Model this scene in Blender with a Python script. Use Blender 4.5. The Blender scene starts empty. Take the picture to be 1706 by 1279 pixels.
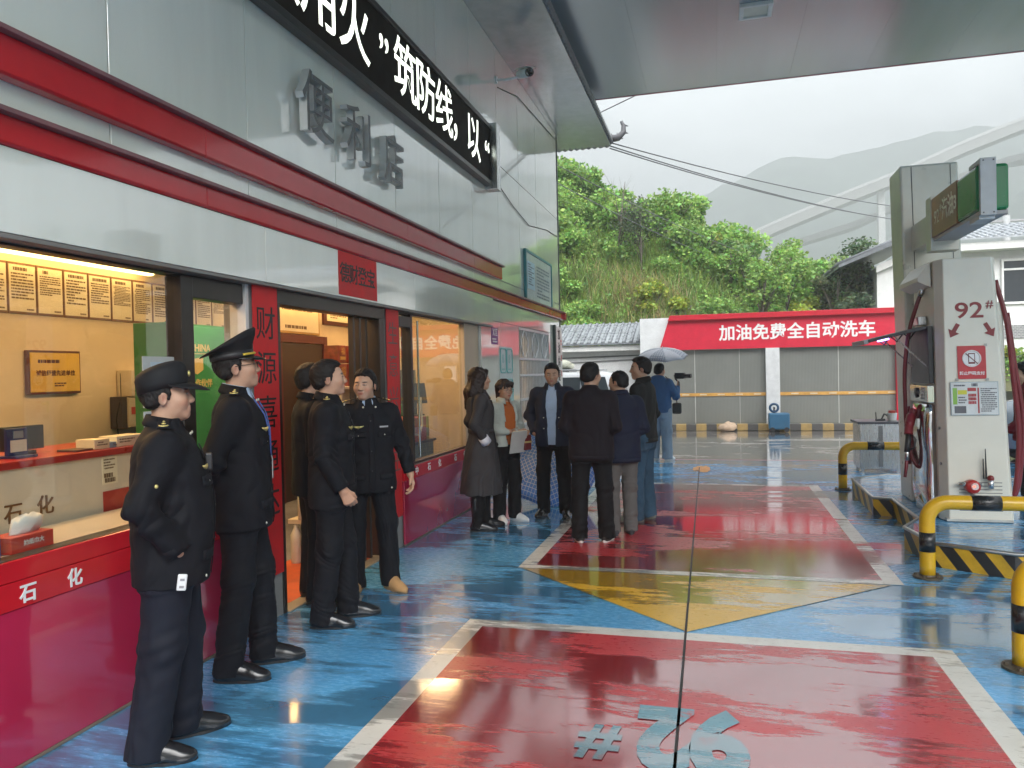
import bpy, math, random, mathutils
import numpy as np
from mathutils import Vector, Matrix
random.seed(7); np.random.seed(7)
SC = bpy.context.scene
COL = SC.collection
PI = math.pi

# ---------------------------------------------------------------- camera
yaw, pitch, roll, FPX, HCAM = 0.26132, -0.015298, -0.021676, 1270.7, 1.65
fw = Vector((-math.sin(yaw)*math.cos(pitch), math.cos(yaw)*math.cos(pitch), math.sin(pitch)))
r0 = Vector((math.cos(yaw), math.sin(yaw), 0)); u0 = r0.cross(fw)
rt = r0*math.cos(roll) + u0*math.sin(roll); up = -r0*math.sin(roll) + u0*math.cos(roll)
cam = bpy.data.objects.new('camera', bpy.data.cameras.new('camera'))
COL.objects.link(cam)
cam.matrix_world = Matrix(((rt.x, up.x, -fw.x, 0), (rt.y, up.y, -fw.y, 0), (rt.z, up.z, -fw.z, HCAM), (0, 0, 0, 1)))
cam.data.sensor_width = 36.0; cam.data.lens = FPX/1706*36
cam.data.clip_start = 0.05; cam.data.clip_end = 3000
SC.camera = cam

# ---------------------------------------------------------------- sky, sun, exposure
SUN_EL, SUN_AZ = math.radians(40), math.radians(150)      # behind and to the right of the camera, behind cloud
W = bpy.data.worlds.new('World'); SC.world = W; W.use_nodes = True
nt = W.node_tree; bg = nt.nodes['Background']
sky = nt.nodes.new('ShaderNodeTexSky'); sky.sky_type = 'NISHITA'; sky.sun_disc = False
sky.sun_elevation = SUN_EL; sky.sun_rotation = SUN_AZ
sky.air_density = 1.0; sky.dust_density = 4.0; sky.ozone_density = 1.0
hs = nt.nodes.new('ShaderNodeHueSaturation'); hs.inputs['Saturation'].default_value = 0.10
mx = nt.nodes.new('ShaderNodeMix'); mx.data_type = 'RGBA'; mx.inputs[0].default_value = 0.72
mx.inputs[7].default_value = (7.9, 8.25, 8.5, 1)          # even cloud cover
nt.links.new(sky.outputs[0], hs.inputs['Color']); nt.links.new(hs.outputs[0], mx.inputs[6])
# overcast sky: the cloud is several times brighter overhead than at the horizon
tcw = nt.nodes.new('ShaderNodeTexCoord'); sx_ = nt.nodes.new('ShaderNodeSeparateXYZ'); nt.links.new(tcw.outputs['Generated'], sx_.inputs[0])
gr = nt.nodes.new('ShaderNodeMapRange'); gr.inputs[1].default_value = .12; gr.inputs[2].default_value = .95
gr.inputs[3].default_value = .20; gr.inputs[4].default_value = 1.25; nt.links.new(sx_.outputs['Z'], gr.inputs[0])
gv = nt.nodes.new('ShaderNodeVectorMath'); gv.operation = 'SCALE'; nt.links.new(mx.outputs[2], gv.inputs[0]); nt.links.new(gr.outputs[0], gv.inputs['Scale'])
cn = nt.nodes.new('ShaderNodeTexNoise'); cn.inputs['Scale'].default_value = 2.6; cn.inputs['Detail'].default_value = 6; cn.inputs['Distortion'].default_value = .6
cm = nt.nodes.new('ShaderNodeMapping'); cm.inputs['Scale'].default_value = (1, 1, 3); nt.links.new(tcw.outputs['Generated'], cm.inputs[0]); nt.links.new(cm.outputs[0], cn.inputs['Vector'])
cr = nt.nodes.new('ShaderNodeMapRange'); cr.inputs[1].default_value = .3; cr.inputs[2].default_value = .7; cr.inputs[3].default_value = .78; cr.inputs[4].default_value = 1.22; nt.links.new(cn.outputs[0], cr.inputs[0])
gw = nt.nodes.new('ShaderNodeVectorMath'); gw.operation = 'SCALE'; nt.links.new(gv.outputs[0], gw.inputs[0]); nt.links.new(cr.outputs[0], gw.inputs['Scale'])
nt.links.new(gw.outputs[0], bg.inputs['Color']); bg.inputs['Strength'].default_value = 0.14
sun = bpy.data.objects.new('sun', bpy.data.lights.new('sun', 'SUN')); COL.objects.link(sun)
sun.data.energy = .9; sun.data.angle = math.radians(50); sun.data.color = (1, .985, .965)
sd = Vector((math.sin(SUN_AZ)*math.cos(SUN_EL), math.cos(SUN_AZ)*math.cos(SUN_EL), math.sin(SUN_EL)))
sun.rotation_euler = sd.to_track_quat('Z', 'Y').to_euler()
SC.view_settings.view_transform = 'Standard'; SC.view_settings.look = 'None'
SC.view_settings.gamma = 1; SC.view_settings.exposure = 1.95
cy = SC.cycles
cy.use_denoising = True; cy.max_bounces = 7; cy.diffuse_bounces = 4; cy.glossy_bounces = 4
cy.transparent_max_bounces = 24; cy.transmission_bounces = 6; cy.volume_bounces = 2
cy.sample_clamp_indirect = 6; cy.caustics_reflective = False; cy.caustics_refractive = False

# ---------------------------------------------------------------- materials
MATS = {}
def node(nt, t, **kw):
    n = nt.nodes.new('ShaderNode'+t)
    for k, v in kw.items(): setattr(n, k, v)
    return n
def M(name, col=(.5, .5, .5), rough=.5, metal=0, var=.10, scale=6, bump=0.0, bscale=60, spec=.5,
      stretch=(1, 1, 1), rvar=.1, coat=0, emit=None, estr=0, dirt=0.0, attr=None, sheen=0, trans=0, bdist=.004, sss=0):
    if name in MATS: return MATS[name]
    m = bpy.data.materials.new(name); m.use_nodes = True; MATS[name] = m
    nt = m.node_tree; b = nt.nodes['Principled BSDF']; L = nt.links.new
    tc = node(nt, 'TexCoord'); mp = node(nt, 'Mapping'); mp.inputs['Scale'].default_value = stretch
    L(tc.outputs['Object'], mp.inputs[0])
    nz = node(nt, 'TexNoise'); nz.inputs['Scale'].default_value = scale; nz.inputs['Detail'].default_value = 5
    nz.inputs['Roughness'].default_value = .6
    L(mp.outputs[0], nz.inputs['Vector'])
    mr = node(nt, 'MapRange'); mr.inputs[1].default_value = .3; mr.inputs[2].default_value = .7
    mr.inputs[3].default_value = 1-var; mr.inputs[4].default_value = 1+var
    L(nz.outputs[0], mr.inputs[0])
    vm = node(nt, 'VectorMath', operation='SCALE'); vm.inputs[0].default_value = col
    L(mr.outputs[0], vm.inputs['Scale'])
    out = vm.outputs[0]
    if attr:
        at = node(nt, 'Attribute'); at.attribute_name = attr
        v2 = node(nt, 'VectorMath', operation='MULTIPLY'); L(out, v2.inputs[0]); L(at.outputs['Color'], v2.inputs[1]); out = v2.outputs[0]
    if dirt:
        n2 = node(nt, 'TexNoise'); n2.inputs['Scale'].default_value = scale*.45; n2.inputs['Detail'].default_value = 8
        n2.inputs['Roughness'].default_value = .7
        L(mp.outputs[0], n2.inputs['Vector'])
        r2 = node(nt, 'MapRange'); r2.inputs[1].default_value = .48; r2.inputs[2].default_value = .75
        r2.inputs[3].default_value = 0; r2.inputs[4].default_value = dirt
        L(n2.outputs[0], r2.inputs[0])
        mixc = node(nt, 'Mix', data_type='RGBA'); L(r2.outputs[0], mixc.inputs[0]); L(out, mixc.inputs[6])
        mixc.inputs[7].default_value = (.10, .085, .065, 1); out = mixc.outputs[2]
    L(out, b.inputs['Base Color'])
    rr = node(nt, 'MapRange'); rr.inputs[1].default_value = .3; rr.inputs[2].default_value = .7
    rr.inputs[3].default_value = max(.02, rough-rvar*rough); rr.inputs[4].default_value = min(1, rough+rvar*rough)
    L(nz.outputs[0], rr.inputs[0]); L(rr.outputs[0], b.inputs['Roughness'])
    b.inputs['Metallic'].default_value = metal
    b.inputs['Specular IOR Level'].default_value = spec
    if coat: b.inputs['Coat Weight'].default_value = min(1, coat); b.inputs['Coat Roughness'].default_value = .05; b.inputs['Coat IOR'].default_value = 1.5 if coat <= 1 else coat
    if sheen: b.inputs['Sheen Weight'].default_value = sheen; b.inputs['Sheen Roughness'].default_value = .5
    if sss:
        b.inputs['Subsurface Weight'].default_value = sss; b.inputs['Subsurface Radius'].default_value = (.012, .005, .003)
    if emit: b.inputs['Emission Color'].default_value = (*emit, 1); b.inputs['Emission Strength'].default_value = estr
    if bump:
        nb = node(nt, 'TexNoise'); nb.inputs['Scale'].default_value = bscale; nb.inputs['Detail'].default_value = 4
        L(mp.outputs[0], nb.inputs['Vector'])
        bp = node(nt, 'Bump'); bp.inputs['Strength'].default_value = bump; bp.inputs['Distance'].default_value = bdist
        L(nb.outputs[0], bp.inputs['Height']); L(bp.outputs[0], b.inputs['Normal'])
    return m
def glass(name, tint=(.95, .97, .96), rough=.01, refl=1.0):
    m = bpy.data.materials.new(name); m.use_nodes = True; nt = m.node_tree; L = nt.links.new
    for n in list(nt.nodes):
        if n.type == 'BSDF_PRINCIPLED': nt.nodes.remove(n)
    out = [n for n in nt.nodes if n.type == 'OUTPUT_MATERIAL'][0]
    t = node(nt, 'BsdfTransparent'); t.inputs[0].default_value = (*tint, 1)
    g = node(nt, 'BsdfGlossy'); g.inputs['Roughness'].default_value = rough
    f = node(nt, 'LayerWeight')
    pw = node(nt, 'Math', operation='POWER'); L(f.outputs['Facing'], pw.inputs[0]); pw.inputs[1].default_value = 4.2
    tc = node(nt, 'TexCoord'); nz = node(nt, 'TexNoise'); nz.inputs['Scale'].default_value = .9
    L(tc.outputs['Object'], nz.inputs['Vector'])
    bp = node(nt, 'Bump'); bp.inputs['Strength'].default_value = .05; bp.inputs['Distance'].default_value = .02
    L(nz.outputs[0], bp.inputs['Height']); L(bp.outputs[0], g.inputs['Normal'])
    mu = node(nt, 'Math', operation='MULTIPLY_ADD'); mu.inputs[1].default_value = .85*refl; mu.inputs[2].default_value = .05*refl
    mu.use_clamp = True
    L(pw.outputs[0], mu.inputs[0])
    s = node(nt, 'MixShader'); L(mu.outputs[0], s.inputs[0]); L(t.outputs[0], s.inputs[1]); L(g.outputs[0], s.inputs[2])
    L(s.outputs[0], out.inputs[0])
    return m

# ---------------------------------------------------------------- scene-graph helpers
def tag(o, label=None, cat=None, group=None, kind=None):
    if label: o['label'] = label
    if cat: o['category'] = cat
    if group: o['group'] = group
    if kind: o['kind'] = kind
    return o
def thing(name, label, cat, loc=(0, 0, 0), group=None):
    o = bpy.data.objects.new(name, None); COL.objects.link(o); o.location = loc
    o.empty_display_size = .1
    return tag(o, label, cat, group)
def copy_tree(o, parent=None):
    kids = [c for c in COL.objects if c.parent == o]
    c = o.copy(); COL.objects.link(c)
    if parent: c.parent = parent
    for k in kids: copy_tree(k, c)
    return c
def top(o):
    while o.parent: o = o.parent
    return o
def unit(v): return Vector(v).normalized()

class MB:
    def __init__(s): s.v = []; s.f = []; s.m = []; s.sm = []; s.cur = 0; s.smooth = False
    def mat(s, i, smooth=None):
        s.cur = i
        if smooth is not None: s.smooth = smooth
        return s
    def add(s, vs, fs):
        n = len(s.v); s.v += [tuple(v) for v in vs]
        for f in fs: s.f.append([i+n for i in f]); s.m.append(s.cur); s.sm.append(s.smooth)
        return s
    def box(s, x0, x1, y0, y1, z0, z1, T=None):
        vs = [(x, y, z) for z in (z0, z1) for y in (y0, y1) for x in (x0, x1)]
        if T is not None: vs = [T @ Vector(v) for v in vs]
        return s.add(vs, [(0, 2, 3, 1), (4, 5, 7, 6), (0, 1, 5, 4), (2, 6, 7, 3), (0, 4, 6, 2), (1, 3, 7, 5)])
    def cbox(s, c, d, T=None):
        return s.box(c[0]-d[0]/2, c[0]+d[0]/2, c[1]-d[1]/2, c[1]+d[1]/2, c[2]-d[2]/2, c[2]+d[2]/2, T)
    def poly(s, pts): return s.add(pts, [tuple(range(len(pts)))])
    def prism(s, pts, d):        # planar polygon swept along vector d
        n = len(pts); d = Vector(d); a = [Vector(p) for p in pts]
        vs = a+[p+d for p in a]
        return s.add(vs, [tuple(range(n))[::-1], tuple(range(n, 2*n))]+[(i, (i+1) % n, n+(i+1) % n, n+i) for i in range(n)])
    def tube(s, pts, r, n=10, cap=True, flat=None):
        pts = [Vector(p) for p in pts]; N = len(pts)
        rs = r if hasattr(r, '__len__') else [r]*N
        t = (pts[1]-pts[0]).normalized()
        a = t.cross(Vector((0, 0, 1)));
        if a.length < .1: a = t.cross(Vector((0, 1, 0)))
        a.normalize(); vs = []
        for i, p in enumerate(pts):
            t = (pts[min(i+1, N-1)]-pts[max(i-1, 0)]).normalized()
            a = (a-t*a.dot(t)).normalized(); b = t.cross(a)
            for k in range(n):
                q = 2*PI*k/n; vs.append(p+(a*math.cos(q)+b*math.sin(q))*rs[i])
        fs = [(i*n+k, i*n+(k+1) % n, (i+1)*n+(k+1) % n, (i+1)*n+k) for i in range(N-1) for k in range(n)]
        if cap: fs += [tuple(range(n))[::-1], tuple(range((N-1)*n, N*n))]
        return s.add(vs, fs)
    def rings(s, rings, cap=True, close=True):
        n = len(rings[0]); vs = [p for r in rings for p in r]
        K = n if close else n-1
        fs = [(i*n+k, i*n+(k+1) % n, (i+1)*n+(k+1) % n, (i+1)*n+k) for i in range(len(rings)-1) for k in range(K)]
        if cap: fs += [tuple(range(n))[::-1], tuple(range((len(rings)-1)*n, len(rings)*n))]
        return s.add(vs, fs)
    def lathe(s, prof, c=(0, 0, 0), n=20, ax=None, cap=True):
        T = Matrix.Identity(3)
        if ax is not None: T = Vector((0, 0, 1)).rotation_difference(Vector(ax)).to_matrix()
        c = Vector(c)
        return s.rings([[c+T @ Vector((r*math.cos(2*PI*k/n), r*math.sin(2*PI*k/n), z)) for k in range(n)] for r, z in prof], cap)
    def sphere(s, c, r, n=12, sc=(1, 1, 1)):
        m = n//2
        prof = [(max(1e-4, math.sin(PI*i/m)), -math.cos(PI*i/m)) for i in range(m+1)]
        c = Vector(c)
        return s.rings([[c+Vector((q*math.cos(2*PI*k/n)*r*sc[0], q*math.sin(2*PI*k/n)*r*sc[1], z*r*sc[2])) for k in range(n)] for q, z in prof])
    def text(s, body, size, o, right, upv, extrude=.003, bold=.0, width=None, align='CENTER', sx=1.0):
        cu = bpy.data.curves.new('t', 'FONT'); cu.body = body; cu.size = size; cu.extrude = extrude/max(1, 1)
        cu.offset = bold*size; cu.align_x = align; cu.align_y = 'CENTER'; cu.resolution_u = 4
        ob = bpy.data.objects.new('t', cu); COL.objects.link(ob)
        bpy.context.view_layer.update()
        me = bpy.data.meshes.new_from_object(ob.evaluated_get(bpy.context.evaluated_depsgraph_get()))
        right = unit(right); upv = unit(upv); nn = right.cross(upv); o = Vector(o)
        s.add([o+right*(v.co.x*sx)+upv*v.co.y+nn*v.co.z for v in me.vertices], [tuple(p.vertices) for p in me.polygons])
        bpy.data.objects.remove(ob); bpy.data.curves.remove(cu); bpy.data.meshes.remove(me)
        return s
    def build(s, name, mats, parent=None, bevel=0, seg=2, world=True):
        me = bpy.data.meshes.new(name)
        off = Vector((0, 0, 0))
        if parent is not None and world: off = top(parent).location
        me.from_pydata([tuple(Vector(v)-off) for v in s.v], [], s.f)
        if not isinstance(mats, (list, tuple)): mats = [mats]
        for m in mats: me.materials.append(m)
        me.polygons.foreach_set('material_index', [min(i, len(mats)-1) for i in s.m])
        me.polygons.foreach_set('use_smooth', s.sm)
        me.update(); me.validate()
        o = bpy.data.objects.new(name, me); COL.objects.link(o)
        if parent is not None: o.parent = parent
        if bevel:
            b = o.modifiers.new('bevel', 'BEVEL'); b.width = bevel; b.segments = seg; b.limit_method = 'ANGLE'
            b.angle_limit = math.radians(40); b.harden_normals = False
        return o
def bx(name, m, parent, *b, bevel=.003): return MB().box(*b).build(name, m, parent, bevel)
def arc(c, r, a0, a1, e1, e2, n=8):
    c = Vector(c); e1 = Vector(e1); e2 = Vector(e2)
    return [c+e1*(r*math.cos(a0+(a1-a0)*i/n))+e2*(r*math.sin(a0+(a1-a0)*i/n)) for i in range(n+1)]
def textlines(mb, o, right, upv, w, h, n, mi, seed=0, th=.5, gap=.25):
    """rows of small printed dashes inside a w x h field whose top-left is o"""
    rnd = random.Random(seed); right = unit(right); upv = unit(upv); o = Vector(o); nn = right.cross(upv)*.0012
    mb.mat(mi)
    for i in range(n):
        y = -(i+.5)*h/n; x = 0 if rnd.random() < .8 else w*.06
        end = w*(1 if rnd.random() < .7 else rnd.uniform(.35, .9)); t = h/n*th/2
        while x < end:
            l = min(rnd.uniform(.04, .2)*w, end-x)
            a = o+right*x+upv*(y-t)+nn; b = o+right*(x+l)+upv*(y-t)+nn
            mb.poly([a, b, b+upv*2*t, a+upv*2*t]); x += l+w*.02
XP, YP, ZP = Vector((1, 0, 0)), Vector((0, 1, 0)), Vector((0, 0, 1))
# ================================================================ GROUND
def wet(name, col, wetness=.5, dark=(.08, .07, .06), dirt=.35, scl=1.0, rdry=.32, rwet=.10, var=.10, wear=None, wearcol=(.35, .36, .36), wth=(.60, .70)):
    """painted floor under a broken film of rain water"""
    m = bpy.data.materials.new(name); m.use_nodes = True; nt = m.node_tree; L = nt.links.new
    b = nt.nodes['Principled BSDF']; g = node(nt, 'NewGeometry')
    def noise(scale, st, det=5, rg=.6, dist=0):
        mp = node(nt, 'Mapping'); mp.inputs['Scale'].default_value = st; L(g.outputs['Position'], mp.inputs[0])
        n = node(nt, 'TexNoise'); n.inputs['Scale'].default_value = scale; n.inputs['Detail'].default_value = det
        n.inputs['Roughness'].default_value = rg; n.inputs['Distortion'].default_value = dist; L(mp.outputs[0], n.inputs['Vector']); return n.outputs[0]
    def rng(x, a, c, o0, o1):
        r = node(nt, 'MapRange'); r.inputs[1].default_value = a; r.inputs[2].default_value = c
        r.inputs[3].default_value = o0; r.inputs[4].default_value = o1; L(x, r.inputs[0]); return r.outputs[0]
    def mth(op, a, c):
        n = node(nt, 'Math', operation=op); n.use_clamp = True
        for i, v in enumerate((a, c)):
            if isinstance(v, (int, float)): n.inputs[i].default_value = v
            else: L(v, n.inputs[i])
        return n.outputs[0]
    big = noise(.9*scl, (.55, 1.25, 1), 9, .66, .3)
    streak = noise(5, (.35, 2.6, 1), 7, .7, .2)
    mixn = mth('ADD', mth('MULTIPLY', big, .72), mth('MULTIPLY', streak, .28))
    film = rng(mixn, .60-.2*wetness-.02, .60-.2*wetness+.02, 0, 1)          # 1 = standing water
    fine = noise(34, (.5, 1.6, 1), 4, .6)
    # colour: paint, small tone changes, scuffs, darker where soaked
    vm = node(nt, 'VectorMath', operation='SCALE'); vm.inputs[0].default_value = col
    L(rng(noise(2.2, (1, 1, 1), 6, .65), .3, .7, 1-var, 1+var), vm.inputs['Scale'])
    scuff = mth('MULTIPLY', rng(noise(3.1, (.6, 1.5, 1), 10, .74, .4), .56, .72, 0, 1), rng(noise(.8, (1, 1, 1), 2), .42, .62, 0, dirt))
    c1 = node(nt, 'Mix', data_type='RGBA'); L(scuff, c1.inputs[0]); L(vm.outputs[0], c1.inputs[6]); c1.inputs[7].default_value = (*dark, 1)
    out = c1.outputs[2]
    sc_ = mth('MULTIPLY', rng(noise(2.6, (.22, 9, 1), 6, .7, .3), .60, .68, 0, 1), rng(noise(.7, (1, 1, 1), 2), .45, .62, 0, .55*dirt))
    c4 = node(nt, 'Mix', data_type='RGBA'); L(sc_, c4.inputs[0]); L(out, c4.inputs[6]); c4.inputs[7].default_value = (*dark, 1); out = c4.outputs[2]
    if wear:
        c3 = node(nt, 'Mix', data_type='RGBA'); L(rng(noise(4.7, (1, 1.3, 1), 10, .76), wth[0], wth[1], 0, wear), c3.inputs[0]); L(out, c3.inputs[6])
        c3.inputs[7].default_value = (*wearcol, 1); out = c3.outputs[2]
    c2 = node(nt, 'VectorMath', operation='SCALE'); L(out, c2.inputs[0]); L(rng(film, 0, 1, 1.0, .55), c2.inputs['Scale'])
    L(c2.outputs[0], b.inputs['Base Color'])
    rd = rng(fine, .3, .7, rdry*.75, rdry*1.3)
    mr = node(nt, 'Mix', data_type='FLOAT'); L(film, mr.inputs[0]); L(rd, mr.inputs[2]); mr.inputs[3].default_value = rwet
    L(mr.outputs[0], b.inputs['Roughness'])
    L(rng(film, 0, 1, .35, 1.0), b.inputs['Coat Weight']); b.inputs['Coat IOR'].default_value = 2.1; L(rng(film, 0, 1, rdry*.8, .085), b.inputs['Coat Roughness'])
    b.inputs['Specular IOR Level'].default_value = .6; b.inputs['IOR'].default_value = 1.5
    rip = noise(9, (.25, 2.2, 1), 5, .62)
    h = mth('ADD', mth('MULTIPLY', rip, .5), mth('MULTIPLY', mth('MULTIPLY', fine, mth('SUBTRACT', 1.0, film)), .5))
    bp = node(nt, 'Bump'); bp.inputs['Strength'].default_value = .30; bp.inputs['Distance'].default_value = .006
    L(h, bp.inputs['Height']); L(bp.outputs[0], b.inputs['Normal'])
    return m
F_BLUE = wet('wet_blue_floor_paint', (.10, .36, .64), .51, dirt=.5, rdry=.26, wear=.32, wearcol=(.22, .30, .38), var=.2)
F_RED = wet('wet_red_floor_paint', (.44, .030, .036), .60, dirt=.55, wear=.22, wearcol=(.36, .22, .22))
F_REDW = wet('very_wet_red_floor_paint', (.44, .030, .036), .66, dirt=.6, wear=.22, wearcol=(.36, .22, .22))
F_WHITE = wet('worn_white_floor_paint', (.62, .62, .57), .40, dirt=.9, dark=(.16, .15, .13), wear=.4, wearcol=(.3, .3, .28))
F_YELLOW = wet('wet_yellow_floor_paint', (.68, .40, .02), .52, dirt=.6, wear=.15, wearcol=(.5, .45, .3))
F_CONC = wet('wet_concrete', (.30, .29, .27), .72, dirt=.7, scl=.6, rwet=.05)
F_LETTER = wet('worn_pale_blue_paint', (.10, .26, .33), .5, dirt=.6, wear=1.0, wearcol=(.36, .06, .07), wth=(.57, .64))
F_TILE = M('interior_floor_tile', (.28, .30, .33), .18, var=.15, scale=3)
EARTH = M('ground_earth', (.10, .12, .05), .9, var=.4, scale=.2, bump=.3, bscale=3)

def sheet(name, pts, z, m, kind='structure'):
    o = MB().poly([(x, y, z) for x, y in pts]).build(name, m); tag(o, kind=kind); return o
def rect(a, b, c, d): return [(a, c), (b, c), (b, d), (a, d)]
sheet('ground', rect(-900, 900, -60, 900), -.012, EARTH)
sheet('concrete_road', [(-14, 14.0), (-14, 21.6), (34, 21.6), (34, -8), (9.2, -8), (9.2, 14.0)], -.004, F_CONC)
sheet('forecourt', rect(-3.06, 9.2, -8, 14.12), 0, F_BLUE)
sheet('forecourt_edge_stripe', rect(-3.06, 9.2, 14.12, 14.2), 0, M('faded_pink_paint', (.42, .14, .18), .3, dirt=.5))
def frame_sheet(name, X0, X1, Y0, Y1, wl, wr, w0, w1, z, m):
    mb = MB()
    mb.poly([(X0, Y0, z), (X0+wl, Y0, z), (X0+wl, Y1, z), (X0, Y1, z)]).poly([(X1-wr, Y0, z), (X1, Y0, z), (X1, Y1, z), (X1-wr, Y1, z)])
    if w0: mb.poly([(X0+wl, Y0, z), (X1-wr, Y0, z), (X1-wr, Y0+w0, z), (X0+wl, Y0+w0, z)])
    mb.poly([(X0+wl, Y1-w1, z), (X1-wr, Y1-w1, z), (X1-wr, Y1, z), (X0+wl, Y1, z)])
    tag(mb.build(name, m), kind='structure')
frame_sheet('bay_outline', -1.62, 1.28, .6, 4.84, .125, .13, 0, .13, .004, F_WHITE)
sheet('bay_paint', rect(-1.495, 1.15, .6, 4.71), .004, F_RED)
frame_sheet('bay_outline', -1.64, 1.33, 6.2, 11.2, .13, .13, .11, .12, .004, F_WHITE)
sheet('bay_paint', rect(-1.51, 1.20, 6.31, 11.08), .004, F_REDW)
sheet('arrow_paint', [(-1.60, 6.19), (-.2, 4.86), (1.24, 6.19)], .004, F_YELLOW)
sheet('expansion_joint', [(-.177, 1.0), (-.163, 1.0), (-.283, 13.0), (-.297, 13.0)], .008, M('joint_filler', (.03, .03, .03), .6))
bn = MB(); bn.text('92', .78, (-.135, 3.47, .008), -XP, -YP, extrude=0, bold=.05, sx=.62); bn.text('#', .42, (-.53, 3.32, .008), -XP, -YP, extrude=0, bold=.03, sx=.72)
tag(bn.build('bay_number', F_LETTER), kind='structure')
random.seed(3)
pts = [(-.24+.16*math.cos(a)*random.uniform(.6, 1.2), 12.85+.42*math.sin(a)*random.uniform(.6, 1.2)) for a in [k*PI/9 for k in range(18)]]
sheet('reflection_patch', pts, .004, wet('orange_reflection_paint', (.75, .33, .06), .3, wear=.5, wearcol=(.3, .35, .4)))  # orange reflection on the wet floor, painted on as a flat patch

# ================================================================ STORE
WX = -2.93
P_GREY = M('glossy_grey_cladding', (.76, .785, .69), .09, coat=2.3, var=.03, scale=1.2, bump=.05, bscale=.8, spec=.65, rvar=.3, dirt=.13, bdist=.03, stretch=(1, 2.2, .22))
P_RED = M('glossy_red_panel', (.48, .010, .018), .10, var=.06, spec=.6, bump=.05, bscale=1.0, bdist=.02)
P_CAP = M('weathered_red_cap', (.20, .085, .09), .35, var=.2, dirt=.3)
P_PUR = M('purple_red_panel', (.42, .016, .060), .13, coat=1.6, var=.25, scale=.7, bump=.04, bscale=1.2, bdist=.02)
P_BAND = M('red_band', (.55, .012, .022), .12, var=.08)
DARKF = M('dark_bronze_frame', (.030, .024, .020), .32, metal=.3, var=.2)
ALU = M('aluminium_frame', (.48, .48, .46), .35, metal=.7, var=.1)
BEIGE = M('beige_jamb', (.52, .43, .30), .45, var=.06)
WALLIN = M('cream_plaster', (.72, .60, .42), .75, var=.05)
WHITE = M('white_plaster', (.70, .70, .69), .7, var=.06, dirt=.12)
TILE = M('grey_roof_tile', (.16, .17, .18), .42, var=.3, scale=4)
RPAPER = M('red_couplet_paper', (.60, .014, .016), .6, var=.12, bump=.2, bscale=9, bdist=.006)
INK = M('black_ink', (.012, .010, .010), .5, var=.2)
TXTW = M('white_lettering', (.80, .80, .78), .4, var=.03)
BLK = M('black_plastic', (.015, .015, .017), .4, var=.2)
GLASS = glass('window_glass', (.93, .95, .93))
PAPER = M('cream_paper', (.78, .70, .52), .6, var=.05)
BROWNF = M('brown_wood_frame', (.11, .035, .02), .4, var=.3, scale=20, stretch=(1, 1, 8))
STEEL = M('brushed_steel', (.52, .53, .54), .28, metal=1, var=.08, stretch=(30, 30, 1), bump=.05, bscale=30)
CHROME = M('polished_steel', (.66, .67, .68), .10, metal=1, var=.05)

store = thing('convenience_store', 'grey clad fuel station shop with red ledges and lit open door', 'shop', (WX, 7, 0))
mb = MB(); T = .012
seams = [-8, -2.6, -.2, 1.0, 2.1, 3.22, 4.40, 5.6, 6.8, 8.0, 9.2, 10.4, 11.6, 12.8, 14.65]
g = .004
def clad(y0, y1, z0, z1):
    ys = [y0]+[s for s in seams if y0+.1 < s < y1-.1]+[y1]
    for a, b in zip(ys, ys[1:]): mb.box(WX-T, WX, a+g, b-g, z0+g, z1-g)
clad(-8, 14.65, 2.96, 4.6); clad(-8, 14.65, 4.6, 6.25)
clad(-8, 14.65, 2.655, 2.955)
clad(9.85, 14.65, 2.36, 2.645); clad(9.45, 11.42, 0, 2.36); clad(13.62, 14.65, 0, 2.36); clad(11.42, 13.62, 0, .38)
mb.build('wall_cladding', P_GREY, store, .0015, 1)
mb = MB()                      # masonry behind the cladding, with the openings left free
mb.box(WX-.2, WX-T-.003, -8, 14.64, 2.30, 6.25).box(WX-.2, WX-T-.003, -8, 4.38, 0, .86).box(WX-.2, WX-T-.003, 4.38, 4.70, 0, 2.30)
mb.box(WX-.2, WX-T-.003, 6.46, 6.80, 0, 2.30).box(WX-.2, WX-T-.003, 6.80, 9.46, 0, .74).box(WX-.2, WX-T-.003, 9.46, 11.42, 0, 2.30).box(WX-.2, WX-T-.003, 13.62, 14.64, 0, 2.30).box(WX-.2, WX-T-.003, 11.42, 13.62, 0, .38)
mb.box(-9, WX-.2, 14.45, 14.64, 0, 6.25)
mb.build('wall', M('grey_render', (.25, .25, .24), .7), store)
mb = MB()                      # projecting white header
for a, b in ((-8, 2.2), (2.2, 4.49), (4.49, 7.1), (7.1, 9.85)): mb.box(WX+.001, WX+.055, a+.002, b-.002, 2.285, 2.65)
mb.build('header_panel', P_GREY, store, .003)
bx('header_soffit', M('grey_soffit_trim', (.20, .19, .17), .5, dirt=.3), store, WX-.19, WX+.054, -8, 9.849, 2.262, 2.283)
def ledge(y0, y1, z0, z1, d, name):
    mb = MB()
    prof = [(.0, z0), (d*.85, z0), (d, z0+.012), (d, z1-.025), (.0, z1-.025)]
    js = [y0, 0.9, 3.87, 6.9, 9.0, 12, y1]
    js = [j for j in js if y0 <= j <= y1]
    for a, b in zip(js, js[1:]):
        mb.prism([(WX+.001+x, a+.002, z) for x, z in prof], (0, b-a-.004, 0))
    o = mb.build(name, P_RED, store, .004)
    c = MB().box(WX+.001, WX+d+.04, y0, y1+.02, z1-.024, z1).build('ledge_cap', P_CAP, o, .004)
ledge(-8, 14.72, 2.652, 2.80, .075, 'ledge'); ledge(-8, 10.28, 2.945, 3.14, .075, 'ledge')
MB().box(WX-.25, WX+.12, 14.66, 14.78, 2.652, 2.775).build('ledge_return', P_RED, store, .004)
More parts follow.
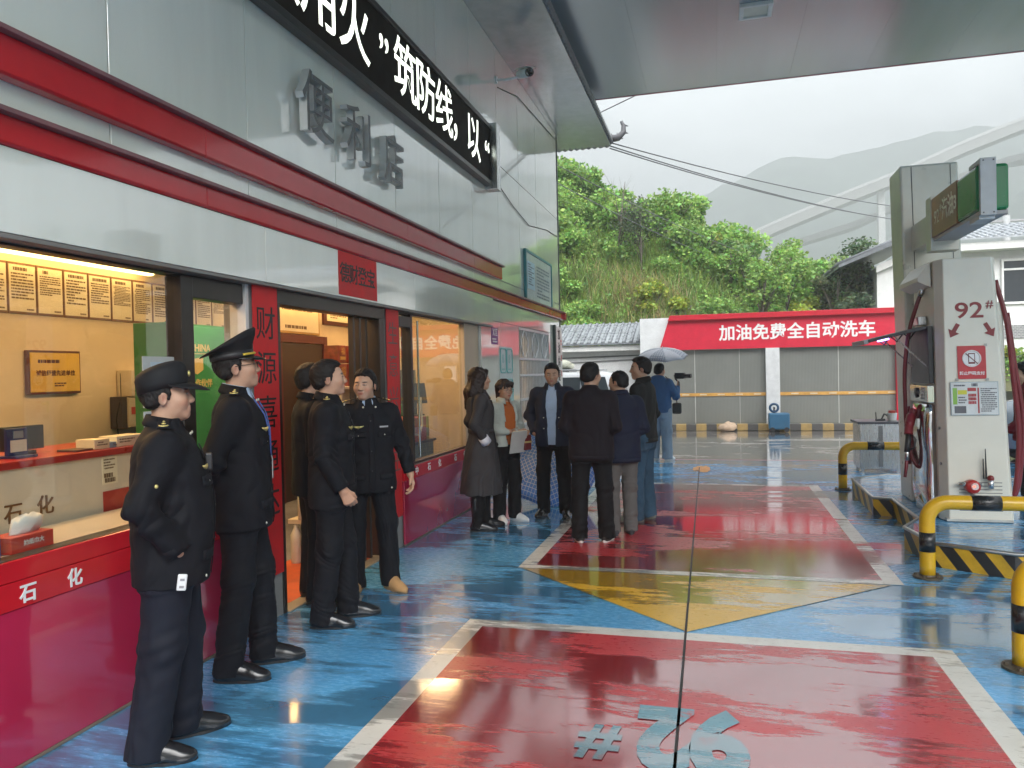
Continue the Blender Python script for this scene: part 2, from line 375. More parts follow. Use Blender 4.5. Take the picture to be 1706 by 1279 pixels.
# base bands
bx('base_panel', P_PUR, store, WX+.001, WX+.022, -8, 4.37, 0.015, .68)
bx('base_panel', P_PUR, store, WX+.001, WX+.022, 6.79, 9.44, 0.015, .62)
bx('base_trim', M('grimy_skirting', (.16, .13, .10), .6, dirt=.5), store, WX+.001, WX+.03, -8, 4.38, 0.0, .014)
bx('base_trim', M('grimy_skirting'), store, WX+.001, WX+.03, 6.79, 11.3, 0.0, .014)
mb = MB().box(WX+.001, WX+.028, -8, 4.37, .683, .80).box(WX+.001, WX+.024, -8, 4.37, .803, .89)
b1 = mb.build('red_band', P_BAND, store, .003)
mb = MB()
for t, y, z in (('石', 2.64, .735), ('化', 2.89, .735), ('国', 2.36, .735)): mb.text(t, .088, (WX+.030, y, z), YP, ZP, .0015, .02)
mb.build('lettering', TXTW, b1)
b2 = bx('red_band', P_BAND, store, WX+.001, WX+.028, 6.79, 9.44, .623, .745)
mb = MB()
for t, y in (('中', 7.1), ('石', 7.44), ('化', 7.75), ('石', 8.27), ('化', 8.6)): mb.text(t, .085, (WX+.030, y, .684), YP, ZP, .0015, .02)
mb.build('lettering', TXTW, b2)
# windows
def window(y0, y1, z0, z1, mulls, transom=None):
    mb = MB().box(WX-.12, WX-.03, y0, y1, z0, z0+.022).box(WX-.12, WX-.03, y0, y1, z1-.012, z1)
    for a, b in mulls: mb.box(WX-.13, WX-.02, a, b, z0+.022, z1-.012)
    if transom: mb.box(WX-.125, WX-.025, transom[0], transom[1], transom[2], z1-.012)
    f = mb.build('window', DARKF, store, .004)
    MB().box(WX-.075, WX-.069, y0+.01, y1-.01, z0+.023, z1-.013).build('pane', GLASS, f)
    return f
w1 = window(-8, 4.36, .862, 2.26, ((-8, -7.9), (-3, -2.9), (.6, .7), (3.74, 3.845)), (3.845, 4.34, 2.13))
MB().box(WX-.13, WX-.01, 4.345, 4.38, .89, 2.262).build('jamb', M('white_jamb', (.62, .60, .56), .5), w1, .003)
w2 = window(6.80, 8.86, .745, 2.26, ((6.80, 6.86), (7.14, 7.19)))
MB().box(WX-.11, WX-.02, 6.86, 7.14, 2.12, 2.225).build('vent_box', BLK, w2, .003)
mb = MB().tube([(WX-.03, 7.34, .8), (WX-.03, 7.34, 2.2)], .012); mb.build('slide_rail', CHROME, w2)
bx('jamb', BEIGE, store, WX-.10, WX-.03, 8.86, 9.42, .745, 2.262); bx('jamb', M('pale_jamb', (.56, .55, .51), .4), store, WX-.06, WX-.012, 9.42, 9.84, .745, 2.262)
# door
mb = MB().box(WX-.14, WX-.0, 6.36, 6.46, 0, 2.16).box(WX-.14, WX, 4.70, 6.46, 2.16, 2.26).box(WX-.14, WX, 4.70, 4.735, 0, 2.16)
dr = mb.build('door_frame', DARKF, store, .004)
mb = MB()
for y in (5.98, 6.10, 6.22): mb.box(WX-.12, WX-.07, y, y+.035, .02, 2.16)
mb.build('door_leaf', DARKF, dr, .003)
bx('threshold', M('worn_threshold', (.35, .30, .22), .4, dirt=.5), store, WX-.2, WX+.02, 4.735, 6.36, .0, .012)
# grille
mb = MB()
yy = 11.46
while yy < 13.6: mb.tube([(WX-.02, yy, .40), (WX-.02, yy, 2.33)], .011, 6); yy += .107
for z in (.42, .83, 1.22, 1.60, 1.86, 2.33): mb.box(WX-.04, WX+.002, 11.44, 13.60, z-.018, z+.018)
for c in (11.8, 12.52, 13.24):
    for s in (-1, 1):
        mb.tube([(WX-.005, c+s*(.03+.20*math.sin(PI*k/8)), 1.88+.42*k/8) for k in range(9)], .012, 6)
mb.build('window_grille', M('white_bars', (.66, .68, .68), .35, metal=.3), store)
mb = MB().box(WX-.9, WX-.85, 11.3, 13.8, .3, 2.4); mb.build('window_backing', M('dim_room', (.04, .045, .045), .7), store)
bx('window_sill', M('pale_sill', (.6, .6, .58), .5, dirt=.3), store, WX-.05, WX+.06, 11.40, 13.64, .335, .378)
# corner trim, eave, roof
bx('corner_trim', M('dark_corner_trim', (.10, .105, .11), .4, metal=.5), store, WX-.06, WX+.012, 14.652, 14.70, 0, 6.24)
SOF = M('grey_metal_soffit', (.46, .48, .49), .18, var=.08, metal=.4, bump=.05, bscale=1.5, bdist=.02)
bx('eave', SOF, store, -4.5, -2.0, -8, 15.78, 6.252, 6.30)
mb = MB(True) if False else MB(); mb.smooth = False
# corrugated tile edge along the eave and gable, then the sloping tiled roof
def tile_strip(p, d, n, wid, out, r=.055):
    for k in range(n):
        c = Vector(p)+Vector(d)*(wid*(k+.5))
        mb.tube([c, c+Vector(out)], r, 8)
tile_strip((-1.97, -7.6, 6.33), (0, 1, 0), 180, .13, (-1.0, 0, .42)); tile_strip((-3.9, 15.80, 6.29), (1, 0, 0), 15, .125, (0, -.5, .05), .06)
mb.prism([(-1.95, -8, 6.302), (-1.95, -8, 6.36), (-5, -8, 7.6), (-5, -8, 6.5)], (0, 23.75, 0))
mb.build('tiled_roof', TILE, store)
# flourish at the roof corner
mb = MB(); mb.smooth = True
spine = [(-2.02, 15.62, 6.36), (-1.96, 15.74, 6.40), (-1.86, 15.86, 6.44), (-1.76, 15.93, 6.56), (-1.76, 15.97, 6.72), (-1.82, 15.97, 6.80)]
mb.tube(spine, [.07, .075, .07, .06, .045, .02], 8)
for i, (x, y, z) in enumerate(spine[1:5]): mb.tube([(x, y, z), (x-.03, y+.02, z+.11)], [.03, .006], 6); mb.tube([(x, y, z), (x+.10, y, z-.03)], [.03, .006], 6)
mb.build('roof_ornament', M('dark_glazed_ridge', (.05, .05, .055), .4), store)
# interior shell
IN0, IN1 = -1.0, 11.7
mb = MB().box(-5.62, -5.5, IN0, IN1, 0, 2.85).box(-5.5, WX-.2, IN1, IN1+.1, 0, 2.85).box(-5.5, WX-.2, IN0-.1, IN0, 0, 2.85)
mb.build('interior_wall', WALLIN, store)
bx('ceiling', M('cream_ceiling', (.62, .56, .46), .7), store, -5.5, WX-.205, IN0, IN1, 2.80, 2.86)
bx('interior_floor', F_TILE, store, -5.5, WX-.201, IN0, IN1, -.02, .004)
mb = MB().box(-5.497, -5.47, 8.82, 9.92, .005, 2.10); dd = mb.build('inner_door', M('dark_wood_door', (.035, .016, .010), .45, var=.3, scale=6, stretch=(1, 6, 1)), store)
MB().box(-5.49, -5.44, 8.72, 8.82, .005, 2.22).box(-5.49, -5.44, 9.92, 10.02, .005, 2.22).box(-5.49, -5.44, 8.82, 9.92, 2.11, 2.22).build('door_casing', M('red_brown_casing', (.10, .012, .01), .4), dd, .004)
# lit tubes under the ceiling
LAMPM = M('lit_warm_tube', (.9, .8, .6), .5, emit=(1, .62, .22), estr=2.6)
for i, (ya, yb, lab) in enumerate(((2.3, 6.4, 'long warm lit strip lamp along the ceiling behind the counter window'), (7.6, 11.4, 'warm lit strip lamp over the notices seen through the open door'))):
    L_ = thing('strip_lamp', lab, 'lamp', (-5.36, ya, 2.78), 'warm strip lamps in the shop')
    bx('lamp_housing', WALLIN, L_, -5.42, -5.30, ya, yb, 2.765, 2.798)
    MB().box(-5.405, -5.315, ya+.03, yb-.03, 2.675, 2.764).build('tube', LAMPM, L_, .02)
for i, (x, y) in enumerate(((-4.0, 3.2), (-4.0, 8.2), (-3.9, 5.6), (-4.0, 10.4))):
    L_ = thing('ceiling_lamp', ['flush warm ceiling lamp above the white counter', 'flush warm ceiling lamp behind the right window', 'flush warm ceiling lamp just inside the open door', 'flush warm ceiling lamp deepest in the shop'][i], 'lamp', (x, y, 2.79), 'flush lamps in the shop ceiling')
    MB().lathe([(.38, 2.798), (.38, 2.775), (.34, 2.76)], (x, y, 0), 20).build('lamp_rim', WALLIN, L_)
    MB().lathe([(.33, 2.759), (.31, 2.735), (.16, 2.725), (.001, 2.722)], (x, y, 0), 20).build('diffuser', M('lit_warm_diffuser', (.9, .8, .6), .5, emit=(1, .60, .28), estr=10.5), L_)

# ---------------------------------------------------------------- notices on the shop
def chars(mb, s, y, zs, size, x, bold=.03, sx=1.0):
    for c, z in zip(s, zs):
        if c != ' ': mb.text(c, size, (x, y, z), YP, ZP, .001, bold, sx=sx)
    return mb
t = thing('couplet_banner', 'tall red paper couplet with black brush characters left of the shop door', 'banner', (WX, 4.54, 1.2), 'red paper couplets at the door')
bx('paper', RPAPER, t, WX+.001, WX+.006, 4.40, 4.69, .30, 2.262, bevel=0)
chars(MB(), '财源喜通达', 4.545, (2.00, 1.70, 1.40, 1.10, .80), .24, WX+.0072, .0).build('characters', INK, t)
t = thing('couplet_banner', 'narrower red paper couplet with pale grey characters between door and right window', 'banner', (WX, 6.64, 1.2), 'red paper couplets at the door')
bx('paper', RPAPER, t, WX+.001, WX+.006, 6.50, 6.78, .30, 2.262, bevel=0)
chars(MB(), '生意兴隆旺', 6.635, (2.02, 1.72, 1.42, 1.12, .82), .23, WX+.0072, -.004).build('characters', M('grey_ink', (.16, .08, .07), .5), t)
t = thing('lintel_banner', 'square red paper with four black characters above the shop door', 'banner', (WX+.06, 5.86, 2.46))
bx('paper', RPAPER, t, WX+.0562, WX+.060, 5.50, 6.20, 2.30, 2.648, bevel=0)
mb = MB()
for c, y in zip('德财登宝', (5.60, 5.76, 5.92, 6.08)): mb.text(c, .17, (WX+.0612, y, 2.47), YP, ZP, .001, .012)
mb.build('characters', INK, t)
t = thing('wall_sticker', 'small purple square sticker with white lettering beside the right window', 'sticker', (WX, 10.08, 2.16))
bx('sheet', M('purple_sticker', (.16, .02, .22), .4), t, WX+.001, WX+.004, 9.92, 10.24, 2.04, 2.27, bevel=0)
mb = MB().text('区', .11, (WX+.0048, 10.16, 2.20), YP, ZP, .0005, .02); textlines(mb, (WX+.004, 9.96, 2.13), YP, ZP, .24, .07, 2, 0, 5, .6)
mb.text('X', .13, (WX+.0048, 10.03, 2.20), YP, ZP, .0005, .03); mb.build('print', TXTW, t)
t = thing('wall_poster', 'pale teal poster with four rounded cells left of the barred window', 'poster', (WX, 10.65, 1.6))
TEAL = M('teal_print', (.20, .52, .50), .4)
bx('sheet', M('pale_teal_sheet', (.55, .66, .64), .35), t, WX+.001, WX+.004, 10.30, 11.0, 1.16, 2.02, bevel=0)
mb = MB()
for cy_ in (10.48, 10.82):
    for cz in (1.82, 1.38):
        pts_ = []
        for a, (oy, oz) in zip((0, PI/2, PI, 3*PI/2), ((.10, .12), (-.10, .12), (-.10, -.12), (.10, -.12))):
            pts_ += arc((WX+.0052, cy_+oy, cz+oz), .05, a, a+PI/2, YP, ZP, 4)
        mb.tube(pts_+[pts_[0]], .012, 6)
        mb.text('8', .18, (WX+.005, cy_, cz+.02), YP, ZP, .001, .0); textlines(mb, (WX+.004, cy_-.08, cz-.1), YP, ZP, .16, .05, 1, 0, 3)
mb.build('print', TEAL, t)
t = thing('notice_case', 'pale framed notice board with teal edging high near the wall corner', 'notice board', (WX, 12.8, 3.2))
bx('board', M('pale_board', (.62, .68, .68), .12), t, WX+.001, WX+.03, 11.87, 13.78, 2.83, 3.58)
mb = MB().box(WX+.002, WX+.045, 11.82, 11.87, 2.80, 3.62).box(WX+.002, WX+.045, 13.78, 13.82, 2.80, 3.62).box(WX+.002, WX+.045, 11.87, 13.78, 2.80, 2.83).box(WX+.002, WX+.045, 11.87, 13.78, 3.58, 3.62)
mb.build('frame', M('teal_frame', (.05, .24, .26), .4), t, .003)
mb = MB().box(WX+.031, WX+.034, 11.95, 12.45, 3.0, 3.45).build('sheet', M('pale_blue_sheet', (.42, .60, .68), .4), t)
mb = MB(); textlines(mb, (WX+.034, 12.0, 3.42), YP, ZP, .4, .36, 9, 0, 8); textlines(mb, (WX+.031, 12.6, 3.45), YP, ZP, 1.0, .55, 10, 0, 9); mb.build('print', M('grey_print', (.12, .16, .18), .5), t)
t = thing('vertical_plaque', 'tall white name plaque with red and black characters at the wall corner', 'plaque', (WX, 14.32, 1.7))
bx('board', M('plaque_white', (.72, .71, .66), .3), t, WX+.001, WX+.05, 14.06, 14.60, .92, 2.50)
mb = chars(MB(), '加油站服务点', 14.30, (2.34, 2.08, 1.82, 1.56, 1.30, 1.05), .22, WX+.0515, .02); mb.cur = 1
chars(mb, '欢迎光临', 14.50, (2.2, 1.9, 1.6, 1.3), .12, WX+.0515, .02)
mb.build('characters', [INK, M('red_ink', (.5, .03, .03), .5)], t)
bx('edge', M('dark_green_edge', (.02, .05, .04), .4), t, WX+.001, WX+.052, 13.98, 14.058, .90, 2.52)

# LED sign
t = thing('led_sign', 'long black lit message board with white characters high on the shop wall', 'led sign', (WX, 5, 4.3))
k_ = 2.84/2.65; zz = lambda z: 1.65+(z-1.65)*k_
MB().box(WX+.001, -2.865, 1.2, 9.14*k_, zz(3.97), zz(4.71)).build('housing', BLK, t, .006)
MB().box(-2.864, -2.842, 1.25, 9.10*k_, zz(4.02), zz(4.66)).build('screen', M('led_screen', (.014, .010, .006), .7, spec=.15, var=.1, bump=.3, bscale=220, bdist=.002), t)
mb = MB().box(-2.864, -2.825, 1.2, 9.14*k_, zz(3.965), zz(4.018)).box(-2.864, -2.825, 1.2, 9.14*k_, zz(4.662), zz(4.715))
mb.build('frame', M('worn_black_frame', (.03, .03, .028), .35, metal=.4, dirt=.4), t, .004)
bx('end_cap', STEEL, t, WX+.001, -2.76, 9.142*k_, 9.30*k_, zz(3.93), zz(4.75))
mb = MB()
for c, y, z, s in (('慎', 4.36, 4.34, .56), ('用', 4.90, 4.34, .56), ('火', 5.44, 4.34, .56), ('”', 5.98, 4.30, .50), ('筑', 6.44, 4.34, .54), ('防', 6.94, 4.34, .54), ('线', 7.46, 4.34, .54), ('，', 7.94, 4.36, .54), ('以', 8.44, 4.34, .54), ('“', 8.98, 4.28, .50)):
    mb.text(c, s*k_, (-2.8405, y*k_, zz(z)), YP, ZP, .001, .006)
def ledmat():
    m = M('lit_led_characters', (.8, .8, .75), .5, emit=(.93, 1.0, .86), estr=1.15)
    nt = m.node_tree; L = nt.links.new; b = nt.nodes['Principled BSDF']
    g = node(nt, 'NewGeometry'); v = node(nt, 'TexVoronoi'); v.inputs['Scale'].default_value = 62; v.inputs['Randomness'].default_value = .0
    L(g.outputs['Position'], v.inputs['Vector'])
    r = node(nt, 'MapRange'); r.inputs[1].default_value = .25; r.inputs[2].default_value = .75; r.inputs[3].default_value = .75; r.inputs[4].default_value = .18
    L(v.outputs['Distance'], r.inputs[0]); L(r.outputs[0], b.inputs['Emission Strength'])
    return m
mb.build('characters', ledmat(), t)
# channel letters
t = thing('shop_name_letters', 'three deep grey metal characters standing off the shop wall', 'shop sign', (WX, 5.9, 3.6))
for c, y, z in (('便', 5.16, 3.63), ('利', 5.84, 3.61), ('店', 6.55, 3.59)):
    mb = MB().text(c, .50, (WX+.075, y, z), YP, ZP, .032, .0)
    for i_, f_ in enumerate(mb.f):      # light put into the colour: face as if shaded, metal return as if lit
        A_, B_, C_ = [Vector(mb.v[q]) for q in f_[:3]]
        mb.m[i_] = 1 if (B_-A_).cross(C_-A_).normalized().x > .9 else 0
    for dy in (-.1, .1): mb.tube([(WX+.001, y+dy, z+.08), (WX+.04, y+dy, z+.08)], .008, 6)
    mb.build('letter', [M('lit_steel_return', (.50, .51, .49), .35, metal=.35, var=.12), M('shaded_letter_face', (.11, .115, .11), .4, var=.2)], t)
# wall camera + cable
t = thing('security_camera', 'white bullet security camera on a bracket below the eave', 'security camera', (WX, 10.45, 5.85))
mb = MB(); mb.smooth = True
c0, c1 = Vector((-2.62, 10.55, 5.86)), Vector((-2.40, 10.30, 5.78)); dv = (c1-c0).normalized()
mb.lathe([(.001, 0), (.055, 0), (.06, .03), (.06, .30)], c0, 14, dv); mb.build('body', M('camera_white', (.7, .7, .68), .35), t)
MB().lathe([(.058, .29), (.058, .34), (.045, .345), (.001, .335)], c0, 14, dv).build('lens', M('dark_lens', (.01, .01, .012), .1), t)
MB().box(-.07, .07, -.02, .36, .062, .07, Matrix.Translation(c0) @ dv.to_track_quat('Y', 'Z').to_matrix().to_4x4()).build('sun_hood', M('camera_white'), t, .003)
MB().tube([(WX+.002, 10.42, 5.78), (-2.78, 10.46, 5.78), (-2.60, 10.50, 5.81)], .018, 8).lathe([(.05, 0), (.05, .02)], (WX+.001, 10.42, 5.78), 12, (1, 0, 0)).build('bracket', M('camera_white'), t)
def cable(name, lab, pts, r=.008, m=BLK, **k): return tag(MB().tube(pts, r, 6).build(name, m), lab, 'cable', **k)
cable('wall_cable', 'thin dark cable running from the security camera to the wall corner', [(WX+.008, 10.5, 5.70), (WX+.012, 11.6, 5.95), (WX+.008, 13.2, 6.05), (WX+.012, 14.5, 6.12)], .007)
cable('wall_cable', 'loose cable sagging from the message board along the upper wall', [(WX+.010, 9.35, 4.35), (WX+.014, 10.4, 4.30), (WX+.012, 11.2, 4.16), (WX+.014, 12.2, 4.05), (WX+.010, 13.6, 4.22), (WX+.012, 14.5, 4.25)], .007)

# ================================================================ INSIDE THE SHOP
FRAMEG = M('thin_board_frame', (.20, .10, .05), .4); PRINT = M('brown_print', (.16, .10, .05), .6)
labs = ['first', 'second', 'third', 'fourth', 'fifth', 'sixth', 'seventh', 'eighth', 'ninth', 'tenth', 'eleventh', 'twelfth']
y = 4.62
for i in range(12):
    if i == 8: y += .12
    t = thing('rule_board', 'cream printed rule board, %s from the left in the row under the strip lamp' % labs[i], 'notice board', (-5.5, y, 2.24), 'rule boards along the back wall')
    bx('panel', FRAMEG, t, -5.499, -5.488, y+.004, y+.268, 2.215, 2.635, bevel=.002)
    mb = MB().box(-5.4879, -5.485, y+.014, y+.258, 2.235, 2.615)
    rd = random.Random(i)
    textlines(mb, (-5.485, y+.05, 2.60), YP, ZP, .17, .035, 1, 1, i, .8)
    k = rd.choice((9, 11, 13)); hh = rd.uniform(.16, .27)
    textlines(mb, (-5.485, y+.03, 2.555), YP, ZP, .21, hh, k, 1, i+40, .55); textlines(mb, (-5.485, y+.17, 2.265), YP, ZP, .07, .02, 1, 1, i+90, .7)
    mb.build('sheet', [PAPER, PRINT], t); y += .272
t = thing('gold_plaque', 'gold award plaque in a dark wooden frame on the back wall', 'plaque', (-5.5, 5.3, 1.74))
mb = MB().box(-5.499, -5.46, 5.03, 5.57, 1.55, 1.92); mb.build('frame', BROWNF, t, .006)
mb = MB().box(-5.4599, -5.452, 5.05, 5.55, 1.57, 1.90).build('plate', M('gold_plate', (.80, .52, .10), .35, metal=.25, var=.1), t)
mb = MB().text('诚信经营先进单位', .05, (-5.451, 5.30, 1.725), YP, ZP, .001, .03); textlines(mb, (-5.4518, 5.12, 1.845), YP, ZP, .22, .035, 1, 0, 4, .8, .1); textlines(mb, (-5.4518, 5.28, 1.65), YP, ZP, .2, .04, 2, 0, 6, .6)
mb.build('inscription', M('dark_brown_ink', (.10, .03, .01), .5), t)
# big certificates over the inner door
t = thing('wall_certificate', 'large cream certificate with names above the inner door', 'certificate', (-5.5, 9.2, 2.48), 'certificates on the far back wall')
bx('frame', M('gilt_frame', (.5, .32, .12), .4, metal=.4), t, -5.499, -5.47, 8.66, 9.86, 2.235, 2.73)
mb = MB().box(-5.4699, -5.465, 8.70, 9.82, 2.265, 2.70); textlines(mb, (-5.465, 8.82, 2.60), YP, ZP, .85, .06, 1, 1, 22, .8); textlines(mb, (-5.465, 8.9, 2.36), YP, ZP, .7, .07, 1, 1, 23, .6)
mb.build('sheet', [PAPER, PRINT], t)
t = thing('wall_certificate', 'dark framed printed licence right of the large cream certificate', 'certificate', (-5.5, 10.8, 2.55), 'certificates on the far back wall')
bx('frame', M('dark_red_frame', (.07, .012, .01), .4), t, -5.499, -5.46, 9.98, 11.66, 2.40, 2.79)
mb = MB().box(-5.4599, -5.455, 10.06, 11.60, 2.46, 2.77)
textlines(mb, (-5.455, 10.15, 2.75), YP, ZP, .5, .25, 8, 1, 31); textlines(mb, (-5.455, 10.75, 2.75), YP, ZP, .5, .25, 7, 1, 32); mb.build('sheet', [PAPER, PRINT], t)
# reception counter
CREAM = M('cream_counter', (.66, .58, .46), .35, var=.05)
t = thing('service_counter', 'cream service counter with red top edge behind the left window', 'counter', (-3.8, 3, 0))
bx('front_panel', CREAM, t, -3.66, -3.60, .2, 4.55, .005, 1.195)
bx('side_panel', CREAM, t, -4.20, -3.66, 4.49, 4.55, .005, 1.195)
bx('worktop', M('red_worktop', (.36, .02, .015), .3), t, -4.25, -3.58, .2, 4.58, 1.196, 1.235)
mb = MB().text('石', .115, (-3.598, 3.20, .955), YP, ZP, .004, .005).text('化', .115, (-3.598, 3.40, .965), YP, ZP, .004, .005).text('国', .115, (-3.598, 2.98, .95), YP, ZP, .004, .005)
mb.build('lettering', M('brown_lettering', (.16, .07, .02), .4), t)
mb = MB().box(-3.5999, -3.597, 3.81, 3.93, 1.02, 1.19); textlines(mb, (-3.597, 3.82, 1.18), YP, ZP, .09, .07, 4, 1, 3); textlines(mb, (-3.597, 3.82, 1.09), YP, ZP, .09, .06, 2, 1, 5, .9)
mb.build('notice', [PAPER, PRINT], t)
bx('red_plate', M('red_plate', (.40, .03, .02), .4), t, -3.5999, -3.592, 3.81, 4.25, .84, .98)
bx('window_shelf', CREAM, store, -3.55, WX-.19, .2, 4.36, .84, .868)
def item(name, lab, cat, loc, build, **k):
    t = thing(name, lab, cat, loc, **k); build(t); return t
def tissue(t):
    bx('carton', M('red_carton', (.55, .05, .03), .45), t, -3.24, -3.10, 2.74, 2.97, .869, .945)
    mb = MB().text('抽纸巾大', .028, (-3.0985, 2.86, .91), YP, ZP, .0005, .02); mb.build('print', TXTW, t)
    rnd = np.random.RandomState(2); mb = MB(); mb.smooth = True; n = 14; R = []
    for k, (r, z) in enumerate(((.075, .945), (.080, .972), (.075, 1.0), (.05, 1.018), (.02, 1.022))):
        R.append([(-3.17+.3*r*math.cos(2*PI*i/n)*(1+.25*rnd.rand()), 2.87+r*math.sin(2*PI*i/n)*(1+.2*rnd.rand())+.02*(z-.945)/.05, z+.008*rnd.randn()*(k > 0)) for i in range(n)])
    mb.rings(R).build('tissue', M('white_tissue', (.80, .78, .74), .8), t)
item('tissue_box', 'red tissue box with white tissue on the inner window shelf', 'tissue box', (-3.17, 2.86, .869), tissue)
def bluebox(t):
    bx('body', M('blue_pack', (.03, .12, .45), .4), t, -3.22, -3.09, 2.56, 2.68, .869, .98)
    MB().box(-3.0899, -3.087, 2.58, 2.66, .90, .95).build('print', TXTW, t)
item('blue_packet', 'small blue packet at the left end of the window shelf', 'packet', (-3.15, 2.62, .869), bluebox)
def reader(t):
    bx('base', M('dark_blue_plastic', (.03, .035, .12), .4), t, -3.80, -3.68, 3.30, 3.44, 1.236, 1.25)
    bx('stand', M('dark_blue_plastic'), t, -3.76, -3.74, 3.30, 3.43, 1.25, 1.40)
    mb = MB().box(-3.7399, -3.736, 3.32, 3.42, 1.27, 1.335).build('card', PAPER, t)
    MB().box(-3.7399, -3.735, 3.34, 3.40, 1.345, 1.385).build('display', M('grey_display', (.30, .32, .30), .3), t)
item('counter_sign_stand', 'small dark blue stand with a pale card on the counter', 'sign stand', (-3.75, 3.37, 1.236), reader)
def mon(t, y0, y1, z1):
    bx('screen', BLK, t, -3.93, -3.89, y0, y1, 1.26, z1); bx('foot', BLK, t, -3.98, -3.84, y0+.1, y1-.1, 1.236, 1.259)
item('monitor', 'low black monitor at the left of the counter', 'monitor', (-3.9, 3.2, 1.236), lambda t: mon(t, 3.06, 3.34, 1.36))
item('monitor', 'black monitor right of the small blue stand', 'monitor', (-3.9, 3.55, 1.236), lambda t: mon(t, 3.42, 3.68, 1.40))
for i, (y0, y1, h, c, lab) in enumerate(((3.80, 3.92, .06, (.74, .62, .40), 'small cream carton on the counter near the officers'), (3.98, 4.22, .065, (.76, .66, .46), 'wide cream carton at the right end of the counter'), (3.925, 3.975, .035, (.25, .35, .45), 'small grey blue box between the two cream cartons'), (3.66, 3.79, .012, (.10, .06, .05), 'flat dark pad lying on the counter'))):
    def f(t):
        bx('carton', M('carton_%s' % 'abcd'[i], c, .5), t, -3.78, -3.64, y0, y1, 1.236, 1.236+h); mb = MB(); textlines(mb, (-3.6395, y0+.02, 1.236+h*.8), YP, ZP, (y1-y0)*.7, h*.5, 2, 0, i); mb.build('print', PRINT, t)
    item('carton', lab, 'box', (-3.7, (y0+y1)/2, 1.236), f)
# wall appliances
def appliance(t, y0, y1, z0, z1, dark=True):
    bx('case', M('ivory_case', (.60, .52, .40), .4), t, -5.49, -5.32, y0, y1, z0, z1, bevel=.008)
    bx('front_door', M('dark_display', (.02, .018, .016), .2), t, -5.3199, -5.312, y0+.14, y1-.04, z0+.05, z1-.05)
    MB().sphere((-5.315, y0+.06, z0+.10), .018).build('knob', BLK, t); MB().sphere((-5.315, y0+.06, z0+.04), .008).build('indicator', M('red_indicator', (.9, .05, .02), .4, emit=(1, .05, .02), estr=3), t)
item('wall_unit', 'upper ivory control unit with a dark window on the back wall', 'control unit', (-5.4, 6.4, 1.5), lambda t: appliance(t, 6.02, 6.62, 1.50, 1.75))
item('wall_unit', 'middle ivory control unit below the upper one on the back wall', 'control unit', (-5.4, 6.4, 1.25), lambda t: appliance(t, 6.14, 6.64, 1.21, 1.48))
def ebox(t):
    bx('case', M('dark_case', (.05, .04, .035), .5), t, -5.49, -5.36, 5.93, 6.0, 1.20, 1.50); bx('cover', M('ivory_case'), t, -5.49, -5.34, 6.0, 6.13, 1.21, 1.49)
    MB().box(-5.3399, -5.336, 6.03, 6.10, 1.33, 1.40).build('red_label', M('red_label', (.5, .05, .03), .5), t)
    MB().tube([(-5.37, 5.92, 1.45), (-5.38, 5.88, 1.3), (-5.38, 5.90, 1.15), (-5.38, 5.93, 1.0)], .006, 5).build('wire', BLK, t)
    MB().tube([(-5.4, 5.97, 1.5), (-5.4, 5.97, 1.72)], .004, 5).build('aerial', BLK, t)
item('electric_box', 'small electric box with a red label left of the control units', 'electric box', (-5.4, 6.03, 1.2), ebox)
def cab(t):
    bx('carcass', M('red_carcass', (.30, .02, .015), .35), t, -5.49, -4.95, 5.95, 7.1, .005, 1.10); bx('top', BLK, t, -5.49, -4.93, 5.93, 7.12, 1.101, 1.13)
    bx('drawer', CREAM, t, -4.9499, -4.935, 6.0, 6.5, .6, 1.05)
item('low_cabinet', 'low red cabinet under the control units', 'cabinet', (-5.2, 6.5, 0), cab)
def green(t):
    bx('cabinet', M('green_cabinet', (.03, .20, .06), .35), t, -4.62, -4.30, 5.26, 6.30, .005, 2.12)
    bx('face', M('green_face', (.035, .26, .075), .3), t, -4.2999, -4.285, 5.28, 6.28, .2, 2.10)
    mb = MB().text('TIGER CHINA', .086, (-4.2840, 5.53, 1.915), YP, ZP, .001, .02).box(-4.2845, -4.2835, 5.27, 5.74, 1.865, 1.871)
    mb.prism([(-4.2838, 5.55, 1.82), (-4.2838, 5.69, 1.84), (-4.2838, 5.69, 1.73), (-4.2838, 5.61, 1.69), (-4.2838, 5.55, 1.71)], (.001, 0, 0))
    mb.text('合作伙伴', .075, (-4.2840, 5.66, 1.61), YP, ZP, .001, .02); mb.build('lettering', M('gold_lettering', (.60, .48, .18), .4), t)
item('display_cabinet', 'green display cabinet with gold lettering behind the window mullion', 'cabinet', (-4.45, 5.8, 0), green)
for i, (y0, y1, z0, z1, lab) in enumerate(((3.47, 3.72, 1.50, 1.78, 'pale translucent notice stuck on the window beside the mullion'), (3.47, 3.72, 1.18, 1.48, 'second pale notice below the first on the window'))):
    t = thing('window_notice', lab, 'notice', (WX-.06, y0, z0), 'notices on the left window'); bx('sheet', M('grey_sheet', (.5, .52, .5), .4), t, WX-.066, WX-.063, y0, y1, z0, z1, bevel=0)
    mb = MB().box(WX-.0629, WX-.0615, y0+.06, y1-.03, z0+.1, z1-.03); mb.build('print', M('pale_blue_print', (.48, .58, .64), .5), t)
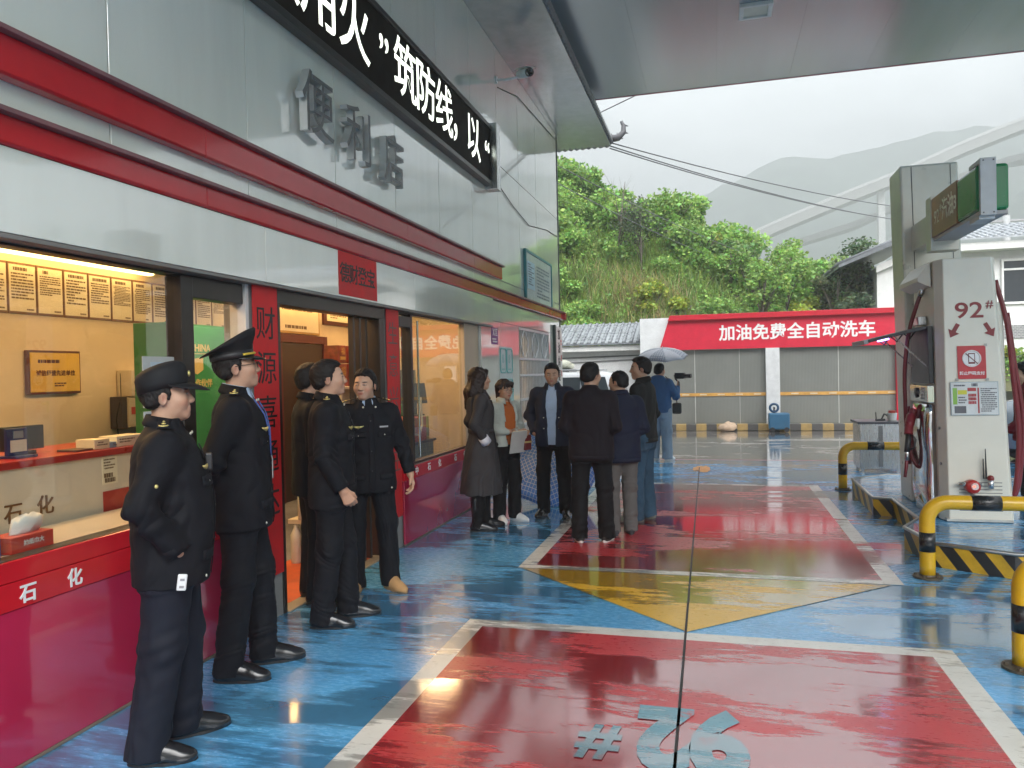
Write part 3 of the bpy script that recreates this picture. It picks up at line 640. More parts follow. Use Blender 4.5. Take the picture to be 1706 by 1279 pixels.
# shelf of boxes seen through the door
def shelf(t):
    for z in (.42, .98, 1.50): bx('shelf_board', CREAM, t, -4.40, -4.05, 7.75, 9.4, z, z+.03)
    for yv in (7.75, 9.37): bx('side_panel', CREAM, t, -4.40, -4.05, yv, yv+.03, .005, 1.499)
    bx('back_panel', CREAM, t, -4.43, -4.401, 7.75, 9.4, .005, 1.6)
item('goods_shelf', 'cream goods shelf just inside the open door', 'shelf', (-4.2, 8.5, 0), shelf)
GIFT = M('red_gift_pack', (.24, .04, .02), .35, var=.5, scale=14); GIFT2 = M('orange_gift_pack', (.42, .14, .03), .35, var=.4, scale=16); GOLD = M('gold_print', (.6, .36, .10), .35, metal=.3)
def pack(y, z, w, h, m, lab, k):
    t = thing('gift_pack', lab, 'gift pack', (-4.2, y, z), 'gift packs on the goods shelf')
    mb = MB(); mb.rings([[(-4.30, y-w/2*s, zz), (-4.12, y-w/2*s, zz), (-4.12, y+w/2*s, zz), (-4.30, y+w/2*s, zz)] for s, zz in ((1, z), (.98, z+h*.45), (.86, z+h))]); mb.build('carton', m, t, .004)
    mb = MB(); mb.box(-4.1199, -4.112, y-w*.3, y+w*.3, z+h*.18, z+h*.36); mb.text('福', h*.45, (-4.110, y, z+h*.64), YP, ZP, .0005, .0); mb.build('print', GOLD, t)
n = 0
for row, z in (('upper', 1.53), ('lower', 1.01)):
    for j, yv in enumerate((7.93, 8.20, 8.47, 8.75, 9.05)):
        pack(yv, z, .24, .26, GIFT if (row == 'upper' or j > 1) else GIFT2, '%s red gift pack, %s from the left on the %s shelf by the door' % (('narrow', 'tall')[0] if row == 'upper' else 'squat', labs[j], row), n); n += 1
for j, yv in enumerate((7.93, 8.20, 8.47)):
    pack(yv, 1.80, .20, .20, GIFT, 'small gift pack stacked on another, %s from the left on the top shelf' % labs[j], n)
def bottles(t):
    for k in range(6):
        for q in range(2):
            mb = MB(); mb.smooth = True; c = (-3.60+.11*q, 5.98+.11*k, .0)
            mb.lathe([(.001, .008), (.045, .008), (.05, .03), (.048, .20), (.05, .26), (.02, .32), (.018, .35), (.001, .351)], c, 10); mb.build('bottle', M('clear_water_bottle', (.62, .60, .52), .15, spec=.7), t)
    bx('label_wrap', M('green_wrap', (.05, .12, .04), .4), t, -3.44, -3.438, 5.95, 6.58, .05, .12)
item('water_bottle_pack', 'pack of clear water bottles standing on the shop floor by the door', 'bottle pack', (-3.55, 6.2, 0), bottles)
def bottles2(t):
    bx('crate', M('pale_crate', (.60, .52, .38), .5), t, -3.66, -3.42, 5.95, 6.6, .36, .40)
    for k in range(6):
        mb = MB(); mb.smooth = True; mb.lathe([(.05, .40), (.05, .62), (.02, .68), (.018, .71), (.001, .711)], (-3.52, 5.98+.11*k, 0), 10); mb.build('bottle', M('clear_water_bottle'), t)
item('water_bottle_tray', 'upper tray of water bottles stacked on the bottle pack', 'bottle tray', (-3.55, 6.2, .36), bottles2)
tag(bx('door_mat', M('orange_mat', (.55, .10, .02), .8, bump=.4, bscale=200, var=.2), None, -3.72, -3.02, 4.9, 6.3, .005, .014), 'orange welcome mat on the floor inside the open door', 'mat')
# behind the right window
def cnt2(t):
    bx('body', M('grey_green_counter', (.18, .24, .22), .4), t, -3.75, -3.35, 7.0, 8.75, .005, .84); bx('top', M('dark_top', (.05, .06, .07), .3), t, -3.78, -3.32, 6.98, 8.78, .841, .87)
item('side_counter', 'grey green side counter behind the right window', 'counter', (-3.55, 7.9, 0), cnt2)
def pos(t):
    MB().box(-.17, .17, -.015, .015, 0, .25, Matrix.Translation((-3.5, 8.55, 1.30)) @ Matrix.Rotation(.9, 4, 'Z') @ Matrix.Rotation(-.25, 4, 'X')).build('screen', BLK, t, .006)
    MB().tube([(-3.5, 8.55, 1.172), (-3.5, 8.55, 1.36)], .025, 8).build('stem', BLK, t); bx('foot', BLK, t, -3.60, -3.42, 8.46, 8.66, 1.152, 1.171)
item('till_screen', 'black till screen standing on the red display box', 'till screen', (-3.5, 8.55, 1.15), pos)
def rbox(t):
    bx('carton', M('red_display_box', (.42, .05, .03), .4), t, -3.66, -3.34, 7.75, 8.50, .871, 1.15); mb = MB().text('心意', .08, (-3.338, 8.1, 1.0), YP, ZP, .0005, .02); mb.lathe([(.05, 0), (.04, .002)], (-3.339, 8.1, 1.09), 10, (1, 0, 0)); mb.build('print', GOLD, t)
item('display_box', 'red display box with pale print on the side counter', 'box', (-3.5, 8.1, .871), rbox)
def ybox(t):
    bx('carton', M('yellow_green_box', (.45, .42, .05), .5), t, -3.70, -3.40, 8.51, 8.74, .871, 1.14); bx('shade', M('olive_panel', (.25, .26, .04), .5), t, -3.399, -3.39, 8.53, 8.72, .9, 1.0)
item('display_box', 'yellow green box at the right end of the side counter', 'box', (-3.5, 8.62, .871), ybox)
def gal(t):
    bx('case', M('fridge_dark', (.03, .05, .04), .3), t, -5.2, -4.6, 9.6, 11.3, .005, 1.72); bx('door', M('fridge_glass', (.10, .16, .10), .12), t, -4.5999, -4.585, 9.65, 11.25, .2, 1.6)
    for k in range(7):
        mb = MB(); mb.lathe([(.05, 0), (.05, .16), (.02, .22)], (-4.54, 9.8+.2*k, 1.0), 8); mb.build('bottle', GIFT2 if k % 2 else M('green_bottle', (.05, .2, .06), .2), t)
    bx('shelf', STEEL, t, -4.58, -4.46, 9.65, 11.25, .97, .998)
item('drinks_fridge', 'dark drinks fridge with bottles far inside the right window', 'fridge', (-4.9, 10.4, 0), gal)
cable('hanging_hose', 'pale looped hose hanging behind the right window', [(-3.1, 7.42, 1.35), (-3.08, 7.40, 1.15), (-3.08, 7.48, 1.02), (-3.08, 7.62, 1.0), (-3.08, 7.72, 1.10), (-3.1, 7.74, 1.4)], .012, M('pale_hose', (.6, .55, .45), .35))
# ================================================================ CANOPY
CEIL = M('grey_canopy_panel', (.34, .375, .385), .24, var=.05, metal=.35, scale=.7, stretch=(3, .25, 1), bump=.10, bscale=1.2, bdist=.03)
t = thing('station_canopy', 'flat grey canopy ceiling with a thin red edge over the forecourt', 'canopy', (3, 3, 6.6))
mb = MB(); x = -2.3
while x < 9.4:
    mb.box(x, min(x+1.198, 9.4), -1.5, 14.02, 6.62, 6.66); x += 1.2  # unseen rear edge cut short so sky light enters from behind
mb.box(-2.3, 9.4, -1.5, 14.02, 6.662, 7.3); mb.build('ceiling_panels', CEIL, t)
mb = MB().box(-2.3, 9.45, 14.022, 14.06, 6.615, 7.35).box(9.402, 9.45, -1.5, 14.02, 6.615, 7.35)
mb.build('edge_fascia', M('dull_red_fascia', (.34, .05, .10), .35), t)
for X, Y, lab in ((.62, 11.2, 'square recessed canopy lamp with a pale panel, unlit'),):
    l = thing('canopy_lamp', lab, 'lamp', (X, Y, 6.61))
    mb = MB()
    for a in ((-.22, -.16, -.16, .16), (.16, .22, -.16, .16), (-.22, .22, -.21, -.16), (-.22, .22, .16, .21)): mb.box(X+a[0], X+a[1], Y+a[2], Y+a[3], 6.57, 6.619)
    mb.build('lamp_frame', M('white_lamp_frame', (.62, .64, .62), .4), l, .004); MB().box(X-.158, X+.158, Y-.158, Y+.158, 6.59, 6.60).build('panel', M('frosted_panel', (.55, .56, .48), .4), l)

# ================================================================ PUMP ISLAND
isl = [(1.66, 10.52), (1.64, 9.06), (1.82, 8.98), (1.82, 7.88), (1.60, 7.45), (1.69, 6.82), (2.16, 6.52), (3.2, 6.52), (3.66, 6.82), (3.75, 7.45), (3.53, 7.88), (3.53, 8.98), (3.71, 9.06), (3.69, 10.52), (3.2, 10.95), (2.15, 10.95)]
def stripes(name, a, b, d, period, rough=.35):
    m = M(name, a, rough, var=.2, dirt=.35); nt = m.node_tree; L = nt.links.new; bb = nt.nodes['Principled BSDF']
    g = node(nt, 'NewGeometry'); v = node(nt, 'VectorMath', operation='DOT_PRODUCT'); v.inputs[1].default_value = d; L(g.outputs['Position'], v.inputs[0])
    q = node(nt, 'Math', operation='DIVIDE'); L(v.outputs['Value'], q.inputs[0]); q.inputs[1].default_value = period
    f = node(nt, 'Math', operation='FRACT'); L(q.outputs[0], f.inputs[0]); s = node(nt, 'Math', operation='GREATER_THAN'); L(f.outputs[0], s.inputs[0]); s.inputs[1].default_value = .5
    mx_ = node(nt, 'Mix', data_type='RGBA'); L(s.outputs[0], mx_.inputs[0]); src = bb.inputs['Base Color'].links[0].from_socket
    L(src, mx_.inputs[6]); mx_.inputs[7].default_value = (*b, 1); L(mx_.outputs[2], bb.inputs['Base Color']); return m
STR = stripes('hazard_stripes', (.62, .36, .02), (.02, .02, .02), (1.0, -.55, .9), .25)
t = thing('pump_island', 'raised pump island with hazard striped sides and a wet blue top', 'island', (2.6, 8.6, 0))
n = len(isl)
bot = [(x, y, 0.001) for x, y in isl]; topp = [(x, y, .195) for x, y in isl]
MB().add(bot+topp, [(i, (i+1) % n, n+(i+1) % n, n+i) for i in range(n)][::1]).build('kerb_side', STR, t)
MB().poly([(x, y, .196) for x, y in isl][::-1]).build('island_top', F_BLUE, t)
mb = MB(); mb.smooth = True; mb.tube([(x, y, .192) for x, y in isl+[isl[0]]], .017, 8); mb.build('kerb_edge', M('worn_steel_edge', (.45, .44, .42), .3, metal=.9, dirt=.3), t)

# ================================================================ BOLLARDS
YEL = M('glossy_yellow_paint', (.62, .36, .008), .25, var=.10, dirt=.25, spec=.55)
BLKP = M('glossy_black_paint', (.014, .014, .014), .25, var=.2)
def bollard(name, lab, loc, L, H=.585, r=.056):
    t = thing(name, lab, 'bollard', loc, 'yellow and black hoop bollards'); ox, oy = loc[0], loc[1]
    R = .15
    path = [Vector((ox, oy, .01))]+[Vector((ox, oy, z)) for z in (.1, .2, .3, H-R)]+arc((ox+R, oy, H-R), R, PI, PI/2, XP, ZP, 8)[1:]
    path += [Vector((ox+x, oy, H)) for x in (L*.35, L*.5, L*.65)]+arc((ox+L-R, oy, H-R), R, PI/2, 0, XP, ZP, 8)+[Vector((ox+L, oy, z)) for z in (.2, .01)]
    mb = MB(); mb.smooth = True; mb.tube(path, r, 18); mb.build('hoop', YEL, t)
    def sl(pts):
        m_ = MB(); m_.smooth = True; m_.tube(pts, r+.0015, 18); m_.build('black_band', BLKP, t)
    sl([(ox, oy, .205), (ox, oy, .355)]); sl([(ox+.30, oy, H), (ox+.50, oy, H)]); sl([(ox+L, oy, .205), (ox+L, oy, .355)])
    for xx in (ox, ox+L):
        mb = MB(); mb.lathe([(.001, .002), (.105, .002), (.105, .016), (.06, .018), (.056, .03)], (xx, oy, 0), 20)
        for k in range(5):
            a = 2*PI*k/5+.4; mb.lathe([(.012, .016), (.012, .03), (.001, .031)], (xx+.083*math.cos(a), oy+.083*math.sin(a), 0), 6)
        mb.build('base_flange', M('dirty_flange', (.11, .09, .06), .5, metal=.5, dirt=.5), t)
bollard('hoop_bollard', 'yellow and black hoop bollard before the near end of the pump island', (1.55, 6.47, 0), 1.5)
bollard('hoop_bollard', 'yellow and black hoop bollard at the far end by the steel cabinet', (1.60, 10.85, 0), .95)
bollard('hoop_bollard', 'yellow and black hoop bollard nearest the camera, cut off by the right edge', (1.568, 4.62, 0), 1.5)

# ================================================================ PUMP, PILLAR, SIGN
SH = -.022
def shear(mb, z0=.2): mb.v = [(v[0]+SH*(v[2]-z0), v[1], v[2]) for v in mb.v]; return mb
PUMPW = M('pump_ivory_paint', (.76, .725, .61), .35, var=.03, dirt=.05, spec=.5)
PILL = M('pillar_grey_cladding', (.62, .62, .54), .30, var=.05, dirt=.12, metal=.2)
t = thing('sign_pillar', 'square grey clad pillar standing behind the fuel pump', 'pillar', (2.2, 9.05, .2))
mb = MB().box(1.97, 2.52, 8.80, 9.30, .198, 3.72)
shear(mb).build('shaft', PILL, t, .02); mb = MB().box(2.075, 2.083, 8.797, 8.799, .2, 3.70).box(2.44, 2.447, 8.797, 8.799, .2, 3.70); shear(mb).build('cladding_joint', M('joint_dark', (.08, .08, .08), .6), t)
mb = MB().box(2.0, 2.3, 8.79, 8.799, 2.0, 2.02)

t = thing('pump_number_sign', 'green and brown box sign reading 92#汽油 3 projecting from the pillar', 'sign', (2.08, 7.3, 2.8))
ZS0, ZS1 = 2.82, 3.18
SGN = M('green_sign_face', (.012, .19, .06), .25, var=.06); BRN = M('faded_brown_sign_face', (.30, .14, .07), .35, var=.35, scale=3)
mb = MB().box(1.975, 2.20, 6.66, 7.17, ZS0, ZS1); mb.build('green_panel', SGN, t, .03, 4)
MB().box(1.973, 2.20, 7.172, 7.93, ZS0, ZS1).build('brown_panel', BRN, t, .004)
MB().box(1.99, 2.19, 6.67, 8.0, ZS0-.03, ZS0-.002).build('underside', M('sign_underside', (.42, .40, .38), .5, dirt=.3), t)
MB().box(1.99, 2.10, 6.625, 6.664, ZS0-.04, ZS1+.04).box(1.99, 2.10, 6.664, 6.9, ZS1+.003, ZS1+.038).box(1.99, 2.10, 6.664, 6.9, ZS0-.065, ZS0-.032).build('end_strap', M('pale_strap', (.50, .51, .50), .4), t, .003)
mb = MB()
for dx in (.02, .09):
    for z in (ZS0-.02, ZS1+.02): mb.sphere((1.99+dx, 6.622, z), .006, 6)
mb.build('bolt', DARKF, t)
MB().box(1.965, 2.21, 7.935, 8.10, ZS0-.12, ZS1+.03).box(2.0, 2.18, 8.10, 8.80, ZS0, ZS1-.1).build('bracket', PILL, t, .006)
mb = MB()
mb.text('92', .17, (1.971, 7.76, 2.98), -YP, ZP, .001, .0, sx=1.0).text('#', .08, (1.971, 7.63, 3.05), -YP, ZP, .001, .0).text('汽油', .21, (1.971, 7.42, 3.0), -YP, ZP, .001, .012, sx=.85); mb.text('3', .16, (1.971, 7.205, 3.0), -YP, ZP, .001, .02)
mb.build('lettering', M('cream_lettering', (.80, .78, .62), .45), t)

t = thing('fuel_pump', 'tall ivory fuel pump with raised screen flap and red hoses', 'fuel pump', (2.25, 8.2, .2))
def psh(mb, name, m, par=None, bev=.004, seg=2): return shear(mb).build(name, m, par or t, bev, seg)
# front: tapering slab
mb = MB()
fr = lambda z, x0, x1: [(x0, 7.86, z), (x0+.05, 7.75, z), (x1-.05, 7.75, z), (x1, 7.86, z), (x1, 8.60, z), (x0, 8.60, z)]
mb.rings([fr(.20, 1.995, 2.60), fr(1.2, 2.0, 2.57), fr(2.60, 2.015, 2.51)])
psh(mb, 'body', PUMPW, bev=.01, seg=3)
psh(MB().box(2.02, 2.56, 7.742, 7.86, .2, .225), 'plinth', M('pale_plinth', (.5, .5, .46), .5, dirt=.4))
# road-side face (facing -X): hood, screen recess, keypad, polished lower panel
psh(MB().prism([(2.0, 7.9, 2.60), (1.90, 7.95, 2.46), (1.90, 7.95, 2.42), (2.0, 7.9, 2.36)], (0, .75, 0)), 'hood', PUMPW)
psh(MB().box(1.955, 1.998, 7.90, 8.55, 1.46, 2.0), 'screen_recess', BLK)
psh(MB().box(1.935, 1.998, 7.90, 8.55, 1.28, 1.44), 'keypad_panel', CHROME)
mb = MB().lathe([(.05, 0), (.05, .014), (.035, .016), (.001, .016)], (1.935, 8.28, 1.365), 16, (-1, 0, 0)); psh(mb, 'dial', BLK, bev=0)
mb = MB()
for k in range(4):
    for q in range(3): mb.box(1.930, 1.936, 8.0+.045*q, 8.03+.045*q, 1.31+.03*k, 1.33+.03*k)
psh(mb, 'keypad', M('grey_keys', (.3, .3, .3), .4), bev=0)
mb = MB(); mb.smooth = True
R_ = []
for k in range(13):
    z = .20+(1.26-.20)*k/12; bulge = .035*math.sin(PI*k/12)+.012*math.sin(3*PI*k/12)
    R_.append([(1.998, 7.92, z), (1.955-bulge, 7.93, z), (1.94-bulge, 8.0, z), (1.94-bulge, 8.45, z), (1.955-bulge, 8.54, z), (1.998, 8.55, z)])
mb.rings(R_); psh(mb, 'lower_panel', CHROME, bev=0)
mb = MB()
for z in (.72, 1.05): mb.lathe([(.014, 0), (.014, .006), (.001, .007)], (2.012, 7.826, z), 10, (-.9, -.45, 0))
psh(mb, 'lock', STEEL, bev=0)
# screen flap, hinged at its upper edge and propped open
fl = Matrix.Translation((1.95, 8.22, 1.985)) @ Matrix.Rotation(math.radians(-13), 4, 'Y')
mb = MB().box(-.52, 0, -.33, .33, -.012, .018, fl); psh(mb, 'screen_flap', BLK, bev=.006)
mb = MB().box(-.56, -.521, -.33, .33, -.02, .022, fl); psh(mb, 'flap_edge', M('grey_edge', (.30, .31, .31), .4))
mb = MB().tube([fl @ Vector((-.28, -.28, -.014)), (1.955, 7.95, 1.62)], .008, 6); psh(mb, 'gas_strut', STEEL, bev=0); mb = MB().tube([fl @ Vector((-.28, .28, -.014)), (1.955, 8.5, 1.62)], .008, 6); psh(mb, 'gas_strut', STEEL, bev=0)
mb = MB(); mb.smooth = True
for k in range(3):
    a = fl @ Vector((-.36+.12*k, .05, -.013)); b_ = fl @ Vector((-.26+.12*k, .02, -.013))
    mb.tube([a, a*.5+b_*.5+Vector((0, 0, -.06)), b_], .008, 6)
psh(mb, 'flap_wires', BLK, bev=0)
mb = MB().box(-.37, -.30, -.14, .06, -.03, -.0125, fl); psh(mb, 'indicator', M('violet_lamp', (.3, .2, .6), .3, emit=(.4, .3, 1), estr=2.5), bev=0)
psh(MB().box(1.93, 2.0, 8.1, 8.3, 2.02, 2.10), 'hinge_block', STEEL)
RED_H = M('dark_red_hose', (.17, .010, .016), .35, var=.12)
def smooth_path(P, n=8):
    P = [Vector(p) for p in P]; P = [P[0]*2-P[1]]+P+[P[-1]*2-P[-2]]; out = []
    for i in range(1, len(P)-2):
        for k in range(n):
            s = k/n; a, b_, c, d = P[i-1:i+3]
            out.append(.5*((2*b_)+(c-a)*s+(2*a-5*b_+4*c-d)*s*s+(3*b_-a-3*c+d)*s**3))
    return out+[P[-2]]
mb = MB(); mb.smooth = True
mb.tube(smooth_path([(1.95, 8.20, 2.36), (1.90, 8.20, 2.22), (1.83, 8.22, 1.95), (1.795, 8.24, 1.60), (1.80, 8.26, 1.25), (1.815, 8.28, .98), (1.85, 8.24, .74), (1.905, 8.20, .64), (1.95, 8.12, .74), (1.965, 8.08, .98), (1.95, 8.10, 1.18), (1.91, 8.16, 1.24), (1.885, 8.2, 1.12)]), .019, 10)
mb.build('hose', RED_H, t)
mb = MB(); mb.smooth = True
mb.tube(smooth_path([(1.86, 8.42, 1.22), (1.90, 8.45, 1.05), (1.895, 8.45, .80), (1.86, 8.40, .66), (1.83, 8.34, .82), (1.84, 8.32, 1.0)]), .019, 10); mb.build('hose', RED_H, t)
mb = MB(); mb.smooth = True; mb.tube([(1.962, 8.20, 2.40), (1.945, 8.20, 2.36), (1.93, 8.20, 2.30)], [.03, .028, .022], 10); mb.build('hose_coupling', STEEL, t)
mb = MB(); mb.smooth = True
mb.tube(smooth_path([(1.86, 8.2, 1.20), (1.835, 8.18, 1.14), (1.80, 8.12, 1.05), (1.785, 8.08, .97)]), [.035]*8+[.045]*8+[.04]*9, 12); mb.build('nozzle_cover', M('red_nozzle_cover', (.22, .012, .018), .3), t)
mb = MB(); mb.smooth = True
mb.tube([(1.785, 8.08, .97), (1.775, 8.07, .88), (1.765, 8.06, .80)], .026, 10).tube([(1.80, 8.10, .99), (1.85, 8.08, .92), (1.83, 8.07, .84), (1.78, 8.07, .82)], .009, 6); n_ = mb.build('nozzle', BLK, t)
mb = MB(); mb.smooth = True; mb.tube([(1.765, 8.06, .80), (1.755, 8.05, .66), (1.74, 8.04, .56)], [.016, .016, .014], 10); mb.build('spout', RED_H, n_)
mb = MB(); mb.smooth = True; mb.tube([(1.768, 8.062, .84), (1.762, 8.056, .72)], .021, 10); mb.build('collar', STEEL, n_)
# hoses hanging at the far (right) side
mb = MB(); mb.smooth = True
mb.tube(smooth_path([(2.50, 7.95, 2.40), (2.58, 7.92, 2.0), (2.62, 7.90, 1.5), (2.66, 7.90, 1.0), (2.63, 7.90, .5), (2.60, 7.95, .36), (2.66, 8.0, .45), (2.70, 8.0, .9)]), .022, 10)
mb.tube(smooth_path([(2.60, 7.98, 2.1), (2.66, 7.98, 1.6), (2.72, 7.98, 1.1), (2.69, 7.98, .6), (2.66, 8.0, .42)]), .022, 10); mb.build('hose', RED_H, t)
psh(MB().box(2.50, 2.60, 7.93, 8.50, .30, 2.2), 'side_panel', PUMPW, bev=.015)
# grille slots, number and arrows on the front
mb = MB()
for k in range(9): mb.box(2.13, 2.48, 7.7475, 7.7495, .30+.032*k, .308+.032*k)
psh(mb, 'vent_slots', M('slot_shadow_grey', (.25, .24, .21), .6), bev=0)
DRED = M('dark_red_print', (.22, .012, .015), .4)
mb = MB().text('92', .20, (2.265, 7.747, 2.115), XP, ZP, .001, .012, sx=1.2).text('#', .10, (2.43, 7.747, 2.17), XP, ZP, .001, .01)
for x, s in ((2.14, -1), (2.42, 1)):
    d = Vector((s*.55, 0, -1)).normalized(); q = Vector((-d.z, 0, d.x)); c = Vector((x, 7.7465, 1.945))
    P_ = [c-d*.065-q*.018, c-d*.065+q*.018, c+d*.01+q*.018, c+d*.01+q*.05, c+d*.075, c+d*.01-q*.05, c+d*.01-q*.018]
    mb.poly(P_ if (P_[1]-P_[0]).cross(P_[2]-P_[1]).y < 0 else P_[::-1])
psh(mb, 'markings', DRED, bev=0)
s = thing('no_phone_sign', 'small red sign with a crossed out phone reading 禁止扫码支付', 'sign', (2.27, 7.745, 1.66))
psh(MB().box(2.155, 2.385, 7.742, 7.7455, 1.50, 1.80), 'sheet', M('red_sign_sheet', (.50, .035, .04), .4), s, 0)
mb = MB(); cc = (2.27, 7.7405, 1.685)
mb.tube([(cc[0]+.072*math.cos(2*PI*k/28), cc[1], cc[2]+.072*math.sin(2*PI*k/28)) for k in range(29)], .0055, 6, False)
mb.text('禁止扫码支付', .034, (2.27, 7.7412, 1.55), XP, ZP, .0005, .03)
mb.lathe([(.066, 0), (.001, .0002)], (2.27, 7.7415, 1.685), 24, (0, -1, 0)); psh(mb, 'symbol', TXTW, s, 0)
mb = MB().box(2.243, 2.297, 7.7395, 7.7405, 1.637, 1.734).tube([(2.222, 7.739, 1.733), (2.318, 7.739, 1.637)], .004, 6); mb.cur = 1; mb.box(2.249, 2.291, 7.7385, 7.7394, 1.653, 1.725)
psh(mb, 'phone_outline', [M('maroon_print', (.16, .02, .02), .5), TXTW], s, 0)
for x, z in ((2.145, 1.495), (2.39, 1.495), (2.385, 1.805)): psh(MB().box(x-.012, x+.012, 7.7395, 7.7418, z-.012, z+.012), 'tape', M('grey_tape', (.4, .4, .36), .3), s, 0)
s = thing('info_board', 'small white information board with coloured boxes below the red sign', 'notice board', (2.27, 7.745, 1.33))
psh(MB().box(2.085, 2.475, 7.738, 7.7455, 1.17, 1.475), 'board', M('board_edge_grey', (.35, .42, .45), .4), s, .002)
mb = MB().box(2.092, 2.468, 7.7355, 7.738, 1.177, 1.468)
Z_ = 7.7345
def pr(mi, x0, x1, z0, z1): mb.mat(mi); mb.box(x0, x1, Z_, 7.7354, z0, z1)
pr(1, 2.105, 2.14, 1.27, 1.42); pr(2, 2.145, 2.22, 1.36, 1.40); pr(3, 2.225, 2.295, 1.39, 1.42); pr(3, 2.305, 2.318, 1.19, 1.42); pr(4, 2.115, 2.21, 1.19, 1.255)
textlines(mb, (2.115, 7.7350, 1.452), XP, ZP, .12, .02, 1, 4, 1, .7); textlines(mb, (2.25, 7.7350, 1.462), XP, ZP, .15, .03, 1, 4, 2, .9)
textlines(mb, (2.33, 7.7350, 1.42), XP, ZP, .13, .22, 12, 4, 3); textlines(mb, (2.23, 7.7350, 1.37), XP, ZP, .065, .10, 3, 3, 4, .8); textlines(mb, (2.148, 7.7350, 1.345), XP, ZP, .07, .07, 3, 4, 5)
psh(mb, 'print', [M('white_board', (.66, .68, .66), .3), M('green_print', (.25, .48, .08), .5), M('yellow_print', (.65, .62, .05), .5), M('red_print', (.40, .05, .05), .5), M('dark_print', (.12, .12, .13), .5)], s, 0)
s = thing('gas_detector', 'red gas detector with two black aerials low on the pump front', 'gas detector', (2.25, 7.72, .5))
mb = MB(); mb.smooth = True; mb.lathe([(.001, 0), (.055, .0), (.062, .01), (.062, .075), (.05, .09), (.001, .092)], (2.225, 7.745, .53), 18, (0, -1, 0)); psh(mb, 'housing', M('detector_red', (.42, .02, .015), .3), s, 0)
mb = MB(); mb.smooth = True; mb.tube([(2.12, 7.70, .55), (2.30, 7.70, .55)], .018, 10).lathe([(.024, -.05), (.024, .03)], (2.375, 7.70, .565), 12).tube([(2.225, 7.70, .47), (2.225, 7.70, .38)], .022, 10); psh(mb, 'pipe_fitting', STEEL, s, 0)
mb = MB(); mb.lathe([(.032, 0), (.03, .004), (.001, .005)], (2.235, 7.652, .535), 16, (0, -1, 0)); psh(mb, 'dial', M('pale_dial', (.7, .6, .55), .3), s, 0)
mb = MB().box(2.218, 2.234, 7.643, 7.647, .530, .542); psh(mb, 'display', M('red_lamp', (.8, .05, .02), .3, emit=(1, .06, .03), estr=2), s, 0)
mb = MB(); mb.tube([(2.325, 7.715, .60), (2.325, 7.715, .78)], [.008, .005], 6).tube([(2.345, 7.715, .60), (2.345, 7.715, .87)], [.009, .004], 6); psh(mb, 'aerial', BLK, s, 0)
mb = MB(); mb.smooth = True; mb.sphere((2.375, 7.70, .605), .03, 10); psh(mb, 'cap', M('dark_red_cap', (.2, .015, .012), .4), s, 0)

# steel cabinet and its clutter
t = thing('steel_cabinet', 'brushed steel cabinet with dark lid behind the far bollard', 'cabinet', (2.4, 12.9, 0))
bx('case', STEEL, t, 2.10, 2.68, 12.56, 13.15, .06, .75, bevel=.006); bx('lid', M('dark_lid', (.10, .10, .11), .4, metal=.5), t, 2.07, 2.71, 12.53, 13.18, .751, .785)
mb = MB()
for x in (2.13, 2.62):
    for yv in (12.6, 13.08): mb.box(x, x+.04, yv, yv+.04, 0, .06)
mb.build('foot', STEEL, t)
MB().box(2.36, 2.42, 12.553, 12.559, .1, .72).build('door_seam', M('seam_grey', (.2, .2, .2), .4, metal=.8), t)
t = thing('small_bucket', 'small white tub with a red lid on the steel cabinet', 'tub', (2.58, 12.8, .785))
mb = MB(); mb.lathe([(.06, .786), (.075, .90), (.001, .901)], (2.60, 12.8, 0), 14); mb.build('tub', TXTW, t); mb = MB(); mb.lathe([(.05, .902), (.05, .94), (.001, .941)], (2.60, 12.8, 0), 12); mb.build('lid', M('lid_red', (.4, .05, .03), .4), t)
t = thing('grease_gun', 'small black hand tool lying on the steel cabinet', 'tool', (2.44, 12.8, .785))
mb = MB(); mb.tube([(2.36, 12.75, .80), (2.50, 12.8, .80)], .016, 8).tube([(2.37, 12.75, .80), (2.36, 12.74, .92)], .008, 6).tube([(2.45, 12.78, .81), (2.49, 12.79, .89), (2.53, 12.8, .86)], .012, 6); mb.build('tool_body', BLK, t)

# ================================================================ CAR WASH
CWR = M('car_wash_red', (.60, .018, .045), .4, var=.08); CWW = M('car_wash_white', (.66, .67, .67), .5, dirt=.1)
def ribbed():
    m = M('translucent_grey_sheet', (.20, .205, .185), .32, var=.12, scale=.8, spec=.5, dirt=.12); nt = m.node_tree; L = nt.links.new; b = nt.nodes['Principled BSDF']
    g = node(nt, 'NewGeometry'); w = node(nt, 'TexWave'); w.bands_direction = 'X'; w.inputs['Scale'].default_value = 9; w.inputs['Distortion'].default_value = .3; L(g.outputs['Position'], w.inputs['Vector'])
    bp = node(nt, 'Bump'); bp.inputs['Strength'].default_value = .25; bp.inputs['Distance'].default_value = .01; L(w.outputs['Fac'], bp.inputs['Height']); L(bp.outputs[0], b.inputs['Normal']); return m
t = thing('car_wash', 'long grey panelled car wash with a red fascia lettered in white', 'car wash', (1.2, 22, 0))
bx('fascia', CWW, t, -1.97, 4.46, 20.92, 21.3, 2.14, 3.02)
mb = MB().prism([(-1.46, 20.917, 2.15), (4.44, 20.917, 2.13), (4.44, 20.917, 3.04), (-1.17, 20.917, 3.05)], (0, -.03, 0)); mb.build('red_panel', CWR, t, .003)
mb = MB().prism([(-1.22, 20.886, 2.93), (4.46, 20.886, 2.93), (4.46, 20.886, 3.06), (-1.16, 20.886, 3.07)], (0, -.10, 0)); mb.build('top_lip', M('car_wash_dark_red', (.50, .014, .03), .4), t, .004)
mb = MB().text('加油免费全自动洗车', .43, (2.0, 20.884, 2.535), XP, ZP, .003, .022, sx=.985); mb.build('lettering', TXTW, t)
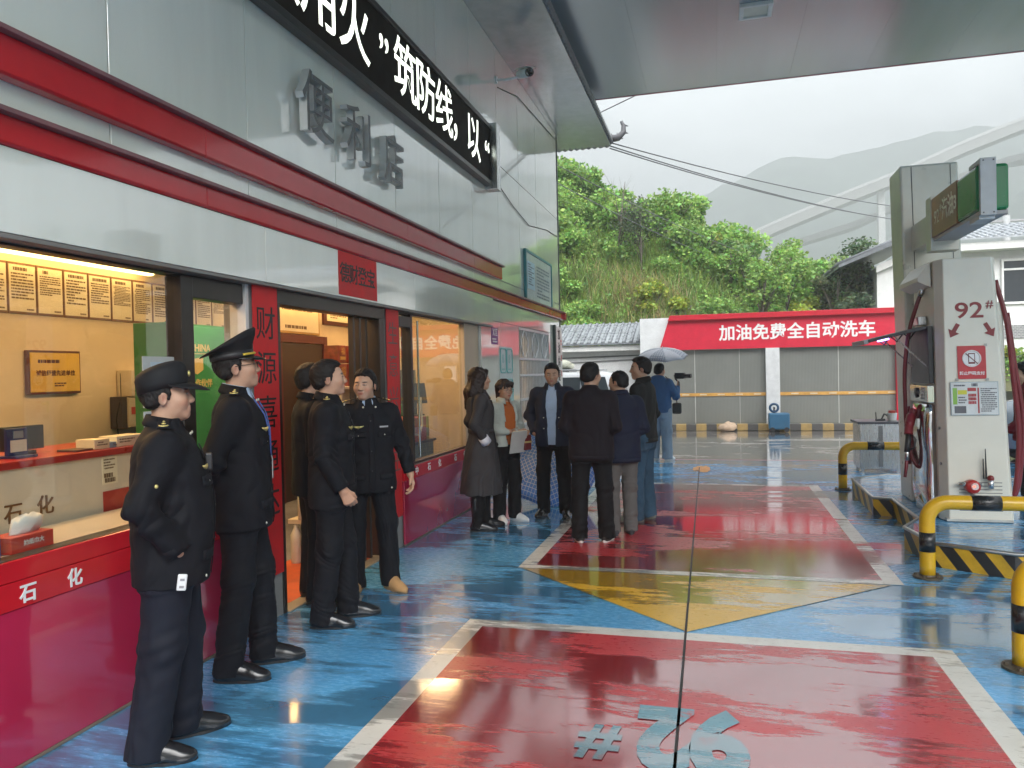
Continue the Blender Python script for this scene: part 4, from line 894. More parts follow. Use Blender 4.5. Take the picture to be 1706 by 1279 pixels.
mb = MB().box(-1.97, 1.26, 21.0, 21.05, .17, 2.14).box(1.60, 4.36, 21.0, 21.05, .17, 2.14); mb.build('side_panel', ribbed(), t)
mb = MB().box(-.55, -.53, 20.99, 20.999, .17, 2.14).box(3.02, 3.04, 20.99, 20.999, .17, 2.14).box(.6, .61, 20.99, 20.999, .17, 2.14); mb.build('panel_seam', M('pale_seam', (.5, .5, .46), .4), t)
bx('column', CWW, t, 1.26, 1.60, 20.85, 21.15, .0, 2.139, bevel=.006); bx('column', CWW, t, -1.97, -1.80, 20.88, 21.15, 0, 2.139)
bx('red_column', CWR, t, 4.36, 4.45, 20.88, 21.15, 0, 2.139)
mb = MB().box(-1.97, 1.26, 20.985, 20.998, .90, .985).box(1.60, 4.36, 20.985, 20.998, .90, .985); bt = mb.build('orange_stripe', M('faded_orange_tape', (.62, .33, .08), .45, var=.15), t)
mb = MB()
for k in range(14): mb.box(-1.8+.46*k, -1.62+.46*k, 20.98, 20.9845, .925, .96)
mb.build('print', M('faded_cream_print', (.66, .55, .36), .5), bt)
bx('kerb', stripes('faded_kerb_stripes', (.40, .27, .10), (.09, .085, .08), (1, 0, 0), .52), t, -1.97, 4.45, 20.70, 20.98, 0, .17, bevel=.01)
bx('back_wall', CWW, t, -1.97, 4.46, 24.0, 24.1, 0, 2.9); bx('roof', M('dull_white_roof', (.5, .5, .5), .5), t, -1.97, 4.46, 21.3, 24.1, 2.95, 3.0)
t = thing('pressure_washer', 'blue pressure washer with a hose reel by the white column', 'washer', (1.5, 20.45, 0))
BLU = M('washer_blue', (.03, .12, .22), .4, dirt=.25)
bx('case', BLU, t, 1.28, 1.78, 20.28, 20.64, .06, .47, bevel=.03)
mb = MB(); mb.smooth = True
mb.tube(arc((1.42, 20.5, .60), .10, 0, 2*PI, XP, ZP, 18), .03, 8, False); mb.build('hose_reel', M('reel_blue', (.02, .07, .14), .35), t)
MB().tube([(1.42, 20.5, .47), (1.42, 20.5, .62)], .02, 8).box(1.40, 1.44, 20.4, 20.6, .58, .62).build('reel_stand', BLK, t)
mb = MB()
for x in (1.36, 1.70): mb.lathe([(.06, -.02), (.06, .02)], (x, 20.27, .06), 14, (0, 1, 0))
mb.build('wheel', BLK, t)
t = thing('crumpled_sack', 'pale crumpled sack lying on the striped kerb', 'sack', (.2, 20.6, 0))
rnd = np.random.RandomState(5); mb = MB(); mb.smooth = True
mb.rings([[(.28+r*math.cos(2*PI*k/12)*(1+.35*rnd.randn()*.5), 20.58+.6*r*math.sin(2*PI*k/12)*(1+.2*rnd.randn()), z+.02*rnd.randn()) for k in range(12)] for r, z in ((.18, .01), (.22, .08), (.17, .17), (.06, .23))]); mb.build('sack', M('pale_sackcloth', (.55, .40, .28), .8, var=.3), t)
# ================================================================ BUILDINGS BEHIND
def corrugate(mb, x0, x1, y0, z0, y1, z1, pitch=.2, r=.055, thick=.05):
    mb.prism([(x0, y0, z0), (x0, y1, z1), (x0, y1, z1-thick), (x0, y0, z0-thick)], (x1-x0, 0, 0)); x = x0+pitch/2; mb.smooth = True
    N = 7
    while x < x1:
        for k in range(N):      # stepped cover tiles
            a = Vector((x, y0+(y1-y0)*k/N, z0+(z1-z0)*k/N+.012)); b = Vector((x, y0+(y1-y0)*(k+1)/N, z0+(z1-z0)*(k+1)/N))
            mb.tube([a, b], [r, r*.8], 6)
        x += pitch
    mb.smooth = False
t = thing('tiled_outbuilding', 'low white outbuilding with a grey tiled roof left of the car wash', 'outbuilding', (-5, 23, 0))
bx('wall', WHITE, t, -11, -1.985, 22.0, 24.2, 0, 2.36); mb = MB(); corrugate(mb, -11.2, -1.99, 21.65, 2.42, 23.4, 3.08); mb.build('roof', M('wet_grey_roof_tile', (.20, .215, .23), .28, var=.25, scale=3), t)
bx('eaves_board', M('white_board_paint', (.70, .70, .68), .5), t, -11.2, -1.99, 21.72, 21.9, 2.20, 2.355)
mb = MB().tube([(-11, 21.98, 2.06), (-6, 21.97, 2.00), (-2.0, 21.98, 2.06)], .02, 6).tube([(-11, 21.98, 1.94), (-5, 21.97, 1.86), (-2.0, 21.98, 1.95)], .015, 6); mb.build('wiring', M('grey_wire', (.15, .15, .15), .5), t)
t = thing('white_house', 'white house with grey tiled roofs behind the fuel pump', 'house', (9, 29, 0))
bx('wall', WHITE, t, 5.0, 6.9, 26.5, 33, 0, 4.75, bevel=0); bx('wall', WHITE, t, 6.9, 17, 26.2, 33, 0, 5.2, bevel=0)
RT = M('pale_wet_roof', (.33, .35, .37), .25, var=.2, scale=3)
mb = MB().prism([(3.75, 25.6, 4.68), (3.75, 25.6, 4.78), (6.6, 25.6, 5.95), (6.6, 25.6, 5.80)], (0, 8, 0))
mb.smooth = True; yy = 25.7
while yy < 33.5: mb.tube([(3.72, yy, 4.80), (6.6, yy, 5.96)], .06, 6); yy += .22
mb.smooth = False; mb.build('roof', M('dark_wet_roof', (.13, .14, .15), .3, var=.2), t)
MB().prism([(4.95, 26.3, 4.55), (4.95, 26.3, 4.75), (6.6, 26.3, 5.5), (6.6, 26.3, 5.2)], (0, .19, 0)).build('gable_board', M('white_board_paint'), t)
mb = MB(); corrugate(mb, 6.62, 17.2, 25.5, 5.35, 28.4, 6.15, .22, .06); mb.build('roof', RT, t)
bx('eaves_board', M('white_board_paint'), t, 6.62, 17.2, 25.62, 26.19, 5.0, 5.22)
for i, x in enumerate((8.45, 11.2)):
    f = MB().box(x-.06, x+1.5, 26.13, 26.199, 3.38, 3.45).box(x-.06, x+1.5, 26.13, 26.199, 4.68, 4.75).box(x-.06, x, 26.13, 26.199, 3.45, 4.68).box(x+1.44, x+1.5, 26.13, 26.199, 3.45, 4.68).box(x+.60, x+.66, 26.13, 26.199, 3.45, 4.45).box(x, x+1.44, 26.13, 26.199, 4.40, 4.46).build('window', M('white_board_paint'), t)
    bx('pane', M('dark_window_pane', (.035, .04, .045), .08), f, x, x+1.44, 26.16, 26.17, 3.45, 4.68)
def bricks():
    m = M('grey_brickwork', (.20, .20, .20), .7); nt = m.node_tree; L = nt.links.new; b = nt.nodes['Principled BSDF']; tc = node(nt, 'TexCoord'); mp = node(nt, 'Mapping'); mp.inputs['Rotation'].default_value = (PI/2, 0, 0)
    L(tc.outputs['Object'], mp.inputs[0]); k = node(nt, 'TexBrick'); k.inputs['Scale'].default_value = 5; k.inputs['Color1'].default_value = (.16, .16, .17, 1); k.inputs['Color2'].default_value = (.24, .24, .24, 1); k.inputs['Mortar'].default_value = (.5, .5, .48, 1); L(mp.outputs[0], k.inputs['Vector']); L(k.outputs[0], b.inputs['Base Color']); return m
bx('brick_panel', bricks(), t, 8.3, 10.6, 26.17, 26.199, 2.35, 2.75, bevel=0)

# ================================================================ VEHICLES
def car(name, lab, loc, rz, col, lightbar=False, plough=False):
    t = thing(name, lab, 'car'); PM = M('car_paint_'+name+str(len(MATS)), col, .22, coat=.6, var=.03); GL = M('car_glass', (.05, .065, .075), .05, spec=.8)
    # half-outline of the body at several heights: x along, y across
    secs = [(.25, -2.25, 2.2, .80), (.45, -2.30, 2.28, .88), (.75, -2.30, 2.26, .91), (.98, -2.26, 2.10, .90), (1.05, -2.22, 1.30, .86)]
    def ring(z, x0, x1, w):
        P = []
        for sx, xx in ((1, x1), (-1, x0)):
            c = [(xx-sx*.35, sx*w), (xx-sx*.1, sx*w*.86), (xx, sx*w*.5)] if sx > 0 else [(xx+.35, -w), (xx+.1, -w*.86), (xx, -w*.5)]
            P += [(a, b, z) for a, b in c]+[(a, -b, z) for a, b in c[::-1]]
        return P
    mb = MB(); mb.smooth = True; mb.rings([ring(*s) for s in secs]); mb.build('body', PM, t, world=False)
    cab = [(1.05, -2.20, 1.25, .84), (1.30, -2.12, .80, .78), (1.55, -2.0, .38, .70), (1.62, -1.9, .20, .62)]
    mb = MB(); mb.smooth = True; mb.rings([ring(*s) for s in cab]); mb.build('roof', PM, t, world=False)
    for sy in (-1, 1):
        for xa, xb in ((-1.95, -1.35), (-1.25, -.35), (-.25, .62)):
            mb = MB(); tb = .30 if xb > .5 else (.0 if xa > -1.9 else -.12)
            q = [(xa, sy*.855, 1.09), (xb, sy*.855, 1.09), (xb-tb*1.0, sy*.73, 1.50), (xa+(.12 if xa < -1.9 else 0), sy*.73, 1.50)]
            mb.prism(q, (0, sy*.012, 0)); mb.build('side_window', GL, t, world=False)
    mb = MB().prism([(1.22, -.68, 1.10), (1.22, .68, 1.10), (.42, .56, 1.555), (.42, -.56, 1.555)], (.012, 0, .022)); mb.build('windscreen', GL, t, world=False)
    mb = MB().prism([(-2.19, -.62, 1.12), (-2.19, .62, 1.12), (-2.05, .55, 1.50), (-2.05, -.55, 1.50)], (-.02, 0, .006)); mb.build('rear_window', GL, t, world=False)
    for sx in (-1.4, 1.42):
        for sy in (-1, 1):
            mb = MB(); mb.smooth = False; mb.lathe([(.20, -.11), (.33, -.11), (.345, -.08), (.345, .08), (.33, .11), (.20, .11)], (sx, sy*.80, .345), 24, (0, sy, 0), False); w = mb.build('wheel', M('tyre_rubber', (.02, .02, .02), .8), t, world=False)
            mb = MB(); mb.lathe([(.001, .07), (.06, .09), (.20, .06), (.20, -.1)], (sx, sy*.80, .345), 20, (0, sy, 0), False); mb.build('rim', STEEL, w, world=False)
    for sy in (-.62, .62):
        MB().cbox((2.19, sy, .78), (.16, .36, .14)).build('headlight', M('lamp_glass', (.6, .62, .64), .1), t, .03, world=False); MB().cbox((-2.27, sy*1.1, .85), (.08, .2, .3)).build('tail_light', M('tail_red', (.35, .02, .02), .2), t, .02, world=False)
    for sy in (-1, 1): MB().tube([(-1.7, sy*.58, 1.66), (.2, sy*.58, 1.68)], .02, 8).build('roof_rail', STEEL, t, world=False)
    if lightbar:
        MB().box(-.95, -.35, -.5, .5, 1.63, 1.70).build('rack', BLK, t, .01, world=False)
    t.location = loc; t.rotation_euler = (0, 0, rz); return t
car('parked_car', 'white car parked before the outbuilding behind the group of people', (-4.3, 18.3, 0), 0.0 if False else PI, (.68, .69, .70), True)
s = thing('roof_bundle', 'pale bundle tied on the white car roof', 'bundle', (-3.65, 18.3, 1.70))
rnd = np.random.RandomState(9); mb = MB(); mb.smooth = True
mb.rings([[(-3.65+r*math.cos(2*PI*k/14)*(1+.12*rnd.randn()), 18.2+1.1*r*math.sin(2*PI*k/14), z+.02*rnd.randn()) for k in range(14)] for r, z in ((.24, 1.70), (.36, 1.76), (.33, 1.84), (.14, 1.90))]); mb.build('sackcloth', M('pale_bundle', (.60, .60, .48), .8, var=.2), s)
car('parked_car', 'grey blue car beyond the right hoses, cut off by the frame', (6.6, 14.8, 0), -2.55, (.16, .22, .28))

# ================================================================ POLES AND WIRES
t = thing('utility_pole', 'concrete utility pole with insulators above the white house roof', 'utility pole', (11.6, 36, 0))
mb = MB(); mb.smooth = True; mb.lathe([(.20, 0), (.14, 7.7), (.001, 7.71)], (11.75, 36, 0), 12); mb.build('shaft', M('concrete_pole', (.35, .36, .36), .7, dirt=.2), t)
MB().box(10.7, 12.8, 35.95, 36.05, 6.9, 7.0).box(10.9, 12.6, 35.95, 36.05, 7.45, 7.53).build('cross_arm', M('galvanised', (.3, .3, .31), .5, metal=.5), t)
for x, z in ((10.75, 7.0), (11.25, 7.0), (12.3, 7.0), (12.75, 7.0), (10.95, 7.53), (12.5, 7.53), (11.75, 7.7)):
    mb = MB(); mb.lathe([(.03, 0), (.03, .06), (.08, .07), (.05, .13), (.08, .15), (.05, .21), (.03, .30), (.001, .31)], (x, 36, z), 8); mb.build('insulator', M('brown_insulator', (.10, .08, .08), .3), t)
def sagline(a, b, sag, n=16): a = Vector(a); b = Vector(b); return [a.lerp(b, k/n)-Vector((0, 0, sag*4*k/n*(1-k/n))) for k in range(n+1)]
WIREM = M('dark_wire', (.10, .105, .11), .6)
for i, (a, b) in enumerate((((-2.03, 15.8, 6.34), (10.95, 36, 7.85)), ((-2.03, 15.8, 6.27), (10.75, 36, 7.3)), ((-2.03, 15.8, 6.22), (11.25, 36, 7.3)))):
    tag(MB().tube(sagline(a, b, .35+.05*i), .014, 5).build('power_line', WIREM), ['topmost of three power lines from the shop roof corner to the pole', 'middle power line of the three running to the pole', 'lowest power line of the three running to the pole'][i], 'power line', 'power lines')
tag(MB().tube([(-2.4, 15.4, 6.75), (-1.30, 14.08, 6.64)], .010, 5).build('stay_wire', WIREM), 'short stay wire between the shop roof and the canopy edge', 'wire')
for i, (a, b) in enumerate((((-4.2, 15.79, 6.26), (4, 44, 6.5)), ((-3.6, 15.79, 6.26), (6, 44, 6.5)))):
    tag(MB().tube(sagline(a, b, .5), .011, 5).build('power_line', WIREM), ['thin power line falling behind the hill shrubs, nearer the wall', 'thin power line falling behind the hill shrubs, farther from the wall'][i], 'power line', 'power lines')

# ================================================================ HILL AND GREENERY
def npnoise(x, y, s):
    return (np.sin(x*1.7*s+1.3)*np.cos(y*1.3*s-.7)+.6*np.sin(x*3.1*s+y*2.3*s+2.1)+.35*np.sin(x*6.7*s-y*5.1*s+.4))/1.95
RX = [-40, -14, -6, -4.2, -2, 0, 2.3, 5, 8, 14, 40]; RZ = [10.5, 10.3, 9.3, 8.9, 8.2, 6.7, 4.9, 3.8, 3.4, 3.3, 3]
def hill_z(x, y):
    top_ = np.interp(x, RX, RZ); s = np.clip((y-24.3)/8.5, 0, 1); s = s**.75
    return .8+(top_-.8)*s+.22*npnoise(x, y, .7)*np.clip((y-24)/2, 0, 1)+np.clip(y-33, 0, 40)*.02
xs = np.arange(-40, 41, .7); ys = np.concatenate([np.arange(24.25, 36, .5), np.arange(36, 90, 3)])
GX, GY = np.meshgrid(xs, ys); GZ = hill_z(GX, GY)
V = np.stack([GX, GY, GZ], -1).reshape(-1, 3); nx = len(xs); ny = len(ys)
mb = MB(); mb.smooth = True; mb.add([tuple(v) for v in V], [(j*nx+i, j*nx+i+1, (j+1)*nx+i+1, (j+1)*nx+i) for j in range(ny-1) for i in range(nx-1)])
tag(mb.build('hillside', M('hill_soil', (.085, .085, .04), .95, var=.5, scale=1.2)), kind='structure')

def leafmat(name, c, var=.35, tr=.35):
    m = bpy.data.materials.new(name); m.use_nodes = True; nt = m.node_tree; L = nt.links.new; b = nt.nodes['Principled BSDF']
    at = node(nt, 'Attribute'); at.attribute_name = 'tint'
    v = node(nt, 'VectorMath', operation='MULTIPLY'); v.inputs[0].default_value = c; L(at.outputs['Color'], v.inputs[1])
    L(v.outputs[0], b.inputs['Base Color']); b.inputs['Roughness'].default_value = .45; b.inputs['Specular IOR Level'].default_value = .35
    tl = node(nt, 'BsdfTranslucent'); L(v.outputs[0], tl.inputs[0]); s = node(nt, 'MixShader'); s.inputs[0].default_value = tr
    L(b.outputs[0], s.inputs[1]); L(tl.outputs[0], s.inputs[2]); L(s.outputs[0], nt.nodes['Material Output'].inputs[0]); return m
LEAF = leafmat('fresh_leaf', (.22, .36, .085)); LEAFD = leafmat('dark_leaf', (.085, .14, .055)); LEAFY = leafmat('yellow_leaf', (.32, .38, .06)); DRY = leafmat('dry_grass_blade', (.50, .43, .22)); LEAFG = leafmat('grass_blade', (.22, .31, .08))
BARK = M('bark', (.10, .085, .065), .9, var=.3, scale=12, bump=.5, bscale=30)
def leaves(C, size, seed, tint, lean=None, aspect=1.8):
    """one pointed leaf (a folded quad) per centre; returns verts, faces, per-vertex tint"""
    r = np.random.RandomState(seed); n = len(C)
    d = r.randn(n, 3); d[:, 2] = d[:, 2]*.5-.15 if lean is None else d[:, 2]*.3+lean
    d /= np.linalg.norm(d, axis=1)[:, None]; q = np.cross(d, r.randn(n, 3)); q /= np.linalg.norm(q, axis=1)[:, None]
    s = (size*(.6+.8*r.rand(n)))[:, None]
    a = C-d*s*.5*aspect/1.8; b = C+q*s*.5/aspect*1.2; c = C+d*s*.5*aspect/1.8; e = C-q*s*.5/aspect*1.2
    V = np.stack([a, b, c, e], 1).reshape(-1, 3); F = np.arange(4*n).reshape(-1, 4); return V, F, np.repeat(tint, 4, 0)
def raw(name, V, F, mats, tint=None, mi=None, smooth=False):
    me = bpy.data.meshes.new(name); me.vertices.add(len(V)); me.vertices.foreach_set('co', np.ascontiguousarray(V, dtype=np.float32).ravel())
    k = F.shape[1]; me.loops.add(F.size); me.loops.foreach_set('vertex_index', F.astype(np.int32).ravel()); me.polygons.add(len(F)); me.polygons.foreach_set('loop_start', np.arange(0, F.size, k, dtype=np.int32))
    for m in mats: me.materials.append(m)
    if mi is not None: me.polygons.foreach_set('material_index', np.asarray(mi, dtype=np.int32))
    me.polygons.foreach_set('use_smooth', np.full(len(F), smooth)); me.update(calc_edges=True)
    if tint is not None:
        ca = me.color_attributes.new('tint', 'FLOAT_COLOR', 'POINT'); ca.data.foreach_set('color', np.concatenate([tint, np.ones((len(tint), 1))], 1).astype(np.float32).ravel())
    return me
def obj(name, me, parent=None):
    o = bpy.data.objects.new(name, me); COL.objects.link(o)
    if parent is not None: o.parent = parent
    return o
def tints(n, seed, lo=.6, hi=1.5, hue=.12):
    r = np.random.RandomState(seed); b = lo+(hi-lo)*r.rand(n, 1)**1.3
    return b*np.array([[1, 1, 1]])*(1+hue*r.randn(n, 3)*np.array([[1.2, .4, .6]]))
r = np.random.RandomState(1)
# ground cover: foliage too dense to count
n = 80000; X = r.uniform(-9, 13, n); Y = 24.3+8.7*r.rand(n)**.8; clump = npnoise(X, Y, 1.1)+.6*npnoise(X+7, Y-3, 2.7)
Z = hill_z(X, Y)+np.clip(.30+.42*clump, .02, 1.2)*r.rand(n)**.5
tn = tints(n, 4, .55, 1.5)*(1+.28*np.clip(clump, -1, 1))[:, None]
drymask = np.exp(-(((X+2.9)/1.9)**2+((Y-26.9)/1.15)**2))+.7*np.exp(-(((X+1.0)/2.4)**2+((Y-25.6)/.8)**2))+.5*np.exp(-(((X+4.6)/.8)**2+((Y-25.0)/.5)**2)); keep = r.rand(n) > drymask*.45
C = np.stack([X, Y, Z], 1)[keep]; V, F, tt = leaves(C, .125, 2, tn[keep])
tag(obj('hill_undergrowth', raw('hill_undergrowth', V, F, [LEAF], tt)), kind='stuff', label='fresh green undergrowth covering the hillside', cat='undergrowth')
# grass blades: long arching, partly dry
def blades(name, P, h, seed, tn, m, lab, w=.018):
    r = np.random.RandomState(seed); n = len(P); az = r.rand(n)*2*PI; L_ = h*(.6+.8*r.rand(n)); bend = .35+.6*r.rand(n)
    D = np.stack([np.cos(az), np.sin(az), np.zeros(n)], 1); S = np.stack([-np.sin(az), np.cos(az), np.zeros(n)], 1)*w; U = np.array([[0, 0, 1.]])
    q = []
    for s, ww in ((0, 1), (.55, .8), (1, .1)):
        c = P+U*(L_*(s-.38*bend*s*s))[:, None]+D*(L_*bend*.75*s*s)[:, None]; q += [c-S*ww, c+S*ww]
    V = np.stack(q, 1).reshape(-1, 3); b = np.arange(n)[:, None]*6; F = np.concatenate([b+np.array([[0, 1, 3, 2]]), b+np.array([[2, 3, 5, 4]])])
    o = obj(name, raw(name, V, F, [m], np.repeat(tn, 6, 0))); tag(o, lab, 'grass', kind='stuff'); return o
def scatter(n, cx, cy_, sx, sy, seed):
    r = np.random.RandomState(seed); x = cx+sx*r.randn(n); y = np.clip(cy_+sy*r.randn(n), 24.4, 32); return np.stack([x, y, hill_z(x, y)-.02], 1)
P = np.concatenate([scatter(1900, -2.6, 27.1, .8, .5, 1), scatter(700, -1.0, 25.9, 1.1, .4, 2), scatter(500, -4.6, 25.0, .4, .3, 3), scatter(300, .8, 26.0, 1.0, .5, 9)])
blades('dry_grass', P, .75, 3, tints(len(P), 5, .5, 1.4), DRY, 'dry straw coloured grass in tufts on the hillside', .016)
P = np.concatenate([scatter(2000, -2.4, 27.6, 2.2, .9, 4), scatter(1700, -1.2, 25.8, 2.6, .7, 5), scatter(1000, -5, 26.5, 1.2, .8, 6), scatter(900, -2.9, 29.3, .8, .6, 8)])
blades('tall_grass', P, .9, 6, tints(len(P), 7, .6, 1.5), LEAFG, 'long arching green grass between the dry tufts', .016)
P = scatter(900, -4.2, 24.9, .7, .3, 12); blades('yellow_weeds', P, .5, 6, tints(len(P), 7, .6, 1.5), leafmat('yellow_weed', (.42, .33, .05)), 'yellow flowering weeds at the foot of the hillside', .03)

# shrubs: a few moulds, copied as individuals
def crown_pts(n, R, H, seed, k=14, gap=.5):
    """points clustered on leafy sprays through a crown of radius R and height H (z from 0)"""
    r = np.random.RandomState(seed); c = r.randn(k, 3); c /= np.linalg.norm(c, axis=1)[:, None]; c *= (r.rand(k, 1)**.4); c = c*np.array([[R, R, H*.5]])*.8+np.array([[0, 0, H*.52]])
    rad = R*gap*(.5+.7*r.rand(k)); i = r.randint(0, k, n); d = r.randn(n, 3); d /= np.linalg.norm(d, axis=1)[:, None]
    return c[i]+d*(rad[i]*(r.rand(n)**.45))[:, None]*np.array([[1, 1, .7]]), c, i
def shrub_mesh(n, R, H, seed, m, size, k=10):
    P, c, i = crown_pts(n, R, H, seed, k); P[:, 2] = np.abs(P[:, 2]); tn = tints(n, seed+50, .6, 1.45)*(.8+.5*np.random.RandomState(seed).rand(k))[i][:, None]
    V, F, tt = leaves(P, size, seed, tn); return raw('foliage', V, F, [m], tt)
def stem_mb(seed, R, H, n=5):
    rd = random.Random(seed); mb = MB()
    for k in range(n):
        a = rd.uniform(0, 2*PI); e = Vector((math.cos(a)*R*.6, math.sin(a)*R*.6, H*.7)); mb.tube([(0, 0, -.1), e*.45+Vector((0, 0, H*.12)), e], [.03, .02, .008], 5)
    return mb
moulds = []
for k, (m, R, H, n, s) in enumerate(((LEAF, .75, 1.1, 2300, .115), (LEAFY, .6, .9, 1700, .11), (leafmat('mid_leaf', (.13, .22, .06)), .8, 1.3, 2300, .115), (LEAF, 1.0, 1.6, 3600, .12))):
    t = thing('hill_shrub', 'x', 'shrub', (0, 0, 0), 'shrubs on the hillside'); obj('foliage', shrub_mesh(n, R, H, 20+k, m, s), t); stem_mb(k, R, H).build('stem', BARK, t, world=False); moulds.append([t, 0])
lab = ['fresh green rounded shrub among the others on the hillside', 'yellow green low shrub among the others on the hillside', 'mid green dense shrub among the others on the hillside', 'large fresh green shrub among the others on the hillside']
rd = random.Random(11); cnt = 0; tries = 0
while cnt < 120 and tries < 4000:
    tries += 1
    x = rd.uniform(-8, 9); y = rd.uniform(24.9, 33.5)
    dm = .6*math.exp(-(((x+2.6)/1.2)**2+((y-27.0)/.9)**2))+.3*math.exp(-(((x+1.2)/2.2)**2+((y-25.7)/.6)**2))
    if rd.random() < dm*1.2 or (y < 28.5 and rd.random() < .25): continue
    k = rd.choice((0, 0, 1, 2, 3, 3, 0) if y > 28 else (0, 1, 1, 2)); md = moulds[k]
    o = md[0] if md[1] == 0 else copy_tree(md[0]); md[1] += 1
    o.location = (x, y, float(hill_z(x, y))-.08); o.rotation_euler = (0, 0, rd.uniform(0, 6.28)); s = rd.uniform(.6, 1.35)*(.85 if y < 28 else 1.2); o.scale = (s, s, s*rd.uniform(.85, 1.2)); o['label'] = lab[k]; cnt += 1

# trees
def tree(lab, x, y, h, R, seed, m, size=.115, n=4500, trunk=.06, lean=.0, group='trees behind the car wash', z=None, bare=False, cz=.45, k=16, gap=.42):
    z0 = float(hill_z(x, y)) if z is None else z; t = thing('broadleaf_tree' if not bare else 'bare_tree', lab, 'tree', (x, y, z0-.1), group); rd = random.Random(seed)
    Hc = h*(1-cz); P, c, i = crown_pts(n, R, Hc, seed, k, gap); P[:, 2] += h*cz; c = c+np.array([[0, 0, h*cz]])
    P[:, 0] += lean*P[:, 2]; c[:, 0] += lean*c[:, 2]
    mb = MB(); mb.smooth = True; topv = Vector((lean*h*.85, 0, h*.85)); mid = Vector((lean*h*.4+rd.uniform(-.1, .1)*h*.3, rd.uniform(-.1, .1), h*.45))
    mb.tube([(0, 0, -.2), mid*.5, mid, topv], [trunk, trunk*.85, trunk*.65, trunk*.2], 7)
    for q in c:
        e = Vector(q); f = rd.uniform(.35, .75); b = mid.lerp(topv, max(0, min(1, (e.z*f-mid.z)/max(.1, topv.z-mid.z)))) if e.z*f > mid.z else mid*(max(.5, e.z*f/mid.z))
        mb.tube([b, b.lerp(e, .5)+Vector((0, 0, .06*h)), e], [trunk*.38, trunk*.25, trunk*.08], 5)
        if bare:
            for q2 in range(4):
                dd = Vector((rd.uniform(-1, 1), rd.uniform(-1, 1), rd.uniform(.1, 1.2)))*h*.13; mb.tube([e*.9+b*.1, e+dd], [trunk*.12, trunk*.04], 4)
    mb.build('trunk', BARK, t, world=False)
    if not bare:
        tn = tints(n, seed+9, .55, 1.45)*(.75+.6*np.random.RandomState(seed+1).rand(k))[i][:, None]; V, F, tt = leaves(P, size, seed, tn, aspect=2.0); obj('crown', raw('crown', V, F, [m], tt), t)
    return t
tree('slender light green tree rising over the left part of the red fascia', 1.5, 26.0, 3.1, .85, 1, LEAF, n=2000, cz=.38, lean=.06)
tree('feathery light green tree with a bent trunk right of the slender one', 2.2, 27.2, 3.3, .95, 2, LEAF, n=1700, cz=.5, lean=.10, k=12)
tree('bushy yellow green tree close behind the fascia lettering', 2.9, 25.6, 2.9, 1.0, 3, LEAFY, n=2200, cz=.2, z=1.2)
tree('airy olive tree right of the yellow green one', 3.9, 26.8, 3.9, 1.1, 4, leafmat('olive_leaf', (.10, .13, .05)), n=2000, cz=.40, k=13, z=1.5)
tree('dark grey green tree left of the white house eaves', 4.7, 27.6, 4.5, 1.1, 5, LEAFD, n=2600, cz=.28, z=1.5)
tree('dense dark tree half hidden by the house eaves', 5.3, 34.5, 5.4, 1.5, 6, LEAFD, n=2600, cz=.35, z=1.8)
tree('low grey green tree in front of the dark trees by the house', 4.3, 25.4, 2.9, .95, 7, leafmat('grey_leaf', (.075, .11, .06)), n=2200, cz=.15, z=1.2)
tree('small fresh green tree behind the left end of the fascia', .3, 25.6, 3.0, 1.0, 8, LEAF, n=2200, cz=.25, z=1.4)
tree('light green tree on the slope above the fascia', .6, 29.0, 1.9, .9, 9, LEAF, n=1800, cz=.3)
tree('leafless dark tree on the hilltop beside the shop roof', -3.5, 28.2, 4.0, 1.25, 10, None, trunk=.045, cz=.25, bare=True, k=9, lean=.12)
tree('wispy fine leaved tree on the hilltop right of the leafless one', -2.55, 28.2, 3.2, 1.0, 11, leafmat('wispy_leaf', (.07, .10, .05)), size=.10, n=1100, cz=.35, k=12, gap=.5, trunk=.04)
tree('round green tree at the hilltop next to the shop wall', -6.2, 30.0, 2.4, 1.4, 12, LEAF, n=2600, cz=.1)
tree('small dark topped tree on the ridge right of the wispy one', -1.2, 31.5, 2.0, .9, 13, LEAF, n=1500, cz=.2)
# green posts of the slope fence
for i, (x, y) in enumerate(((-4.2, 25.0), (-2.62, 24.75))):
    z = float(hill_z(x, y)); tag(MB().tube([(x, y, z-.3), (x-.02, y, z+.95), (x+.10, y-.02, z+1.2)], .028, 8).build('fence_post', M('bright_green_paint', (.03, .33, .12), .4)), ['green slope fence post left, beside the shop wall', 'green slope fence post behind the outbuilding roof'][i], 'fence post', 'green fence posts')
# wooded slope off to the right
n = 9000; r = np.random.RandomState(31); a = r.uniform(-.9, 1.25, n); rr_ = 34+22*r.rand(n); X = 8+rr_*np.cos(a); Y = 6+rr_*np.sin(a); hz = 1+11*(rr_-34)/22*(1+.2*np.sin(a*9))+.8*np.abs(np.sin(a*23)); Z = hz*(.3+.7*r.rand(n))
kp = (Y < 30) | (X > 24); C = np.stack([X, Y, Z], 1)[kp]; V, F, tt = leaves(C, 1.1, 33, tints(kp.sum(), 34, .5, 1.3)); tag(obj('wooded_slope', raw('wooded_slope', V, F, [LEAFD], tt)), 'far wooded slope beyond the road on the right', 'woods', kind='stuff')

